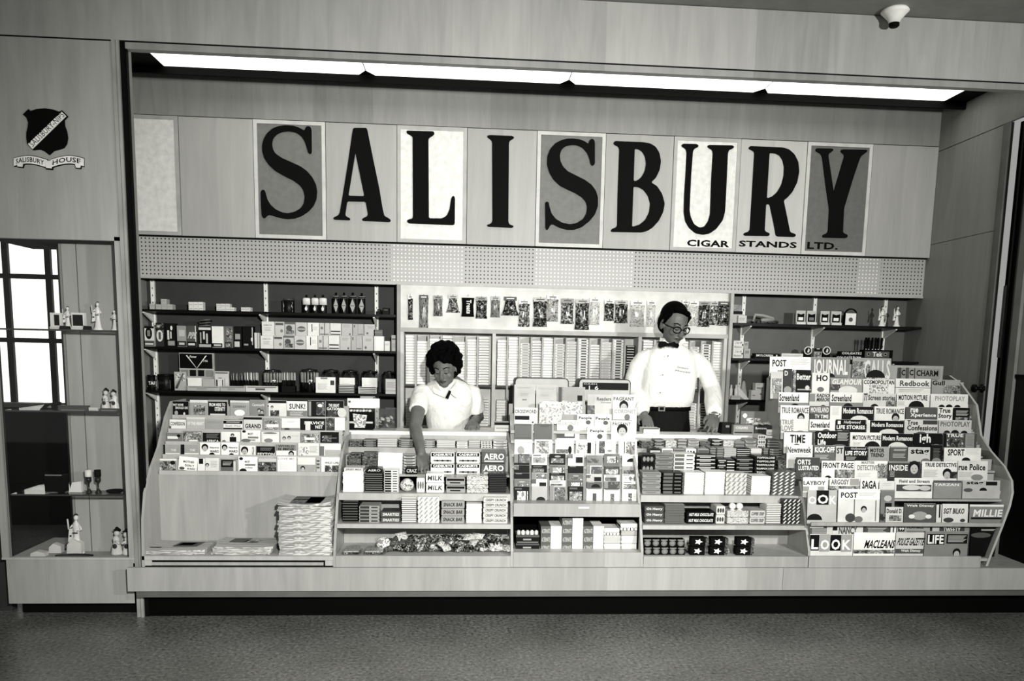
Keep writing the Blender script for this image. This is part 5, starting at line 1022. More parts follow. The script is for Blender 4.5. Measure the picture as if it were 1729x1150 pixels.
sbox('small_box', 271.5, 281, 505, S1+hb+.001, 'L:.1:.9:.2:.6:.6', .7, 'small grey box on top of the three, top left shelf', grp=g)
for r in (0, 1):
    for c in range(3):
        z_ = S1 + r*(place(320, 340, 517, .05, S1)[2]+.0006)
        x, w, h = place(318.5+8.2*c, 326.3+8.2*c, 517, .05, S1); m = MB(); m.box(-w/2, w/2, 0, .05, 0, h, G(.9)); m.rect(-w*.4, w*.4, h*.3, h*.5, -.0006, G(.7))
        tag(m.build('small_box', None, (x, .05, z_)), 'small white box, %s row, %s of three, second group on the top left shelf' % (('lower', 'upper')[r], ('left', 'middle', 'right')[c]), 'box', g)
for r in (0, 1):
    for c in range(4 if r == 0 else 3):
        if r == 0 and c > 3: continue
        z_ = S1 + r*(place(370, 380, 519, .05, S1)[2]+.0006)
        x, w, h = place(365.5+7.6*c, 372.7+7.6*c, 519, .05, S1); m = MB(); m.box(-w/2, w/2, 0, .05, 0, h, G(.85)); m.rect(-w*.4, w*.4, h*.3, h*.5, -.0006, G(.65))
        tag(m.build('small_box', None, (x, .05, z_)), 'small pale box, %s row, %s from left, third group on the top left shelf' % (('lower', 'upper')[r], ORD[c]), 'box', g)
for c in range(2): sbox('small_box', 407+8*c, 414.6+8*c, 519, S1, 'L:.1:.9:.3:.7:.6', .85, 'small pale box at mid top left shelf, %s of a pair' % ('left', 'right')[c], grp=g)
# round tin with pattern
def tin(nm, u0, u1, vt, zb, y, lab, els, base, cat='tin', lid=.25):
    x, w, h = place(u0, u1, vt, y, zb); t = thing(nm, lab, cat, (x, y+w/2, zb))
    m = MB(); m.lathe([(w/2-.001, 0), (w/2, .002), (w/2, h*.86), (w/2-.001, h*.87)], G(base, .35), n=28); n0 = len(m.v)
    cover(m, w*.98, h*.86, h*.86, els, 0)
    for i in range(n0, len(m.v)):           # wrap the label round the tin
        a, b, c = m.v[i]; k = max(-.97, min(.97, a/(w/2))); R_ = w/2+.0006-b; m.v[i] = (k*w/2, -math.sqrt(max(0, R_*R_-(k*w/2)**2)), c)
    m.build('tin_body', t); m = MB(); m.lathe([(w/2+.001, h*.87), (w/2+.0015, h*.99), (w/2-.006, h), (.004, h)], G(lid, .3), n=28); m.build('lid', t); return t
tin('round_tin', 475, 495, 504, S1, .06, 'round dark tin with a pale flowered band on the top left shelf', 'P:.1:.9:.1:.95:L;R:.15:.85:.35:.55:.9', .12)
def bottle(u0, u1, vt, zb, y, lab, kind, grp):
    x, w, h = place(u0, u1, vt, y, zb); t = thing('bottle', lab, 'bottle', (x, y+w*.35, zb), grp)
    m = MB(); b = h*.84; base = G(.1, .3) if kind < 2 else G(.2, .3)
    m.lathe([(w*.48, 0), (w*.5, .003), (w*.5, b*.92), (w*.42, b), (w*.14, b+.004)], base, n=18, sy=.7)
    if kind == 0: m.lathe([(w*.505, b*.55), (w*.505, b*.93), (w*.42, b+.0005)], G(.9, .4), n=18, sy=.7); m.ell(0, b*.28, w*.17, b*.13, -w*.36, G(.9)); m.prism([(-w*.1, b*.35), (w*.1, b*.35), (0, b*.52)], -w*.365, -w*.355, G(.9))
    if kind == 1: m.prism([(0, b*.08), (w*.34, b*.45), (0, b*.86), (-w*.34, b*.45)], -w*.372, -w*.36, G(.65)); m.rect(-w*.3, w*.3, b*.43, b*.47, -w*.375, G(.2)); m.lathe([(w*.505, b*.88), (w*.43, b+.0005)], G(.7), n=18, sy=.7)
    m.build('bottle_body', t)
    m = MB(); m.lathe([(w*.13, b+.002), (w*.15, b+.004), (w*.15, h), (w*.08, h+.001)], BLK, n=12); m.build('cap', t)
for i, (a, b, v) in enumerate(((510, 523, 498), (525, 537, 498), (538, 551, 498))): bottle(a, b, v, S1, .07, 'black and white squeeze bottle with a drop, %s of three, top left shelf' % ('left', 'middle', 'right')[i], 0, 'drop bottles')
for i, (a, b, v) in enumerate(((561, 572.5, 494), (574.5, 586, 494), (588.5, 601.5, 494), (604, 616.5, 495))): bottle(a, b, v, S1, .07, 'dark bottle with a pale diamond label, %s of four, top left shelf' % ORD[i], 1, 'diamond label bottles')
sbox('camera_case', 646, 657, 520, S1, 'R:.2:.8:.2:.4:.25', .05, 'small black case at the right end of the top left shelf', 'case'); sbox('camera_case', 637, 641.5, 522, S1, 'R:.2:.8:.2:.4:.2', .05, 'tiny black case beside the upright, top left shelf', 'case')
# pipe tobacco pouches on the middle left shelf
PCH = [(243,260,551,.85,'E:.45:.35:.35:.3:.06;R:.0:1:0:.1:.05;R:.3:.6:.2:.5:.5;R:0:1:.72:1:.3;R:.05:.9:.85:.92:.9','white pouch with a black oval'),(262,276,545,.15,'P:0:1:0:.45:D;E:.5:.55:.42:.25:.85;R:.35:.65:.4:.7:.3','black pouch with a pale patch'),(279,296,546,.08,'R:.15:.35:.3:.7:.85;R:.45:.6:.35:.65:.8;E:.6:.2:.12:.1:.9;R:.2:.9:.75:.95:.6','black pouch with white figures'),(298,314,550,.58,'R:.2:.85:.2:.5:.75;R:0:1:.72:1:.15;R:.2:.8:.8:.9:.8','mid-grey pouch'),(315,331,550,.3,'R:.9:1:0:1:.85;T:PIPE:.05:.9:.3:.6:.8:.3;R:0:1:.75:1:.1;R:.1:.85:.82:.92:.85','dark pouch with slanted lettering'),(335,356,553,.08,'R:0:1:0:.12:.85;R:.1:.2:.25:.8:.7;R:.35:.5:.2:.6:.8;R:.6:.75:.3:.8:.75;R:0:1:.85:1:.7','black pouch with vertical white marks'),(357,377,551,.93,'R:0:.9:.8:1:.1;R:.15:.8:.85:.93:.8','white folded card pouch'),(379,393,551,.4,'P:.2:.95:.1:.7:M;R:0:.8:.75:1:.08;T:LUX:.1:.7:.8:.95:.85','grey pouch with black base'),(395,408,551,.12,'R:.1:.8:.35:.6:.6;R:0:.7:.7:.95:.8','black pouch with grey numbers'),(409,428,551,.06,'R:.85:.95:.05:.85:.7;E:.85:.6:.1:.1:.85;R:.1:.5:.8:.88:.6','plain black pouch')]
for i, (u0, u1, vt, b, e, d) in enumerate(PCH): sbox('tobacco_pouch', u0+.4, u1-.4, vt, S2, e, b, '%s, %s from left on the middle left shelf' % (d, ORD[i]), 'pouch', y=.05, d=.05, grp='pouches on the middle left shelf')
sbox('tobacco_pouch', 429.5, 437, 562, S2, 'R:.6:.8:0:1:.5', .85, 'narrow pale packet before the cigar boxes, middle left shelf', 'packet')
for i in range(5):
    x, z = at(346, 553, .08); o = MB(); o.tube([(-.03, 0, .01+.009*i), (.045, .01, .012+.01*i+.004)], [.007, .006], G(.1 if i % 2 else .35, .3), 8); tag(o.build('tobacco_pipe', None, (x+random.uniform(-.01, .01), .075, S2+place(335, 356, 553, .05, S2)[2]+.0005)), 'dark pipe lying on the black pouch, %s from the bottom, middle left shelf' % ORD[i], 'pipe', 'pipes in a heap')
CB = [(440,461,'T:SIMON:.15:.8:.2:.3:.6;L:.2:.75:.4:.7:.6',.92),(462,478,'R:.05:.9:.08:.25:.35;E:.7:.65:.15:.12:.5',.8),(479,496,'E:.4:.45:.3:.22:.3;R:0:1:0:.15:.4;P:.1:.9:.6:.9:M',.75),(497,516,'E:.5:.5:.38:.22:.4;R:.15:.85:.45:.55:.7',.8),(517,536,'R:.35:.42:.1:.7:.1;L:.5:.9:.3:.6:.7',.93),(537,554,'R:.45:.55:0:1:.5;R:.1:.35:.3:.5:.5;R:.05:.9:.85:.93:.4',.8),(555,573,'R:.05:.95:.6:.7:.2;R:.05:.95:.85:.95:.3',.92),(574,592,'L:.2:.8:.15:.35:.6;R:.7:.85:.8:.95:.4',.75),(593,611,'R:.1:.2:.1:.3:.3;R:.5:.95:.85:.92:.4;R:.45:.5:0:1:.6',.72),(612,630,'L:.3:.9:.2:.4:.5;E:.3:.8:.1:.1:.4',.76)]
for i, (u0, u1, e, b) in enumerate(CB):
    o = sbox('cigar_box', u0, u1, 567, S2, e, b, '%s cigar box, %s from left, lower row on the middle left shelf' % (tone(b), ORD[i]), 'cigar box', grp='cigar boxes on the middle left shelf')
    hb = place(u0, u1, 567, .05, S2)[2]; sbox('cigar_box', u0+2+i*.1, u1+2+i*.1, 543+i*.5, S2+hb+.0008, e, b, '%s cigar box, %s from left, upper row on the middle left shelf' % (tone(b), ORD[i]), 'cigar box', grp='cigar boxes on the middle left shelf')
sbox('cigar_box', 631.5, 648, 568, S2, 'R:.05:.15:0:1:.85', .97, 'plain white box right of the cigar boxes, middle left shelf'); hb = place(631, 648, 568, .05, S2)[2]
sbox('cigar_box', 631, 646, 557, S2+hb+.0008, 'R:.1:.9:.3:.5:.5', .4, 'flat grey box on the plain white box, middle left shelf')
sbox('cigar_box', 649.5, 658, 576, S2, 'L:.1:.9:.2:.5:.6', .88, 'small white box near the right end, middle left shelf'); sbox('cigar_box', 661, 671, 566, S2, 'R:.05:.9:.2:.3:.4;L:.1:.8:.5:.8:.6', .75, 'light grey box at the right end, middle left shelf')
# bottom left shelf
tin('round_tin', 246, 259.5, 633, S3, .05, 'round black tin lettered TA at the left end, bottom left shelf', 'T:TAI:.3:.98:.35:.6:.9;R:.1:.95:.7:.76:.7', .08, lid=.12)
tin('round_tin', 261.5, 288, 632, S3, .05, 'wide round tin lettered BEN on a grey label, bottom left shelf', 'R:.08:.9:.28:.9:.7;T:BEN:.15:.55:.38:.55:.15;R:.75:.85:.5:.85:.12', .1, lid=.12)
x, w, h = place(302, 361, 596, .12, S3); t = thing('display_board', 'black upright display board with a white chevron on the bottom left shelf', 'display board', (x, .12, S3))
m = MB(); m.box(-w/2, w/2, 0, .02, 0, h, G(.65)); m.box(-w/2+.004, w/2-.012, -.001, 0, h*.58, h-.006, BLK); cover(m, w, h, h, 'T:Pioneer:.3:.5:.07:.13:.9:.2;T:196:.7:.82:.18:.24:.8', -.001)
for s_ in (-1, 1): m.quad((s_*w*.3, -.0025, h*.93), (s_*w*.26, -.0025, h*.93), (-w*.02*s_*-1, -.0025, h*.62), (0, -.0025, h*.58), WHT)
for r in (0, 1):
    for c in range(4): m.box(-w*.42+c*w*.235, -w*.42+c*w*.235+w*.16, -.014, 0, h*(.38-.25*r), h*(.54-.25*r), G(.12 if (c+r) % 3 else .5))
m.build('board', t); m = MB(); m.box(-w/2, w/2, -.004, .0, h*.56, h*.575, G(.8)); m.build('trim_strip', t)
def shelfbox(*a, **k): return sbox(*a, **k)
sbox('pamphlet', 294, 314, 628, S3, 'P:.1:.9:.1:.5:L', .7, 'pale card with a dark slanted brush before the display board', 'card', d=.01); 
m = MB(); x, w, h = place(296, 312, 632, .045, S3); m.tube([(-w*.4, 0, .01), (w*.35, 0, h)], [.008, .005], G(.35), 8); tag(m.build('pipe_cleaner', None, (x, .04, S3+.006)), 'grey rod leaning on the pale card, bottom left shelf', 'rod')
sbox('card_box', 316.5, 340, 638, S3, 'R:0:1:.92:1:.7', .97, 'blank white box before the display board, bottom left shelf', y=.035, d=.03)
sbox('card_box', 342, 362, 640, S3, 'D:.55:.85:.3;R:.0:1:.8:.86:.5', .72, 'grey box with a black half disc before the display board', y=.035, d=.03); sbox('card_box', 363.5, 378, 639, S3, 'R:.1:.25:.1:.9:.1;R:.8:.9:.1:.9:.1', .85, 'pale box with dark end bars, bottom left shelf', y=.035, d=.03)
sbox('card_box', 362, 386, 627, S3, 'D:.4:.5:.3;R:.05:.95:.05:.12:.4', .8, 'pale card right of the display board, bottom left shelf', y=.08, d=.02)
for i, (u0, u1, b) in enumerate(((316, 371, .7), (372, 414, .72), (415, 469, .85))):
    sbox('flat_case', u0, u1, 652, S3, 'R:.05:.95:.15:.3:.5;R:.3:.6:.4:.7:%s' % (.3 if i == 2 else .6), b, 'long flat %s case at the front edge, %s of three, bottom left shelf' % (tone(b), ORD[i]), 'case', y=.022, d=.012)
def penrack(u0, u1, vt, n, tops, body, lab, zb=S3, glass=False, y=.06):
    x, w, h = place(u0, u1, vt, y, zb); t = thing('pen_stand', lab, 'pen stand', (x, y, zb))
    m = MB(); m.box(-w/2, w/2, 0, .05, 0, h*.3, G(body)); m.build('holder', t)
    for i in range(n):
        m = MB(); px = -w/2+w*(i+.5)/n; m.lathe([(w/n*.36, h*.28), (w/n*.4, h*.62), (w/n*.4, h*.95), (w/n*.2, h)], G(tops if i % 2 else max(.1, tops-.25), .3), (px, .012+(i % 3)*.01, 0), 8); m.lathe([(w/n*.36, h*.25), (w/n*.38, h*.6)], BLK, (px, .0115+(i % 3)*.01, 0), 8); m.build('pen', t)
penrack(388, 410, 630, 7, .5, .15, 'row of dark pens, left group on the bottom left shelf'); penrack(411, 436, 629, 7, .85, .6, 'row of pale topped pens, middle group on the bottom left shelf')
penrack(475, 498, 629, 8, .8, .05, 'row of pale pens on a black block between two jars')
def jar(u0, u1, vt, zb, y, lab, fill):
    x, w, h = place(u0, u1, vt, y, zb); t = thing('glass_jar', lab, 'jar', (x, y+w/2, zb), 'jars on the bottom left shelf')
    r = w/2; m = MB(); m.lathe([(r*.94, 0), (r, .004), (r, h*.86), (r*.8, h*.93)], glassm('jar_glass', .22, .78), n=24); m.build('jar_body', t)
    m = MB(); m.lathe([(r*.82, h*.9), (r*.84, h*.97), (r*.3, h*.985), (r*.28, h), (.003, h+.002)], G(.3, .15, metal=.8), n=24); m.build('lid', t)
    if fill == 'pens':
        for i in range(16):
            a = 2*pi*i/16; m = MB(); px, py = r*.84*cos(a), r*.84*sin(a)
            m.lathe([(.005, .004), (.005, h*.42)], BLK, (px, py, 0), 6); m.lathe([(.0052, h*.42), (.0052, h*.5)], WHT, (px, py, 0), 6); m.lathe([(.006, h*.5), (.006, h*.82), (.003, h*.84)], G(.9, .3), (px, py, 0), 6); m.build('pen', t)
    else:
        m = MB(); m.lathe([(r*.9, .004), (r*.9, h*.5), (r*.6, h*.62)], WRD if fill == 'd' else CEM, n=16); m.build('contents', t)
jar(440, 473, 624, S3, .045, 'glass jar full of pens, left one on the bottom left shelf', 'pens'); jar(503, 536, 623, S3, .045, 'glass jar full of pens, right one on the bottom left shelf', 'pens')
for i, (a, b) in enumerate(((541, 572), (574, 605), (608, 639), (643, 669))): jar(a, b, 624+i, S3, .055, 'dark glass jar with knobbed lid, %s of four, right end of the bottom left shelf' % ORD[i], 'd')
sbox('letter_box', 533, 566, 637, S3, 'L:.1:.6:.4:.8:.7;R:.75:.95:.2:.5:.2;R:.25:.6:.02:.12:.5', .95, 'white box stack before the first dark jar, bottom left shelf', y=.028, d=.02)
for k in range(5):
    for u0, u1, L in ((571, 599, 'second'), (605, 636, 'third')):
        if u0 == 605 and k > 3: continue
        x, w, h = place(u0, u1, 650 if u0 == 571 else 653, .03, S3); h = h/(5 if u0 == 571 else 4); m = MB(); m.box(-w/2, w/2, 0, .02, 0, h*.94, G(.15 if u0 == 571 else .8)); m.rect(-w*.45, w*.45, h*.3, h*.7, -.0006, G(.8 if u0 == 571 else .25))
        tag(m.build('cigar_packet', None, (x, .03, S3+h*k)), 'flat %s packet, %s up before the %s dark jar, bottom left shelf' % (('black', 'white')[u0 == 605], ORD[k], L), 'packet', 'flat packets before the jars')
for u0, u1, v0, L, i in ((573, 599, 638, 'second', 0), (611, 637, 638, 'third', 1)):
    h0 = place(571, 599, 650 if i == 0 else 653, .03, S3)[2]; sbox('blank_card', u0, u1, v0, S3+h0+.001, 'R:.1:.6:.8:.85:.8', .96, 'blank white card above the packets before the %s dark jar' % L, 'card', y=.032, d=.006)
sbox('letter_box', 651, 670, 640, S3, 'L:.1:.9:.2:.6:.6;R:0:1:.75:.82:.7', .85, 'pale lettered box at the right end, bottom left shelf', y=.03, d=.02)
# ================================================================ right shelves
def slit(a): return a
x, w, h = place(1236, 1258, 513, .06, S1)
m = MB(); m.box(-w/2, w/2, 0, .08, 0, h*.45, G(.7)); m.box(-w*.5, w*.35, .0, .07, h*.45, h*.62, G(.12)); m.box(-w*.5, w*.3, .005, .07, h*.62, h*.95, WRD); tag(m.build('tackle_box', None, (x, .06, S1)), 'dark case on pale boxes at the left end, top right shelf', 'case')
sbox('small_box', 1247, 1261, 533, S1, 'L:.1:.8:.3:.7:.5', .8, 'pale flat box before the upright, top right shelf', y=.035, d=.02)
m = MB(); x, w, h = place(1273, 1318, 530, .06, S1)
m.tube([(-w*.48, 0, .01), (-w*.42, 0, h*.85), (-w*.1, .01, h*.8), (w*.3, .02, h*.55), (w*.35, .02, h*.3), (0, .0, h*.35), (-w*.2, -.01, h*.3)], [.01, .012, .012, .012, .01, .014, .012], G(.6, .6), 8); m.tube([(-w*.3, .02, .012), (w*.1, .01, .014), (w*.5, .02, .01)], [.013, .016, .01], WRD, 8)
tag(m.build('strap_coil', None, (x, .08, S1+.003)), 'loosely coiled grey strap on the top right shelf', 'strap')
for i, (u0, u1) in enumerate(((1345, 1360.5), (1363, 1379), (1386, 1401), (1404, 1421))):
    x, w, h = place(u0, u1, 524.5+i*.4, .06, S1); m = MB(); m.box(-w/2, w/2, 0, .02, 0, h, G(.75)); m.prism([(-w*.38, h*.2), (w*.38, h*.2), (w*.38, h*.8), (0, h*.72), (-w*.38, h*.8)], -.001, .001, BLK); m.rect(-w*.25, w*.25, h*.3, h*.52, -.002, WHT if i != 1 else G(.45)); m.box(-w/2, w/2, -.015, 0, 0, h*.17, G(.85))
    tag(m.build('lighter_case', None, (x, .06, S1)), 'black fronted lighter case with a white flap, %s of four, top right shelf' % ORD[i], 'lighter case', 'lighter cases')
x, w, h = place(1428, 1449, 521, .06, S1); t = thing('flask_case', 'white fronted case with a black strap loop, top right shelf', 'case', (x, .07, S1))
m = MB(); m.box(-w*.42, w*.42, -.004, .0, .004, h*.72, WHT); m.ell(0, h*.35, w*.17, w*.17, -.005, G(.3)); m.build('front_plate', t); m = MB(); m.box(-w*.4, w*.5, 0, .04, 0, h*.74, BLK); m.build('case_body', t)
m = MB(); m.tube([(-w*.4, .01, h*.7)]+[(w*.45*cos(pi-pi*i/8)+.004, .01, h*.7+h*.28*sin(pi*i/8)) for i in range(9)]+[(w*.47, .01, .02)], .006, BLK, 6); m.build('strap', t)
def figurine(x, y, z, H, lab, kind, s=1, rz=0):
    t = thing('figurine', lab, 'figurine', (x, y, z), 'china figurines', (0, 0, rz)); m = MB(); W_ = G(.93, .3); 
    if kind == 'dancer':
        m.lathe([(H*.17, 0), (H*.17, H*.02), (H*.12, H*.1), (H*.07, H*.35), (H*.06, H*.5), (H*.085, H*.64), (H*.07, H*.74), (H*.03, H*.79), (H*.03, H*.81)], W_, n=14, sy=.75); m.ball((s*H*.01, 0, H*.88), (H*.055, H*.06, H*.07), W_)
        m.tube([(-s*H*.07, 0, H*.7), (-s*H*.16, -.005, H*.6), (-s*H*.18, -.006, H*.85)], [H*.03, H*.025, H*.018], W_, 8); m.tube([(s*H*.07, 0, H*.7), (s*H*.13, -.005, H*.6), (s*H*.03, -.01, H*.55)], [H*.03, H*.022, H*.018], W_, 8)
        m.prism([(-s*H*.2, H*.28), (-s*H*.1, H*.3), (-s*H*.08, H*.62), (-s*H*.16, H*.6)][::s], -.004, .01, W_); m.build('figure', t)
        m = MB(); m.ball((0, .005, H*.93), (H*.05, H*.055, H*.05), G(.2)); m.build('hair', t); m = MB(); m.rect(-s*H*.12-.004, -s*H*.12+.006, H*.42, H*.46, -.012, BLK); m.box(-H*.06, H*.06, -H*.075, -H*.06, H*.5, H*.53, G(.15)); m.build('sash', t)
    else:
        for k, dx in enumerate((-H*.2, H*.2)):
            hh = H*(1 if k == 0 else .94); m.lathe([(H*.2, 0), (H*.2, H*.05), (H*.16, H*.3), (H*.1, H*.45), (H*.12, H*.58), (H*.05, H*.68)], W_ if k else G(.9), (dx, 0, 0), 12, sy=.8); m.ball((dx*.8, -.002, hh*.78), (H*.1, H*.1, H*.11), G(.88, .3))
            m.tube([(dx, -.01, H*.5), (dx*.2, -H*.14, H*.42)], [H*.05, H*.04], W_, 8)
        m.build('figure_pair', t)
        for k, dx in enumerate((-H*.2, H*.2)):
            hh = H*(1 if k == 0 else .94); m = MB(); m.ball((dx*.8, .006, hh*.87), (H*.11, H*.11, H*.09), BLK); m.lathe([(H*.14, hh*.9), (H*.06, hh*.93), (H*.05, hh)], BLK, (dx*.8, 0, 0), 10); m.build('hat', t)
            m = MB(); m.ball((dx, -H*.15, H*.33), (H*.08, H*.05, H*.09), G(.15)); m.build('bouquet', t)
for i, (u, s_) in enumerate(((1490, 1), (1515, 1))):
    x = at(u, 530, .08)[0]; H_ = at(u, 516, .08)[1]-S1; figurine(x, .08, S1, H_, 'white china dancer with raised arm, %s of two, top right shelf' % ('left', 'right')[i], 'dancer', s_)
# middle right
for k in range(2):
    x, w, h = place(1239, 1256, 575, .05, S2); h = h/2; m = MB(); m.box(-w/2, w/2, 0, .07, 0, h*.98, G(.85)); m.text('2 for 49', -w*.35, w*.3, h*.6, h*.88, -.001, BLK, .2, 0); m.text('Relievo', -w*.42, w*.3, h*.15, h*.4, -.001, BLK, .3, 0); m.ell(w*.4, h*.5, w*.07, h*.12, -.001, BLK, 10)
    tag(m.build('remedy_box', None, (x, .05, S2+h*k)), 'pale box with slanted black lettering, %s of two, middle right shelf' % ('lower', 'upper')[k], 'box')
    sbox('remedy_box', 1256.5, 1267-3*k, 577 if k else 589, S2+(0 if k == 0 else place(1258, 1262, 589, .05, S2)[2]+.001), 'R:.2:.8:.2:.5:.5', .65, 'grey box beside the slanted lettering, %s of two, middle right shelf' % ('lower', 'upper')[k], y=.06)
sbox('tube_box', 1275, 1318, 597, S2, 'T:BRYLCREEM:.05:.7:.2:.6:.9;E:.85:.4:.03:.2:.8', .06, 'long black carton with white capitals, middle right shelf', 'carton', y=.04)
sbox('tube_box', 1320, 1356, 597, S2, 'L:.05:.9:.3:.7:.6', .92, 'long white carton left of the round lids, middle right shelf', 'carton', y=.04)
for i, (u0, u1) in enumerate(((1358, 1371.5), (1389.5, 1403))):
    x, w, h = place(u0, u1, 585, .05, S2); t = thing('shaving_display', 'white ringed disc on a black base, %s of two, middle right shelf' % ('left', 'right')[i], 'display disc', (x, .05, S2))
    m = MB(); m.box(-w*.45, w*.45, 0, .03, 0, h*.5, BLK); m.build('base', t)
    m = MB(); cz_ = h-w*.5; m.ell(0, cz_, w*.5, w*.5, -.002, WHT, 20); m.ell(0, cz_, w*.4, w*.4, -.003, G(.12), 20); m.prism([(-w*.12, cz_-w*.2), (w*.1, cz_-w*.25), (w*.18, cz_+w*.1), (0, cz_+w*.28)], -.005, -.0035, G(.85)); m.build('disc', t)
sbox('blade_packet', 1375, 1388, 588, S2, 'R:0:1:.0:.3:.06;R:.3:.7:.02:.1:.8;P:.1:.9:.35:1:M', .6, 'grey packet between the two ringed discs, middle right shelf', 'packet', y=.05, d=.04)
h0 = place(1422, 1455, 600, .05, S2)[2]
sbox('toothpaste_carton', 1412, 1456, 600.5, S2, 'T:COLGATE:.02:.62:.2:.8:.92;T:178:.7:.95:.2:.8:.92;R:.65:.68:.1:.9:.9', .06, 'long black carton with white capitals, lower one beside the comb display', 'carton', y=.04)
sbox('toothpaste_carton', 1420, 1456, 593.5, S2+h0+.001, 'T:COLGATE:.05:.88:.2:.8:.92;R:.92:.95:.1:.9:.9', .06, 'long black carton with white capitals, upper one beside the comb display', 'carton', y=.04)
x, w, h = place(1459, 1508, 591, .05, S2); t = thing('brush_display', 'black display block lettered Tek holding dark brushes, middle right shelf', 'display', (x, .05, S2))
m = MB(); m.box(-w/2, w/2, 0, .07, 0, h, BLK); m.rect(-w*.46, w*.38, h*.3, h*.86, -.001, G(.3)); m.text('Tek', -w*.2, w*.14, h*.38, h*.82, -.002, WHT, 0, .03)
for a in (-.34, .24): m.ell(w*a, h*.6, w*.06, h*.14, -.002, G(.7), 14); m.ell(w*a, h*.6, w*.045, h*.1, -.003, BLK, 14)
m.build('block', t)
for a in (-.42, -.33, -.2, -.09, .0, .12):
    m = MB(); hb = at(1480, 570, .05)[1]-S2; m.box(w*a, w*a+.012, .02, .034, h, hb-.012, BLK); m.lathe([(.009, hb-.035), (.0095, hb-.01), (.006, hb)], BLK, (w*a+.006, .027, 0), 8); m.box(w*a+.002, w*a+.01, .018, .02, h+.002, h+.006, WHT); m.build('brush', t)
# bottom right
for u0, u1, k in ((1234, 1239, 0), (1242, 1248.5, 1)):
    x, w, h = place(u0, u1, 650, .07, S3); m = MB(); m.lathe([(w*.45, 0), (w*.5, .003), (w*.5, h*.7), (w*.3, h*.8), (w*.3, h)], WHT, n=12); tag(m.build('white_bottle', None, (x, .09, S3)), 'slim white bottle, %s of two, left end of the bottom right shelf' % ('left', 'right')[k], 'bottle')
x, w, h = place(1254, 1263, 643, .08, S3); m = MB(); m.lathe([(w*.9, 0), (w*.8, h*.1), (w*.3, h*.9), (w*.12, h)], G(.75, .2), n=14); m.lathe([(w*.12, h), (w*.1, h+.01)], G(.3), n=8); tag(m.build('glass_flask', None, (x, .11, S3)), 'tapering clear flask behind the open booklet, bottom right shelf', 'flask')
m = MB(); x, w, h = place(1248, 1270, 652, .05, S3); m.quad((-w*.5, .0, h), (-w*.45, .04, h), (w*.5, .04, 0), (w*.4, 0, 0), G(.6)); m.quad((-w*.5, .0, h), (w*.4, 0, 0), (0, -.01, 0), (-w*.5, -.01, h*.3), WHT); tag(m.build('open_booklet', None, (x, .07, S3)), 'pale open booklet standing slanted on the bottom right shelf', 'booklet')
sbox('small_box', 1235, 1250, 668, S3, 'L:.1:.9:.2:.7:.6', .8, 'low pale box under the white bottles, bottom right shelf', y=.03, d=.02)
sbox('small_box', 1269, 1290.5, 659, S3, 'R:.1:.3:.5:.6:.5;E:.75:.4:.1:.1:.5', .85, 'pale box at the right end, lower one, bottom right shelf')
sbox('small_box', 1276, 1291, 647, S3+place(1269, 1290, 659, .05, S3)[2]+.001, 'L:.1:.6:.1:.4:.6;T:FIRST:.15:.85:.6:.85:.1:.2', .92, 'white box with slanted lettering, upper one, bottom right shelf')
# ================================================================ on the counter ledges
ZL = LZ+.0006
x, w, h = place(586, 630, 695, -.72, ZL); t = thing('toffee_box', 'black box with a white pot picture on the ledge beside the book rack', 'box', (x, -.74, ZL))
m = MB(); m.box(-w/2, w/2, 0, .1, 0, h, BLK); m.rect(-w/2, w/2, h*.36, h*.46, -.001, G(.8)); m.prism([(-w*.2, h*.12), (w*.2, h*.12), (w*.28, h*.82), (-w*.26, h*.9)], -.003, -.0012, PL); m.build('box_body', t)
m = MB()
for i in range(7): m.ball((-w*.35+w*.12*i, .03, h+.004), (w*.07, .03, .008), PL if i % 2 else G(.9), 8, 6)
m.build('contents', t)
x2, w2, h2 = place(584, 639, 674, -.70, ZL+h+.015); m = MB(); m.box(-w2/2, w2/2, 0, .004, 0, h2, WHT); m.rect(-w2*.47, -w2*.4, h2*.55, h2*.75, -.001, G(.3)); m.box(-w2*.1, w2*.3, -.004, .01, h2, h2+.014, G(.6)); m.box(-.004, .004, .002, .01, -h-.015, .01, G(.5))
tag(m.build('price_sign', None, (x2, -.635, ZL+h+.015)), 'blank white sign card standing behind the toffee box', 'sign')
x, w, h = place(633, 668, 690, -.72, ZL); t = thing('candy_case', 'clear square case heaped with wrapped sweets on the ledge', 'case', (x, -.74, ZL))
m = MB(); m.box(-w/2, w/2, 0, .1, 0, h, glassm('case_glass', .15, .9)); m.build('glass_box', t)
for i in range(14): m = MB(); m.ball((random.uniform(-.38, .38)*w, random.uniform(.02, .08), .012+random.uniform(0, h*.5)), (.016, .012, .009), [CEM, CELI, WRL, BLK][i % 4], 8, 6, Euler((random.random(), random.random(), random.random()))); m.build('sweet', t)
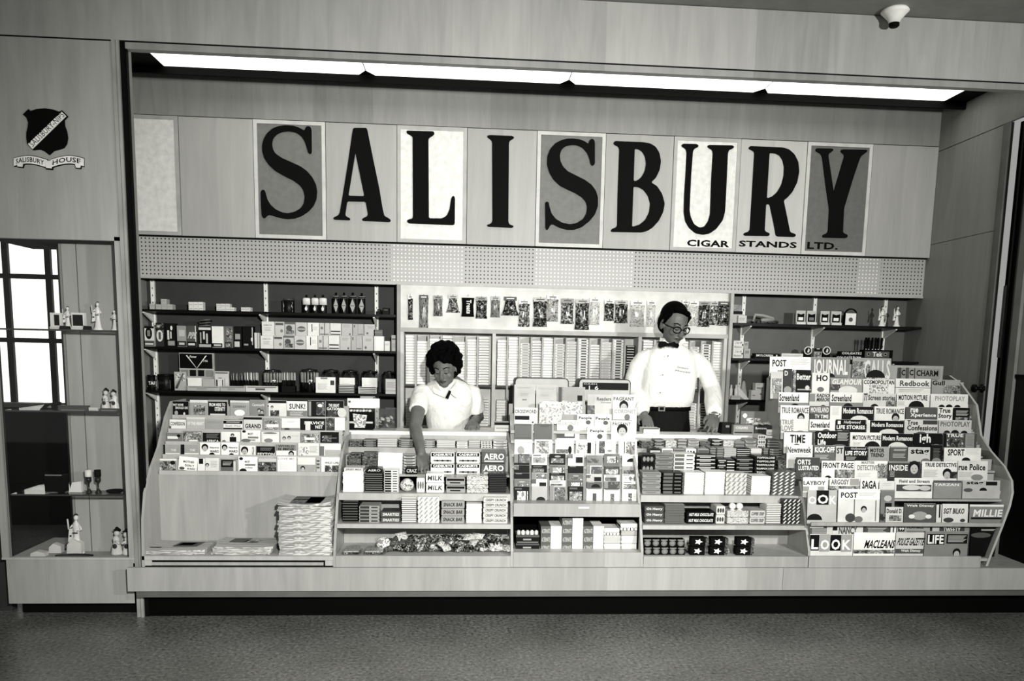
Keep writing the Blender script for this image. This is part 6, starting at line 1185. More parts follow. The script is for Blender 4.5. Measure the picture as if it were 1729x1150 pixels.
for i, (u0, u1, vt, y, b, e, L) in enumerate(((835, 862, 713, -.70, .85, 'R:0:1:0:.3:.1;R:.1:.9:.6:.7:.6', 'small pale box with black lid at the right of the left ledge'), (1085, 1114, 723, -.74, .9, 'R:.04:.96:.0:.2:.3;R:.0:.06:0:1:.2', 'white closed book on the right ledge below his hand'), (1218, 1238, 714, -.68, .08, 'R:.3:.6:.2:.4:.5', 'black box behind his resting hand on the right ledge'), (1239, 1273, 718, -.74, .55, 'T:CIGARS:.1:.7:.15:.4:.85;R:.05:.95:.7:.85:.15', 'grey lettered cigar case on the right ledge'), (1274, 1315, 719, -.74, .15, 'T:Rowntree:.05:.5:.15:.4:.9;R:.5:1:.4:1:.9;T:CADBURYS:.55:.95:.7:.85:.2', 'dark box with a white corner at the end of the right ledge'))):
    x, w, h = place(u0, u1, vt, y, ZL); m = MB(); m.box(-w/2, w/2, 0, .09, 0, h, G(b)); cover(m, w, h, h, e); tag(m.build('book' if i == 1 else 'box', None, (x, y-.02 if y > -.72 else y-.0, ZL)), L, 'book' if i == 1 else 'box')
x, w, h = place(1253, 1300, 695, -.66, ZL); t = thing('sweets_carton', 'upright printed carton heaped with sweets on the right ledge', 'carton', (x, -.645, ZL)); m = MB(); m.box(-w/2, w/2, 0, .03, 0, h, G(.45)); m.ell(-w*.36, h*.8, w*.08, w*.08, -.001, WHT); m.rect(-w*.3, w*.2, h*.45, h*.7, -.001, PL); m.build('carton_back', t)
# heap of sweets on the grey case and dark box, each a packet
for i in range(9):
    bz = ZL+place(1274, 1315, 719, -.74, ZL)[2]+.003; lay(3 if i % 2 else 4, at(1277+4.5*i, 716, -.72)[0], -.71+.012*(i % 3), bz+.002*(i % 3), .62, 'small pale sweet in the heap on the right ledge boxes, %s from left' % ORD[i], 'sweets on the ledge boxes', random.uniform(-1, 1), -75)
# cash registers
for u0, u1, v0, L, k in ((869, 961, 638, 'grey rounded cash register behind the card rack, left one', 0), (977, 1066, 640, 'dark windowed cash register behind the card rack, right one', 1)):
    y = -.52; x0, z1 = at(u0, v0, y); x1 = at(u1, v0, y)[0]; w = x1-x0; t = thing('cash_register', L, 'cash register', ((x0+x1)/2, y, .93), 'cash registers'); h = z1-.93; r = .02
    pts = [(-w/2, 0), (w/2, 0), (w/2, h-r), (w/2-r*.3, h-r*.3), (w/2-r, h), (-w/2+r, h), (-w/2+r*.3, h-r*.3), (-w/2, h-r)]
    m = MB(); m.prism(pts, .012, .16, G(.12, .4)); m.build('housing', t)
    s = .93; m = MB(); m.prism([(a*.96, (b-h*.5)*.985+h*.5) for a, b in pts], 0, .014, G(.72, .4)); m.build('front_plate', t)
    if k: m = MB(); m.rect(-w*.42, w*.45, h*.82, h-.022, -.001, G(.12)); m.text('CASH', -w*.4, -w*.15, h-.035, h-.027, -.002, G(.8), 0, .01); m.text('1 6', -w*.3, -w*.12, h-.068, h-.042, -.002, WHT, 0, 0); m.build('display_window', t)
    m = MB(); m.box(-w*.5, w*.5, .0, .16, -.4, 0, PLY); m.build('stand', t)
m = MB(); m.box(xat(866, -.55), xat(1066, -.55), -.56, -.34, .30, .53, PLY); m.box(xat(866, -.55), xat(1066, -.55), -.56, -.54, .3, .5, PLYD); tag(m.build('register_counter'), 'low birch counter under the two cash registers', 'counter')
# ================================================================ newspapers
def paper(w, d, th, fold, seed, folds=True):
    rr = random.Random(seed); m = MB(); N = 8; vs = []
    for s in (0, 1):
        for i in range(N+1):
            for j in range(3):
                a = i/N; x = (a-.5)*w; yy = (j/2)*d
                z = (0 if s == 0 else th*(.95+.05*rr.random())) + fold*(4*(a-.5)**2)*(.5 if s == 0 else 1)
                vs.append((x+rr.uniform(-.001, .001), yy+(rr.uniform(-.004, .004) if j == 0 else 0), z))
    K = (N+1)*3; fs = []
    for i in range(N):
        for j in range(2):
            q = [i*3+j, (i+1)*3+j, (i+1)*3+j+1, i*3+j+1]; fs += [[K+a for a in q], q[::-1]]
        fs += [[i*3, (i+1)*3, K+(i+1)*3, K+i*3], [K+i*3+2, K+(i+1)*3+2, (i+1)*3+2, i*3+2]]
    fs += [[0, K, K+1, 1], [1, K+1, K+2, 2], [N*3+1, K+N*3+1, K+N*3, N*3], [N*3+2, K+N*3+2, K+N*3+1, N*3+1]]
    m.add(vs, fs, NEWS); return m
def news_mat():
    m, nt, b = newmat('newsprint'); L = nt.links; N = nt.nodes.new; tc = N('ShaderNodeTexCoord'); mp = N('ShaderNodeMapping'); mp.inputs['Scale'].default_value = (1, 260, 30)
    L.new(tc.outputs['Object'], mp.inputs[0]); n = N('ShaderNodeTexNoise'); n.inputs['Scale'].default_value = 1.2; n.inputs['Detail'].default_value = 2; L.new(mp.outputs[0], n.inputs['Vector'])
    r = N('ShaderNodeValToRGB'); r.color_ramp.elements[0].position = .38; r.color_ramp.elements[1].position = .62; r.color_ramp.elements[0].color = col(.48); r.color_ramp.elements[1].color = col(.82)
    L.new(n.outputs['Fac'], r.inputs['Fac']); L.new(r.outputs['Color'], b.inputs['Base Color']); b.inputs['Roughness'].default_value = .8; return m
NEWS = news_mat(); ZN = .3585
def topart(w, d, th, els):
    m = MB()
    for x0, x1, y0, y1, mt, sk in els: m.quad((x0*w, y0*d, th), (x1*w, y0*d, th), ((x1+sk)*w, y1*d, th), ((x0+sk)*w, y1*d, th), mt)
    return m
for pile, (u0, u1, vt, n_, fold, L) in enumerate(((240, 345, 935, 3, .004, 'leftmost low newspaper pile'), (356, 455, 931, 5, .005, 'middle low newspaper pile'), (471, 560, 852, 22, .0, 'tall newspaper pile'))):
    y = -1.40; x0, x1 = at(u0, 938, y)[0], at(u1, 938, y)[0]; w = x1-x0; x = (x0+x1)/2; d = .21
    ztop = at((u0+u1)/2, vt, y)[1]; th = (ztop-ZN)/n_; th = min(th, .02) if pile == 2 else .0085
    base = None
    for k in range(n_):
        dx = random.uniform(-.006, .006) if k else 0; loc = (x+dx+(.004*k if pile == 1 else 0), y+random.uniform(0, .004), ZN+th*k); lab = 'folded newspaper, %s from the bottom of the %s' % (ORD[k], L)
        if k in (0, 1, 2): b_ = tag(paper(w, d, th*.93, fold, pile*50+k).build('newspaper', None, loc), lab, 'newspaper', 'newspapers on the bottom shelf'); pr = (pr if k else [])+[b_]
        elif k < n_-1: copy(pr[k % 3], lab, loc, (0, 0, RD(random.uniform(-1.5, 1.5))))
        else:
            m = paper(w, d, th*.93, fold+(.018 if pile == 2 else 0), pile*50+k); tag(m.build('newspaper', None, loc), lab, 'newspaper', 'newspapers on the bottom shelf')
    z_ = ZN+th*n_
    els = [(-.1, .3, .35, .8, G(.25), .05), (-.05, .2, .45, .7, PD, .05), (-.45, -.25, .2, .27, G(.15), 0)] if pile == 0 else [(-.35, -.05, .5, .9, G(.3), .05), (-.1, .15, .45, .7, PM, .05)] if pile == 1 else [(-.45, .4, .5, 1, G(.3), 0), (-.45, .45, .05, .6, PD, 0), (.0, .45, .1, .9, G(.35), 0)]
    o = topart(w, d, .004+fold*.3+(.003 if pile == 2 else .0), els); o.build('front_page_print', [q for q in bpy.data.objects if q.name.startswith('newspaper') and q.type == 'MESH'][-1] if 0 else bpy.data.objects[sorted([q.name for q in bpy.data.objects if q.name.startswith('newspaper') and abs(q.location.z-(ZN+th*(n_-1))) < 1e-4 and abs(q.location.x-x) < .06])[0]], (0, 0, th*.93-.001))
# ================================================================ things in the glass showcase
B1, B2, B3, B4 = [z+.0006 for z in SHZ]
fy = -1.24
def sx_(u, v=600, y=fy): return at(u, v, y)[0]
for u, v0, b, L, s_ in ((165, 508, B1, 'white dancer figurine in the middle of the top showcase shelf', 1), (193, 522, B1, 'white dancer figurine at the right end of the top showcase shelf', -1)):
    figurine(sx_(u, 530), fy, b, at(u, v0, fy)[1]-b, L, 'dancer', s_)
figurine(sx_(114, 530, -1.26), -1.26, B1, at(114, 516, -1.26)[1]-B1, 'dark headed figurine between two lighter cases in the showcase', 'dancer', 1)
for u0, u1, v0, L, k in ((84, 101, 528, 'left', 0), (120, 141, 528, 'right', 1)):
    x, w, h = place(u0, u1, v0, -1.28, B1); m = MB(); m.box(-w/2, w/2, 0, .03, 0, h, WHT); m.rect(-w*.4+(w*.3 if not k else 0), w*.42, h*.22, h*.88, -.001, BLK); m.box(-w/2, w/2, -.01, 0, 0, h*.15, G(.85)); tag(m.build('lighter_case', None, (x, -1.28, B1)), 'white lighter case with a black front, %s one on the top showcase shelf' % L, 'lighter case')
for u0, u1, L in ((100, 118, 'black flat case under the dark headed figurine'), (140, 154, 'low black case right of the white lighter case')):
    x, w, h = place(u0, u1, 550, -1.295, B1); m = MB(); m.prism([(-w/2, 0), (w/2, 0), (w*.42, h*.9), (-w*.42, h)], 0, .014, BLK); tag(m.build('flat_case', None, (x, -1.298, B1)), L+', top showcase shelf', 'case')
for u, v0, L, b in ((187, 655, 'small hatted couple figurine on the second showcase shelf', B2), (196, 890, 'hatted couple figurine on the showcase floor', B4)):
    figurine(sx_(u, 700), fy, b, at(u, v0, fy)[1]-b, L, 'pair')
x, w, h = place(66, 98, 679, -1.27, B2); t = thing('lighter', 'dark desk lighter tilted on a white block, second showcase shelf', 'lighter', (x, -1.27, B2)); m = MB(); m.prism([(-w*.5, .0), (w*.35, 0), (w*.5, h*.9), (w*.4, h), (-w*.2, h*.75)], 0, .04, BLK); m.build('case_body', t); m = MB(); m.prism([(-w*.1, h*.3), (w*.15, h*.25), (w*.1, h*.6)], -.003, -.001, G(.5)); m.build('plate', t)
for u0, u1, v0, b, g_, L in ((98, 148, 694-9, B2, .3, 'long grey flat box on the second showcase shelf'), (150, 165, 694-6, B2, .85, 'small white flat box on the second showcase shelf'), (168, 200, 694-4, B2, .3, 'low plinth under the small couple figurine, second showcase shelf')):
    x, w, h = place(u0, u1, v0, -1.295, b); m = MB(); m.box(-w/2, w/2, 0, .03, 0, max(h, .006), G(g_)); m.rect(-w*.4, w*.4, .001, .004, -.001, G(.6)); tag(m.build('flat_box', None, (x, -1.298, b)), L, 'box')
for u0, u1, L in ((141, 153, 'left'), (157, 169, 'right')):
    x, w, h = place(u0, u1, 794, -1.26, B3); t = thing('goblet', 'glass goblet with a %s rim, %s one on the third showcase shelf' % (('white', 'dark')[L == 'right'], L), 'goblet', (x, -1.25, B3)); m = MB(); m.lathe([(w*.45, 0), (w*.45, .004), (w*.1, h*.2), (w*.12, h*.42), (w*.42, h*.5), (w*.4, h*.7)], G(.15, .15), n=16); m.build('bowl', t); m = MB(); m.lathe([(w*.41, h*.7), (w*.46, h*.74), (w*.46, h)], WHT if L == 'left' else BLK, n=16); m.build('rim', t)
x, w, h = place(79, 112, 800, -1.2, B3); m = MB(); m.box(-w/2, w/2, 0, .05, 0, h, BLK); m.box(-w*.45, w*.4, -.001, .05, h*.93, h, G(.5)); tag(m.build('black_case', None, (x, -1.23, B3)), 'square black case on the third showcase shelf', 'case')
x, w, h = place(118, 140, 812, -1.22, B3); m = MB(); m.prism([(-w*.5, 0), (w*.5, 0), (w*.45, h), (-w*.2, h*.9)], 0, .03, WHT); tag(m.build('white_block', None, (x, -1.24, B3)), 'white folded block left of the goblets, third showcase shelf', 'block')
x, w, h = place(178, 206, 822, -1.26, B3); m = MB(); m.lathe([(w*.3, 0), (w*.46, .006), (w*.5, .016), (w*.44, .016), (w*.3, .008)], BLK, n=20); tag(m.build('ashtray', None, (x, -1.25, B3)), 'dark round ashtray at the right end, third showcase shelf', 'ashtray')
x = sx_(128, 880, -1.22); figurine(x, -1.22, B4, at(128, 866, -1.22)[1]-B4, 'slender white figurine at the back of the showcase floor', 'dancer')
for u0, u1, v0, yy, g_, L in ((50, 75, 931, -1.3, .92, 'low white box at the left of the showcase floor'), (81, 102, 918, -1.22, .9, 'small white box on a grey tray, showcase floor'), (111, 136, 910, -1.25, .9, 'white slanted block at mid showcase floor')):
    x, w, h = place(u0, u1, v0, yy, B4); m = MB(); m.prism([(-w/2, 0), (w/2, 0), (w*.5, h*.7), (-w*.1, h), (-w*.45, h*.6)], 0, .04, G(g_)); tag(m.build('white_box', None, (x, yy, B4)), L, 'box')
x, w, h = place(92, 158, 931, -1.3, B4); m = MB(); m.lathe([(w*.3, 0), (w*.5, .006), (w*.48, .012), (w*.3, .005)], G(.12, .2), n=24, sy=.3); tag(m.build('tray', None, (x, -1.30, B4)), 'dark oval tray at the front of the showcase floor', 'tray')
# ================================================================ the two attendants
SKIN = G(.40, .5, .06, 14); HAIR = G(.0, .8, .3, 60, spec=.06)
def cloth_mat(name, v, rough=.85):
    m, nt, b = newmat(name); L = nt.links; N = nt.nodes.new; tc = N('ShaderNodeTexCoord'); n = N('ShaderNodeTexNoise'); n.inputs['Scale'].default_value = 7; n.inputs['Detail'].default_value = 3; n.inputs['Distortion'].default_value = 1.4
    mp = N('ShaderNodeMapping'); mp.inputs['Scale'].default_value = (1.6, 1, .7); L.new(tc.outputs['Object'], mp.inputs[0]); L.new(mp.outputs[0], n.inputs['Vector'])
    bp = N('ShaderNodeBump'); bp.inputs['Strength'].default_value = .55; bp.inputs['Distance'].default_value = .03; L.new(n.outputs['Fac'], bp.inputs['Height']); L.new(bp.outputs[0], b.inputs['Normal'])
    b.inputs['Base Color'].default_value = col(v); b.inputs['Roughness'].default_value = rough; b.inputs['Specular IOR Level'].default_value = .15; return m
SHIRT = cloth_mat('white_cotton', .92); TROU = cloth_mat('black_wool', .07)
def A3(u, v, y): x, z = at(u, v, y); return Vector((x, y, z))
def remesh(o, vox, sm=2):
    r = o.modifiers.new('skin', 'REMESH'); r.mode = 'VOXEL'; r.voxel_size = vox; r.use_smooth_shade = True
    s = o.modifiers.new('smooth', 'SMOOTH'); s.factor = .5; s.iterations = sm; return o
def loft(m, secs, mt, n=20):
    """elliptical sections: (centre, half width, half depth)"""
    vs = []; fs = []
    for c, a, b in secs:
        for i in range(n): t_ = 2*pi*i/n; ca, sa = cos(t_), sin(t_); vs.append((c[0]+a*abs(ca)**.85*(1 if ca > 0 else -1), c[1]+b*abs(sa)**.85*(1 if sa > 0 else -1), c[2]))
    for k in range(len(secs)-1):
        for i in range(n): j = (i+1) % n; fs.append((k*n+i, k*n+j, (k+1)*n+j, (k+1)*n+i))
    fs.append(tuple(range(n-1, -1, -1))); fs.append(tuple((len(secs)-1)*n+i for i in range(n)))
    m.add(vs, fs, mt, True)
def head_parts(m, M, s=1):
    i0 = len(m.v)
    m.ball((0, .012, .03), (.076, .094, .098), SKIN, 20, 14); m.ball((0, -.022, -.03), (.062, .07, .082), SKIN, 18, 12); m.ball((0, -.055, -.085), (.034, .034, .03), SKIN)
    m.ball((0, -.03, -.07), (.05, .05, .038), SKIN); m.tube([(0, -.083, .012), (0, -.098, -.012), (0, -.112, -.03)], [.009, .011, .014], SKIN, 8); m.ball((0, -.102, -.036), (.018, .014, .011), SKIN)
    m.tube([(-.045, -.075, .018), (0, -.086, .02), (.045, -.075, .018)], [.01, .009, .01], SKIN, 8)
    for sx in (-1, 1):
        m.ball((sx*.038, -.066, -.028), (.024, .022, .022), SKIN); m.ball((sx*.077, .012, -.012), (.009, .02, .032), SKIN); m.ball((sx*.074, .006, -.012), (.012, .012, .02), SKIN); m.ball((sx*.03, -.077, -.001), (.017, .012, .011), SKIN)
    m.ball((0, -.082, -.06), (.024, .014, .012), SKIN)
    if s != 1:
        for i in range(i0, len(m.v)): m.v[i] = tuple(Vector(m.v[i])*s)
    m.xform(M, i0)
def face_marks(t, M, s, lip, brow, lidname='eyelid'):
    for nm, sx in (('eyebrow', -1), ('eyebrow', 1)):
        q = MB(); q.tube([(sx*.014, -.0905, .022), (sx*.034, -.087, .031), (sx*.054, -.071, .024)], [.0028*brow, .0035*brow, .0018*brow], G(.08, .8), 6); q.xform(M @ Matrix.Scale(s, 4)); q.build(nm, t)
    for sx in (-1, 1):
        q = MB(); q.tube([(sx*.014, -.0865, -.004), (sx*.03, -.0885, -.009), (sx*.047, -.077, -.004)], [.0016, .003, .0016], G(.05, .8), 6); q.xform(M @ Matrix.Scale(s, 4)); q.build('eyelashes', t)
    q = MB(); q.tube([(-.022, -.090, -.0615), (-.008, -.0965, -.058), (0, -.097, -.0595), (.008, -.0965, -.058), (.022, -.090, -.0615)], [.002, .0045*lip, .004*lip, .0045*lip, .002], G(.2, .5), 6); q.tube([(-.018, -.089, -.065), (0, -.096, -.069), (.018, -.089, -.065)], [.002, .005*lip, .002], G(.24, .5), 6); q.xform(M @ Matrix.Scale(s, 4)); q.build('lips', t)
def hand(m, M, curl=(18, 30, 25), s=1, side=1, spread=5, thumb=None):
    i0 = len(m.v)
    m.ball((0, .045, 0), (.041, .052, .015), SKIN, 14, 10); m.ball((-.02*side, .03, -.006), (.022, .032, .015), SKIN); m.tube([(0, -.03, 0), (0, .02, 0)], [.026, .030], SKIN, 10, True, .75)
    for k, (bx, ln, by) in enumerate(((-.029, .070, .082), (-.010, .080, .088), (.010, .074, .086), (.028, .058, .078))):
        a = RD((k-1.5)*spread*1.0); p = Vector((bx*side, by-.01, 0)); pts = [p]; ang = 0
        for j, fr in enumerate((.45, .3, .25)):
            ang += RD(curl[j]+(k-1.5)*3); d_ = Vector((sin(a)*side, cos(a)*cos(ang), -sin(ang))); p = p+d_*ln*fr; pts.append(p)
        m.tube(pts, [.0098, .0088, .008, .0062], SKIN, 8)
    tp = thumb or [(-.026*side, .018, -.004), (-.047*side, .042, -.012), (-.050*side, .066, -.022), (-.044*side, .084, -.028)]
    m.tube(tp, [.013, .0115, .0098, .007], SKIN, 8)
    for i in range(i0, len(m.v)): m.v[i] = tuple(Vector(m.v[i])*s)
    m.xform(M, i0)
def frame(pos, ydir, zdir):
    Y = Vector(ydir).normalized(); Z = Vector(zdir); Z = (Z-Y*Z.dot(Y)).normalized(); X = Y.cross(Z)
    return Matrix(((X.x, Y.x, Z.x, pos[0]), (X.y, Y.y, Z.y, pos[1]), (X.z, Y.z, Z.z, pos[2]), (0, 0, 0, 1)))
# ---------------------------------------------------------------- woman
YW_ = -.50
hc = A3(751, 621, -.60); MH = Matrix.Translation(hc) @ Euler((RD(19), RD(-3), RD(-14)), 'XYZ').to_matrix().to_4x4()
nk = A3(757, 662, -.50); hip = Vector((at(756, 700, -.42)[0], -.42, .88))
t = thing('person', 'person in white short sleeved uniform with dark curly hair, leaning forward over the counter', 'person', (hip.x, hip.y, 0))
O = Vector((hip.x, hip.y, 0)); TR = Matrix.Translation(-O)
sl, sr = A3(711, 664, -.55), A3(797, 664, -.47)
el, wl = A3(701, 722, -.80), A3(712, 765, -1.03); er = A3(808, 708, -.40); er.z = max(er.z, 1.03); wr_ = A3(800, 712, -.60)
m = MB(); head_parts(m, MH, .97)
m.tube([hc+Vector((0, .04, -.05)), nk+Vector((0, .01, -.02)), nk+Vector((0, .04, -.1))], [.05, .05, .08], SKIN, 14)
m.tube([sl, (sl+el)/2, el, (el*.6+wl*.4), wl], [.05, .046, .038, .036, .025], SKIN, 12)
m.tube([sr, (sr+er)/2, er, (er+wr_)/2, wr_], [.05, .045, .038, .034, .025], SKIN, 12)
loft(m, [((hip.x, hip.y, .80), .13, .09), ((hip.x, hip.y, .95), .14, .09), ((hip.x, hip.y-.03, 1.1), .13, .08), ((nk.x, nk.y+.02, 1.26), .13, .07), ((nk.x, nk.y+.01, 1.31), .06, .05)], SKIN)
for sx in (-1, 1): m.tube([hip+Vector((sx*.07, 0, -.02)), hip+Vector((sx*.075, -.01, -.42)), hip+Vector((sx*.075, .01, -.65)), hip+Vector((sx*.075, .02, -.84))], [.08, .055, .045, .032], SKIN, 12)
tip = A3(715, 806, -1.14); hand(m, frame(wl, (tip-wl), (0, -1, .55)), (8, 12, 10), .95, 1, 3)
hand(m, frame(wr_+Vector((0, 0, .0)), (-.25, -1, -.30), (.1, -.25, 1)), (35, 45, 30), .92, 1, 3)
m.xform(TR); remesh(m.build('body', t), .0055)
face_marks(t, TR @ MH, .97, 1.15, 1.1)
m = MB(); rr = random.Random(3)
m.ball((0, .026, .056), (.090, .096, .097), HAIR, 18, 12); m.ball((0, .05, -.01), (.09, .08, .09), HAIR, 16, 10)
for i in range(150):
    a = rr.uniform(0, 2*pi); b = rr.uniform(-.5, 1.45); d_ = Vector((cos(a)*cos(b)*.101, sin(a)*cos(b)*.112+.018, sin(b)*.108+.042))
    if d_.y < -.02 and d_.z < .098-abs(d_.x)*.7: continue
    m.ball(d_, (rr.uniform(.014, .026),)*3, HAIR, 7, 5)
for sx in (-1, 1):
    for k in range(6): m.ball((sx*.086, .004+.008*rr.random(), .055-.017*k), (.017, .02, .018), HAIR, 7, 5)
m.xform(TR @ MH); remesh(m.build('hair', t), .006, 1)
# uniform
m = MB(); cx = nk.x
loft(m, [((hip.x, hip.y, .50), .235, .17), ((hip.x, hip.y, .80), .18, .135), ((hip.x, hip.y-.0, .96), .135, .10), ((hip.x, hip.y-.03, 1.05), .145, .115), ((hip.x+.003, hip.y-.07, 1.14), .165, .125), (((sl.x+sr.x)/2, -.50, 1.21), .165, .11), (((sl.x+sr.x)/2+.005, -.50, 1.262), .13, .08), ((nk.x, nk.y+.015, 1.295), .07, .065)], SHIRT, 28)
for a, b, r0 in ((sl, el, .058), (sr, er, .060)):
    d_ = (b-a); p1 = a+d_*.25; p2 = a+d_*(.52 if a is sl else .72); m.tube([a+Vector((.03 if a is sl else -.03, .02, .01)), a, p1, p2], [.055, r0, r0*1.06, r0*1.0], SHIRT, 18)
m.xform(TR); un = remesh(m.build('uniform', t), .009)
def flat(pts, th, mt, nm, par, TRm):
    q = MB(); n = len(pts); q.add([p for p in pts]+[p+Vector((0, th, 0)) for p in pts], [tuple(range(n)), tuple(range(2*n-1, n-1, -1))]+[(i, (i+1) % n, n+(i+1) % n, n+i) for i in range(n)], mt); q.xform(TRm); return q.build(nm, par)
flat([A3(728, 643, -.565), A3(737, 648, -.63), A3(758, 661, -.655), A3(752, 672, -.64), A3(733, 664, -.635), A3(724, 652, -.57)], .008, SHIRT, 'collar', un, TR)
flat([A3(758, 661, -.655), A3(766, 652, -.62), A3(770, 644, -.56), A3(773, 652, -.57), A3(772, 673, -.63), A3(765, 668, -.645)], .008, SHIRT, 'collar', un, TR)
flat([A3(758, 659, -.662), A3(762, 661, -.662), A3(757, 674, -.662), A3(751.5, 672, -.662)], .006, BLK, 'neck_tab', t, TR)
for sx in (-1, 1): m = MB(); m.ball(hip+Vector((sx*.075, -.03, -.85)), (.042, .11, .04), G(.9)); m.xform(TR); m.build('shoe', t)
# ---------------------------------------------------------------- man
hc = A3(1138, 548, -.50); MH = Matrix.Translation(hc) @ Euler((RD(20), RD(4), RD(20)), 'XYZ').to_matrix().to_4x4()
nk = A3(1132, 583, -.42); hip = Vector((at(1124, 700, -.40)[0], -.38, .98))
t = thing('person', 'person in white shirt, black bow tie and glasses, looking down at the right counter', 'person', (hip.x, hip.y, 0))
O = Vector((hip.x, hip.y, 0)); TR = Matrix.Translation(-O)
sl, sr = A3(1083, 600, -.40), A3(1180, 603, -.40); el = A3(1064, 655, -.36); wl = A3(1088, 700, -.52); er = A3(1203, 655, -.42); wr_ = A3(1206, 702, -.66)
m = MB(); head_parts(m, MH, 1.06)
m.tube([hc+Vector((0, .045, -.05)), nk+Vector((0, .01, 0)), nk+Vector((0, .03, -.08))], [.056, .058, .09], SKIN, 14)
for a, b, c in ((sl, el, wl), (sr, er, wr_)): m.tube([a+Vector((.03 if a is sl else -.03, 0, -.045)), (a+b)/2, b, (b*.6+c*.4), c], [.04, .045, .042, .038, .028], SKIN, 12)
loft(m, [((hip.x, hip.y, .92), .14, .10), ((hip.x, hip.y, 1.1), .14, .10), ((hip.x, hip.y-.02, 1.35), .16, .10), ((nk.x, nk.y+.02, 1.50), .13, .08), ((nk.x, nk.y+.01, 1.55), .06, .05)], SKIN)
for sx in (-1, 1): m.tube([hip+Vector((sx*.09, 0, -.04)), hip+Vector((sx*.1, -.01, -.48)), hip+Vector((sx*.1, .01, -.70)), hip+Vector((sx*.1, .02, -.93))], [.085, .06, .05, .035], SKIN, 12)
tip = A3(1199, 744, -.86); hand(m, frame(wr_, (tip-wr_), (.15, -1, .6)), (12, 22, 18), 1.06, -1, 7)
tipl = A3(1098, 722, -.66); hand(m, frame(wl, tipl-wl, (.1, -.4, 1)), (10, 20, 20), 1.04, -1, 5)
m.xform(TR); remesh(m.build('body', t), .0055)
face_marks(t, TR @ MH, 1.06, .8, 1.0)
m = MB()
m.ball((0, .028, .048), (.083, .094, .09), HAIR, 22, 14); m.ball((0, -.008, .086), (.056, .054, .042), HAIR, 16, 10); m.ball((0, .06, .0), (.078, .055, .085), HAIR, 16, 10); m.tube([(-.045, -.03, .098), (-.008, -.056, .103), (.032, -.06, .09), (.056, -.038, .082)], [.016, .019, .018, .014], HAIR, 10)
for sx in (-1, 1): m.tube([(sx*.076, -.028, .07), (sx*.08, -.012, .03), (sx*.079, -.004, .0)], [.014, .012, .007], HAIR, 8)
m.xform(TR @ MH @ Matrix.Scale(1.06, 4)); remesh(m.build('hair', t), .005, 2)
# glasses
q = MB()
for sx in (-1, 1):
    cx_ = sx*.033; pts = [(cx_+.026*cos(2*pi*i/16), -.103+.012*abs(cx_+.026*cos(2*pi*i/16))/.06, -.006+.019*sin(2*pi*i/16)) for i in range(17)]
    q.tube(pts, .0032, BLK, 6); q.tube([(sx*.058, -.094, .004), (sx*.079, -.06, .004), (sx*.084, .01, .002)], .003, BLK, 6)
q.tube([(-.008, -.104, .0), (.008, -.104, .0)], .003, BLK, 6); q.xform(TR @ MH @ Matrix.Scale(1.06, 4)); q.build('glasses', t)
m = MB()
loft(m, [((hip.x, hip.y, 1.125), .166, .124), ((hip.x, hip.y-.01, 1.17), .182, .138), ((hip.x+.004, hip.y-.02, 1.26), .185, .135), ((hip.x+.01, hip.y-.02, 1.38), .188, .125), ((nk.x, nk.y+.02, 1.47), .17, .105), ((nk.x, nk.y+.015, 1.525), .115, .085), ((nk.x, nk.y+.01, 1.555), .07, .068), ((nk.x-.002, nk.y, 1.585), .064, .064)], SHIRT, 30)
for a, b, c in ((sl, el, wl), (sr, er, wr_)):
    e2 = b+(c-b)*.5; e3 = b+(c-b)*.9
    m.tube([a+Vector((.07 if a is sl else -.07, .0, .01)), a+Vector((.012 if a is sl else -.012, 0, -.02)), (a*2+b)/3, (a+b*2)/3, b+(c-b)*.08, e2, e3, b+(c-b)*.97], [.045, .054, .058, .058, .056, .060, .053, .036], SHIRT, 18)
m.xform(TR); sh = remesh(m.build('shirt', t), .009)
m = MB()
for sx in (-1, 1): loft(m, [(hip+Vector((sx*.1, .02, -.92)), .075, .085), (hip+Vector((sx*.1, .0, -.5)), .085, .09), (hip+Vector((sx*.082, .0, -.12)), .105, .115)], TROU)
loft(m, [(hip+Vector((0, 0, -.18)), .165, .115), (hip+Vector((0, 0, .0)), .175, .125), (hip+Vector((0, 0, .07)), .165, .118), (hip+Vector((0, 0, .155)), .160, .114)], TROU)
m.xform(TR); remesh(m.build('trousers', t), .01)
zbt = at(1120, 690, -.51)[1]
m = MB(); loft(m, [((hip.x, hip.y, zbt-.016), .171, .127), ((hip.x, hip.y, zbt+.016), .169, .126)], BLK, 28); m.xform(TR); bl = m.build('belt', t)
bx_ = at(1117, 691, -.51)[0]; m = MB(); m.box(bx_-.022, bx_+.022, -.516, -.51, zbt-.017, zbt+.017, CHR); m.box(bx_-.014, bx_+.014, -.518, -.515, zbt-.01, zbt+.01, BLK); m.xform(TR); m.build('buckle', bl)
m = MB(); c0 = A3(1130, 582, -.556)
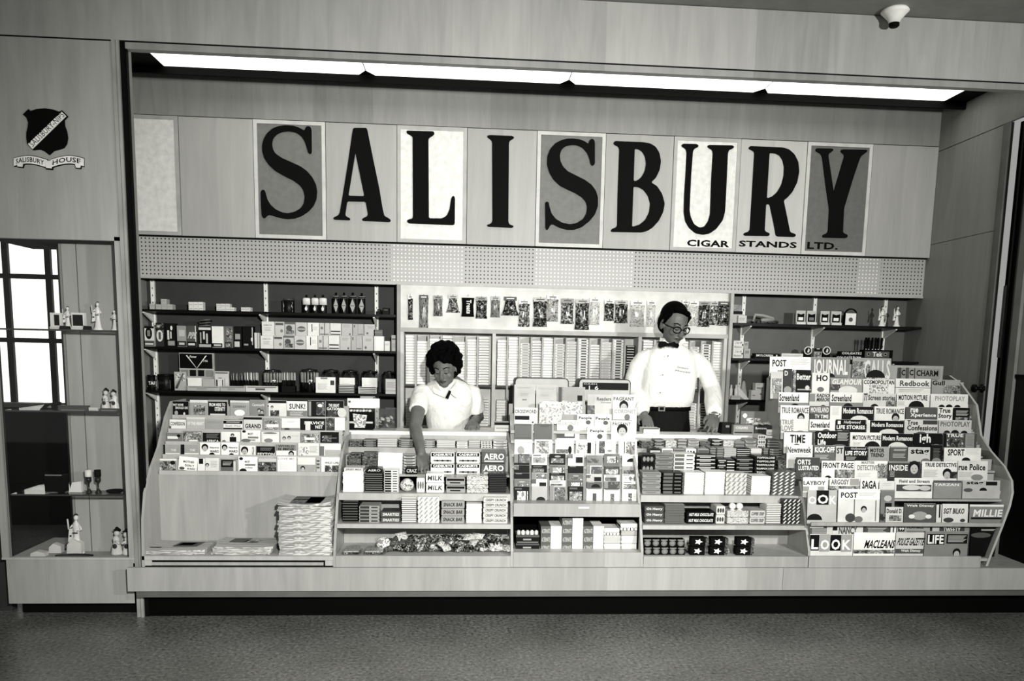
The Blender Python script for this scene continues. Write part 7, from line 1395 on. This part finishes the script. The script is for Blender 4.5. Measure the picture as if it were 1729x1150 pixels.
for sx in (-1, 1): m.add([(c0.x+sx*.006, c0.y, c0.z+.008), (c0.x+sx*.03, c0.y-.004, c0.z+.02), (c0.x+sx*.064, c0.y+.01, c0.z+.02-(.012 if sx > 0 else 0)), (c0.x+sx*.07, c0.y+.01, c0.z-.004), (c0.x+sx*.06, c0.y+.01, c0.z-.022), (c0.x+sx*.03, c0.y-.004, c0.z-.014), (c0.x+sx*.006, c0.y, c0.z-.008)]+[(c0.x+sx*a, c0.y+.02, c0.z+b) for a, b in ((.006, .008), (.03, .02), (.064, .012), (.07, -.004), (.06, -.022), (.03, -.014), (.006, -.008))], [tuple(range(7)), tuple(range(13, 6, -1))]+[(i, (i+1) % 7, 7+(i+1) % 7, 7+i) for i in range(7)], BLK)
m.ball(c0, (.011, .012, .011), BLK, 10, 6); m.xform(TR); m.build('bow_tie', t)
flat([A3(1115, 569, -.47), A3(1121, 574, -.515), A3(1130, 581, -.53), A3(1123, 588, -.53), A3(1113, 580, -.49)], .01, SHIRT, 'collar', sh, TR); flat([A3(1132, 581, -.53), A3(1146, 577, -.52), A3(1156, 570, -.47), A3(1158, 577, -.48), A3(1146, 587, -.525)], .01, SHIRT, 'collar', sh, TR)
for u, v in ((1128, 601), (1119, 633), (1115, 663)):
    m = MB(); m.ball(A3(u, v, -.545), (.005, .003, .005), G(.6), 8, 6); m.xform(TR); m.build('button', sh)
p0 = A3(1143, 622, -.535); m = MB(); m.text('Salisbury', p0.x, p0.x+.075, p0.z, p0.z+.016, p0.y, G(.35), .2, 0, -.12); m.text('House', p0.x-.01, p0.x+.09, p0.z-.018, p0.z-.006, p0.y, G(.35), .2, 0, -.12); m.xform(TR); m.build('shirt_embroidery', sh)
m = MB(); c1 = wr_+Vector((.0, -.005, .012)); m.tube([c1+Vector((.031*cos(a*pi/8), .031*sin(a*pi/8), 0)) for a in range(17)], .006, CHR, 8); m.lathe([(.013, -.003), (.014, .002), (.012, .005)], G(.9, .2), tuple(c1+Vector((.004, -.036, 0))), 14)
m.xform(TR); m.build('wristwatch', t)
for sx in (-1, 1): m = MB(); m.ball(hip+Vector((sx*.1, -.04, -.94)), (.05, .14, .045), BLK); m.xform(TR); m.build('shoe', t)
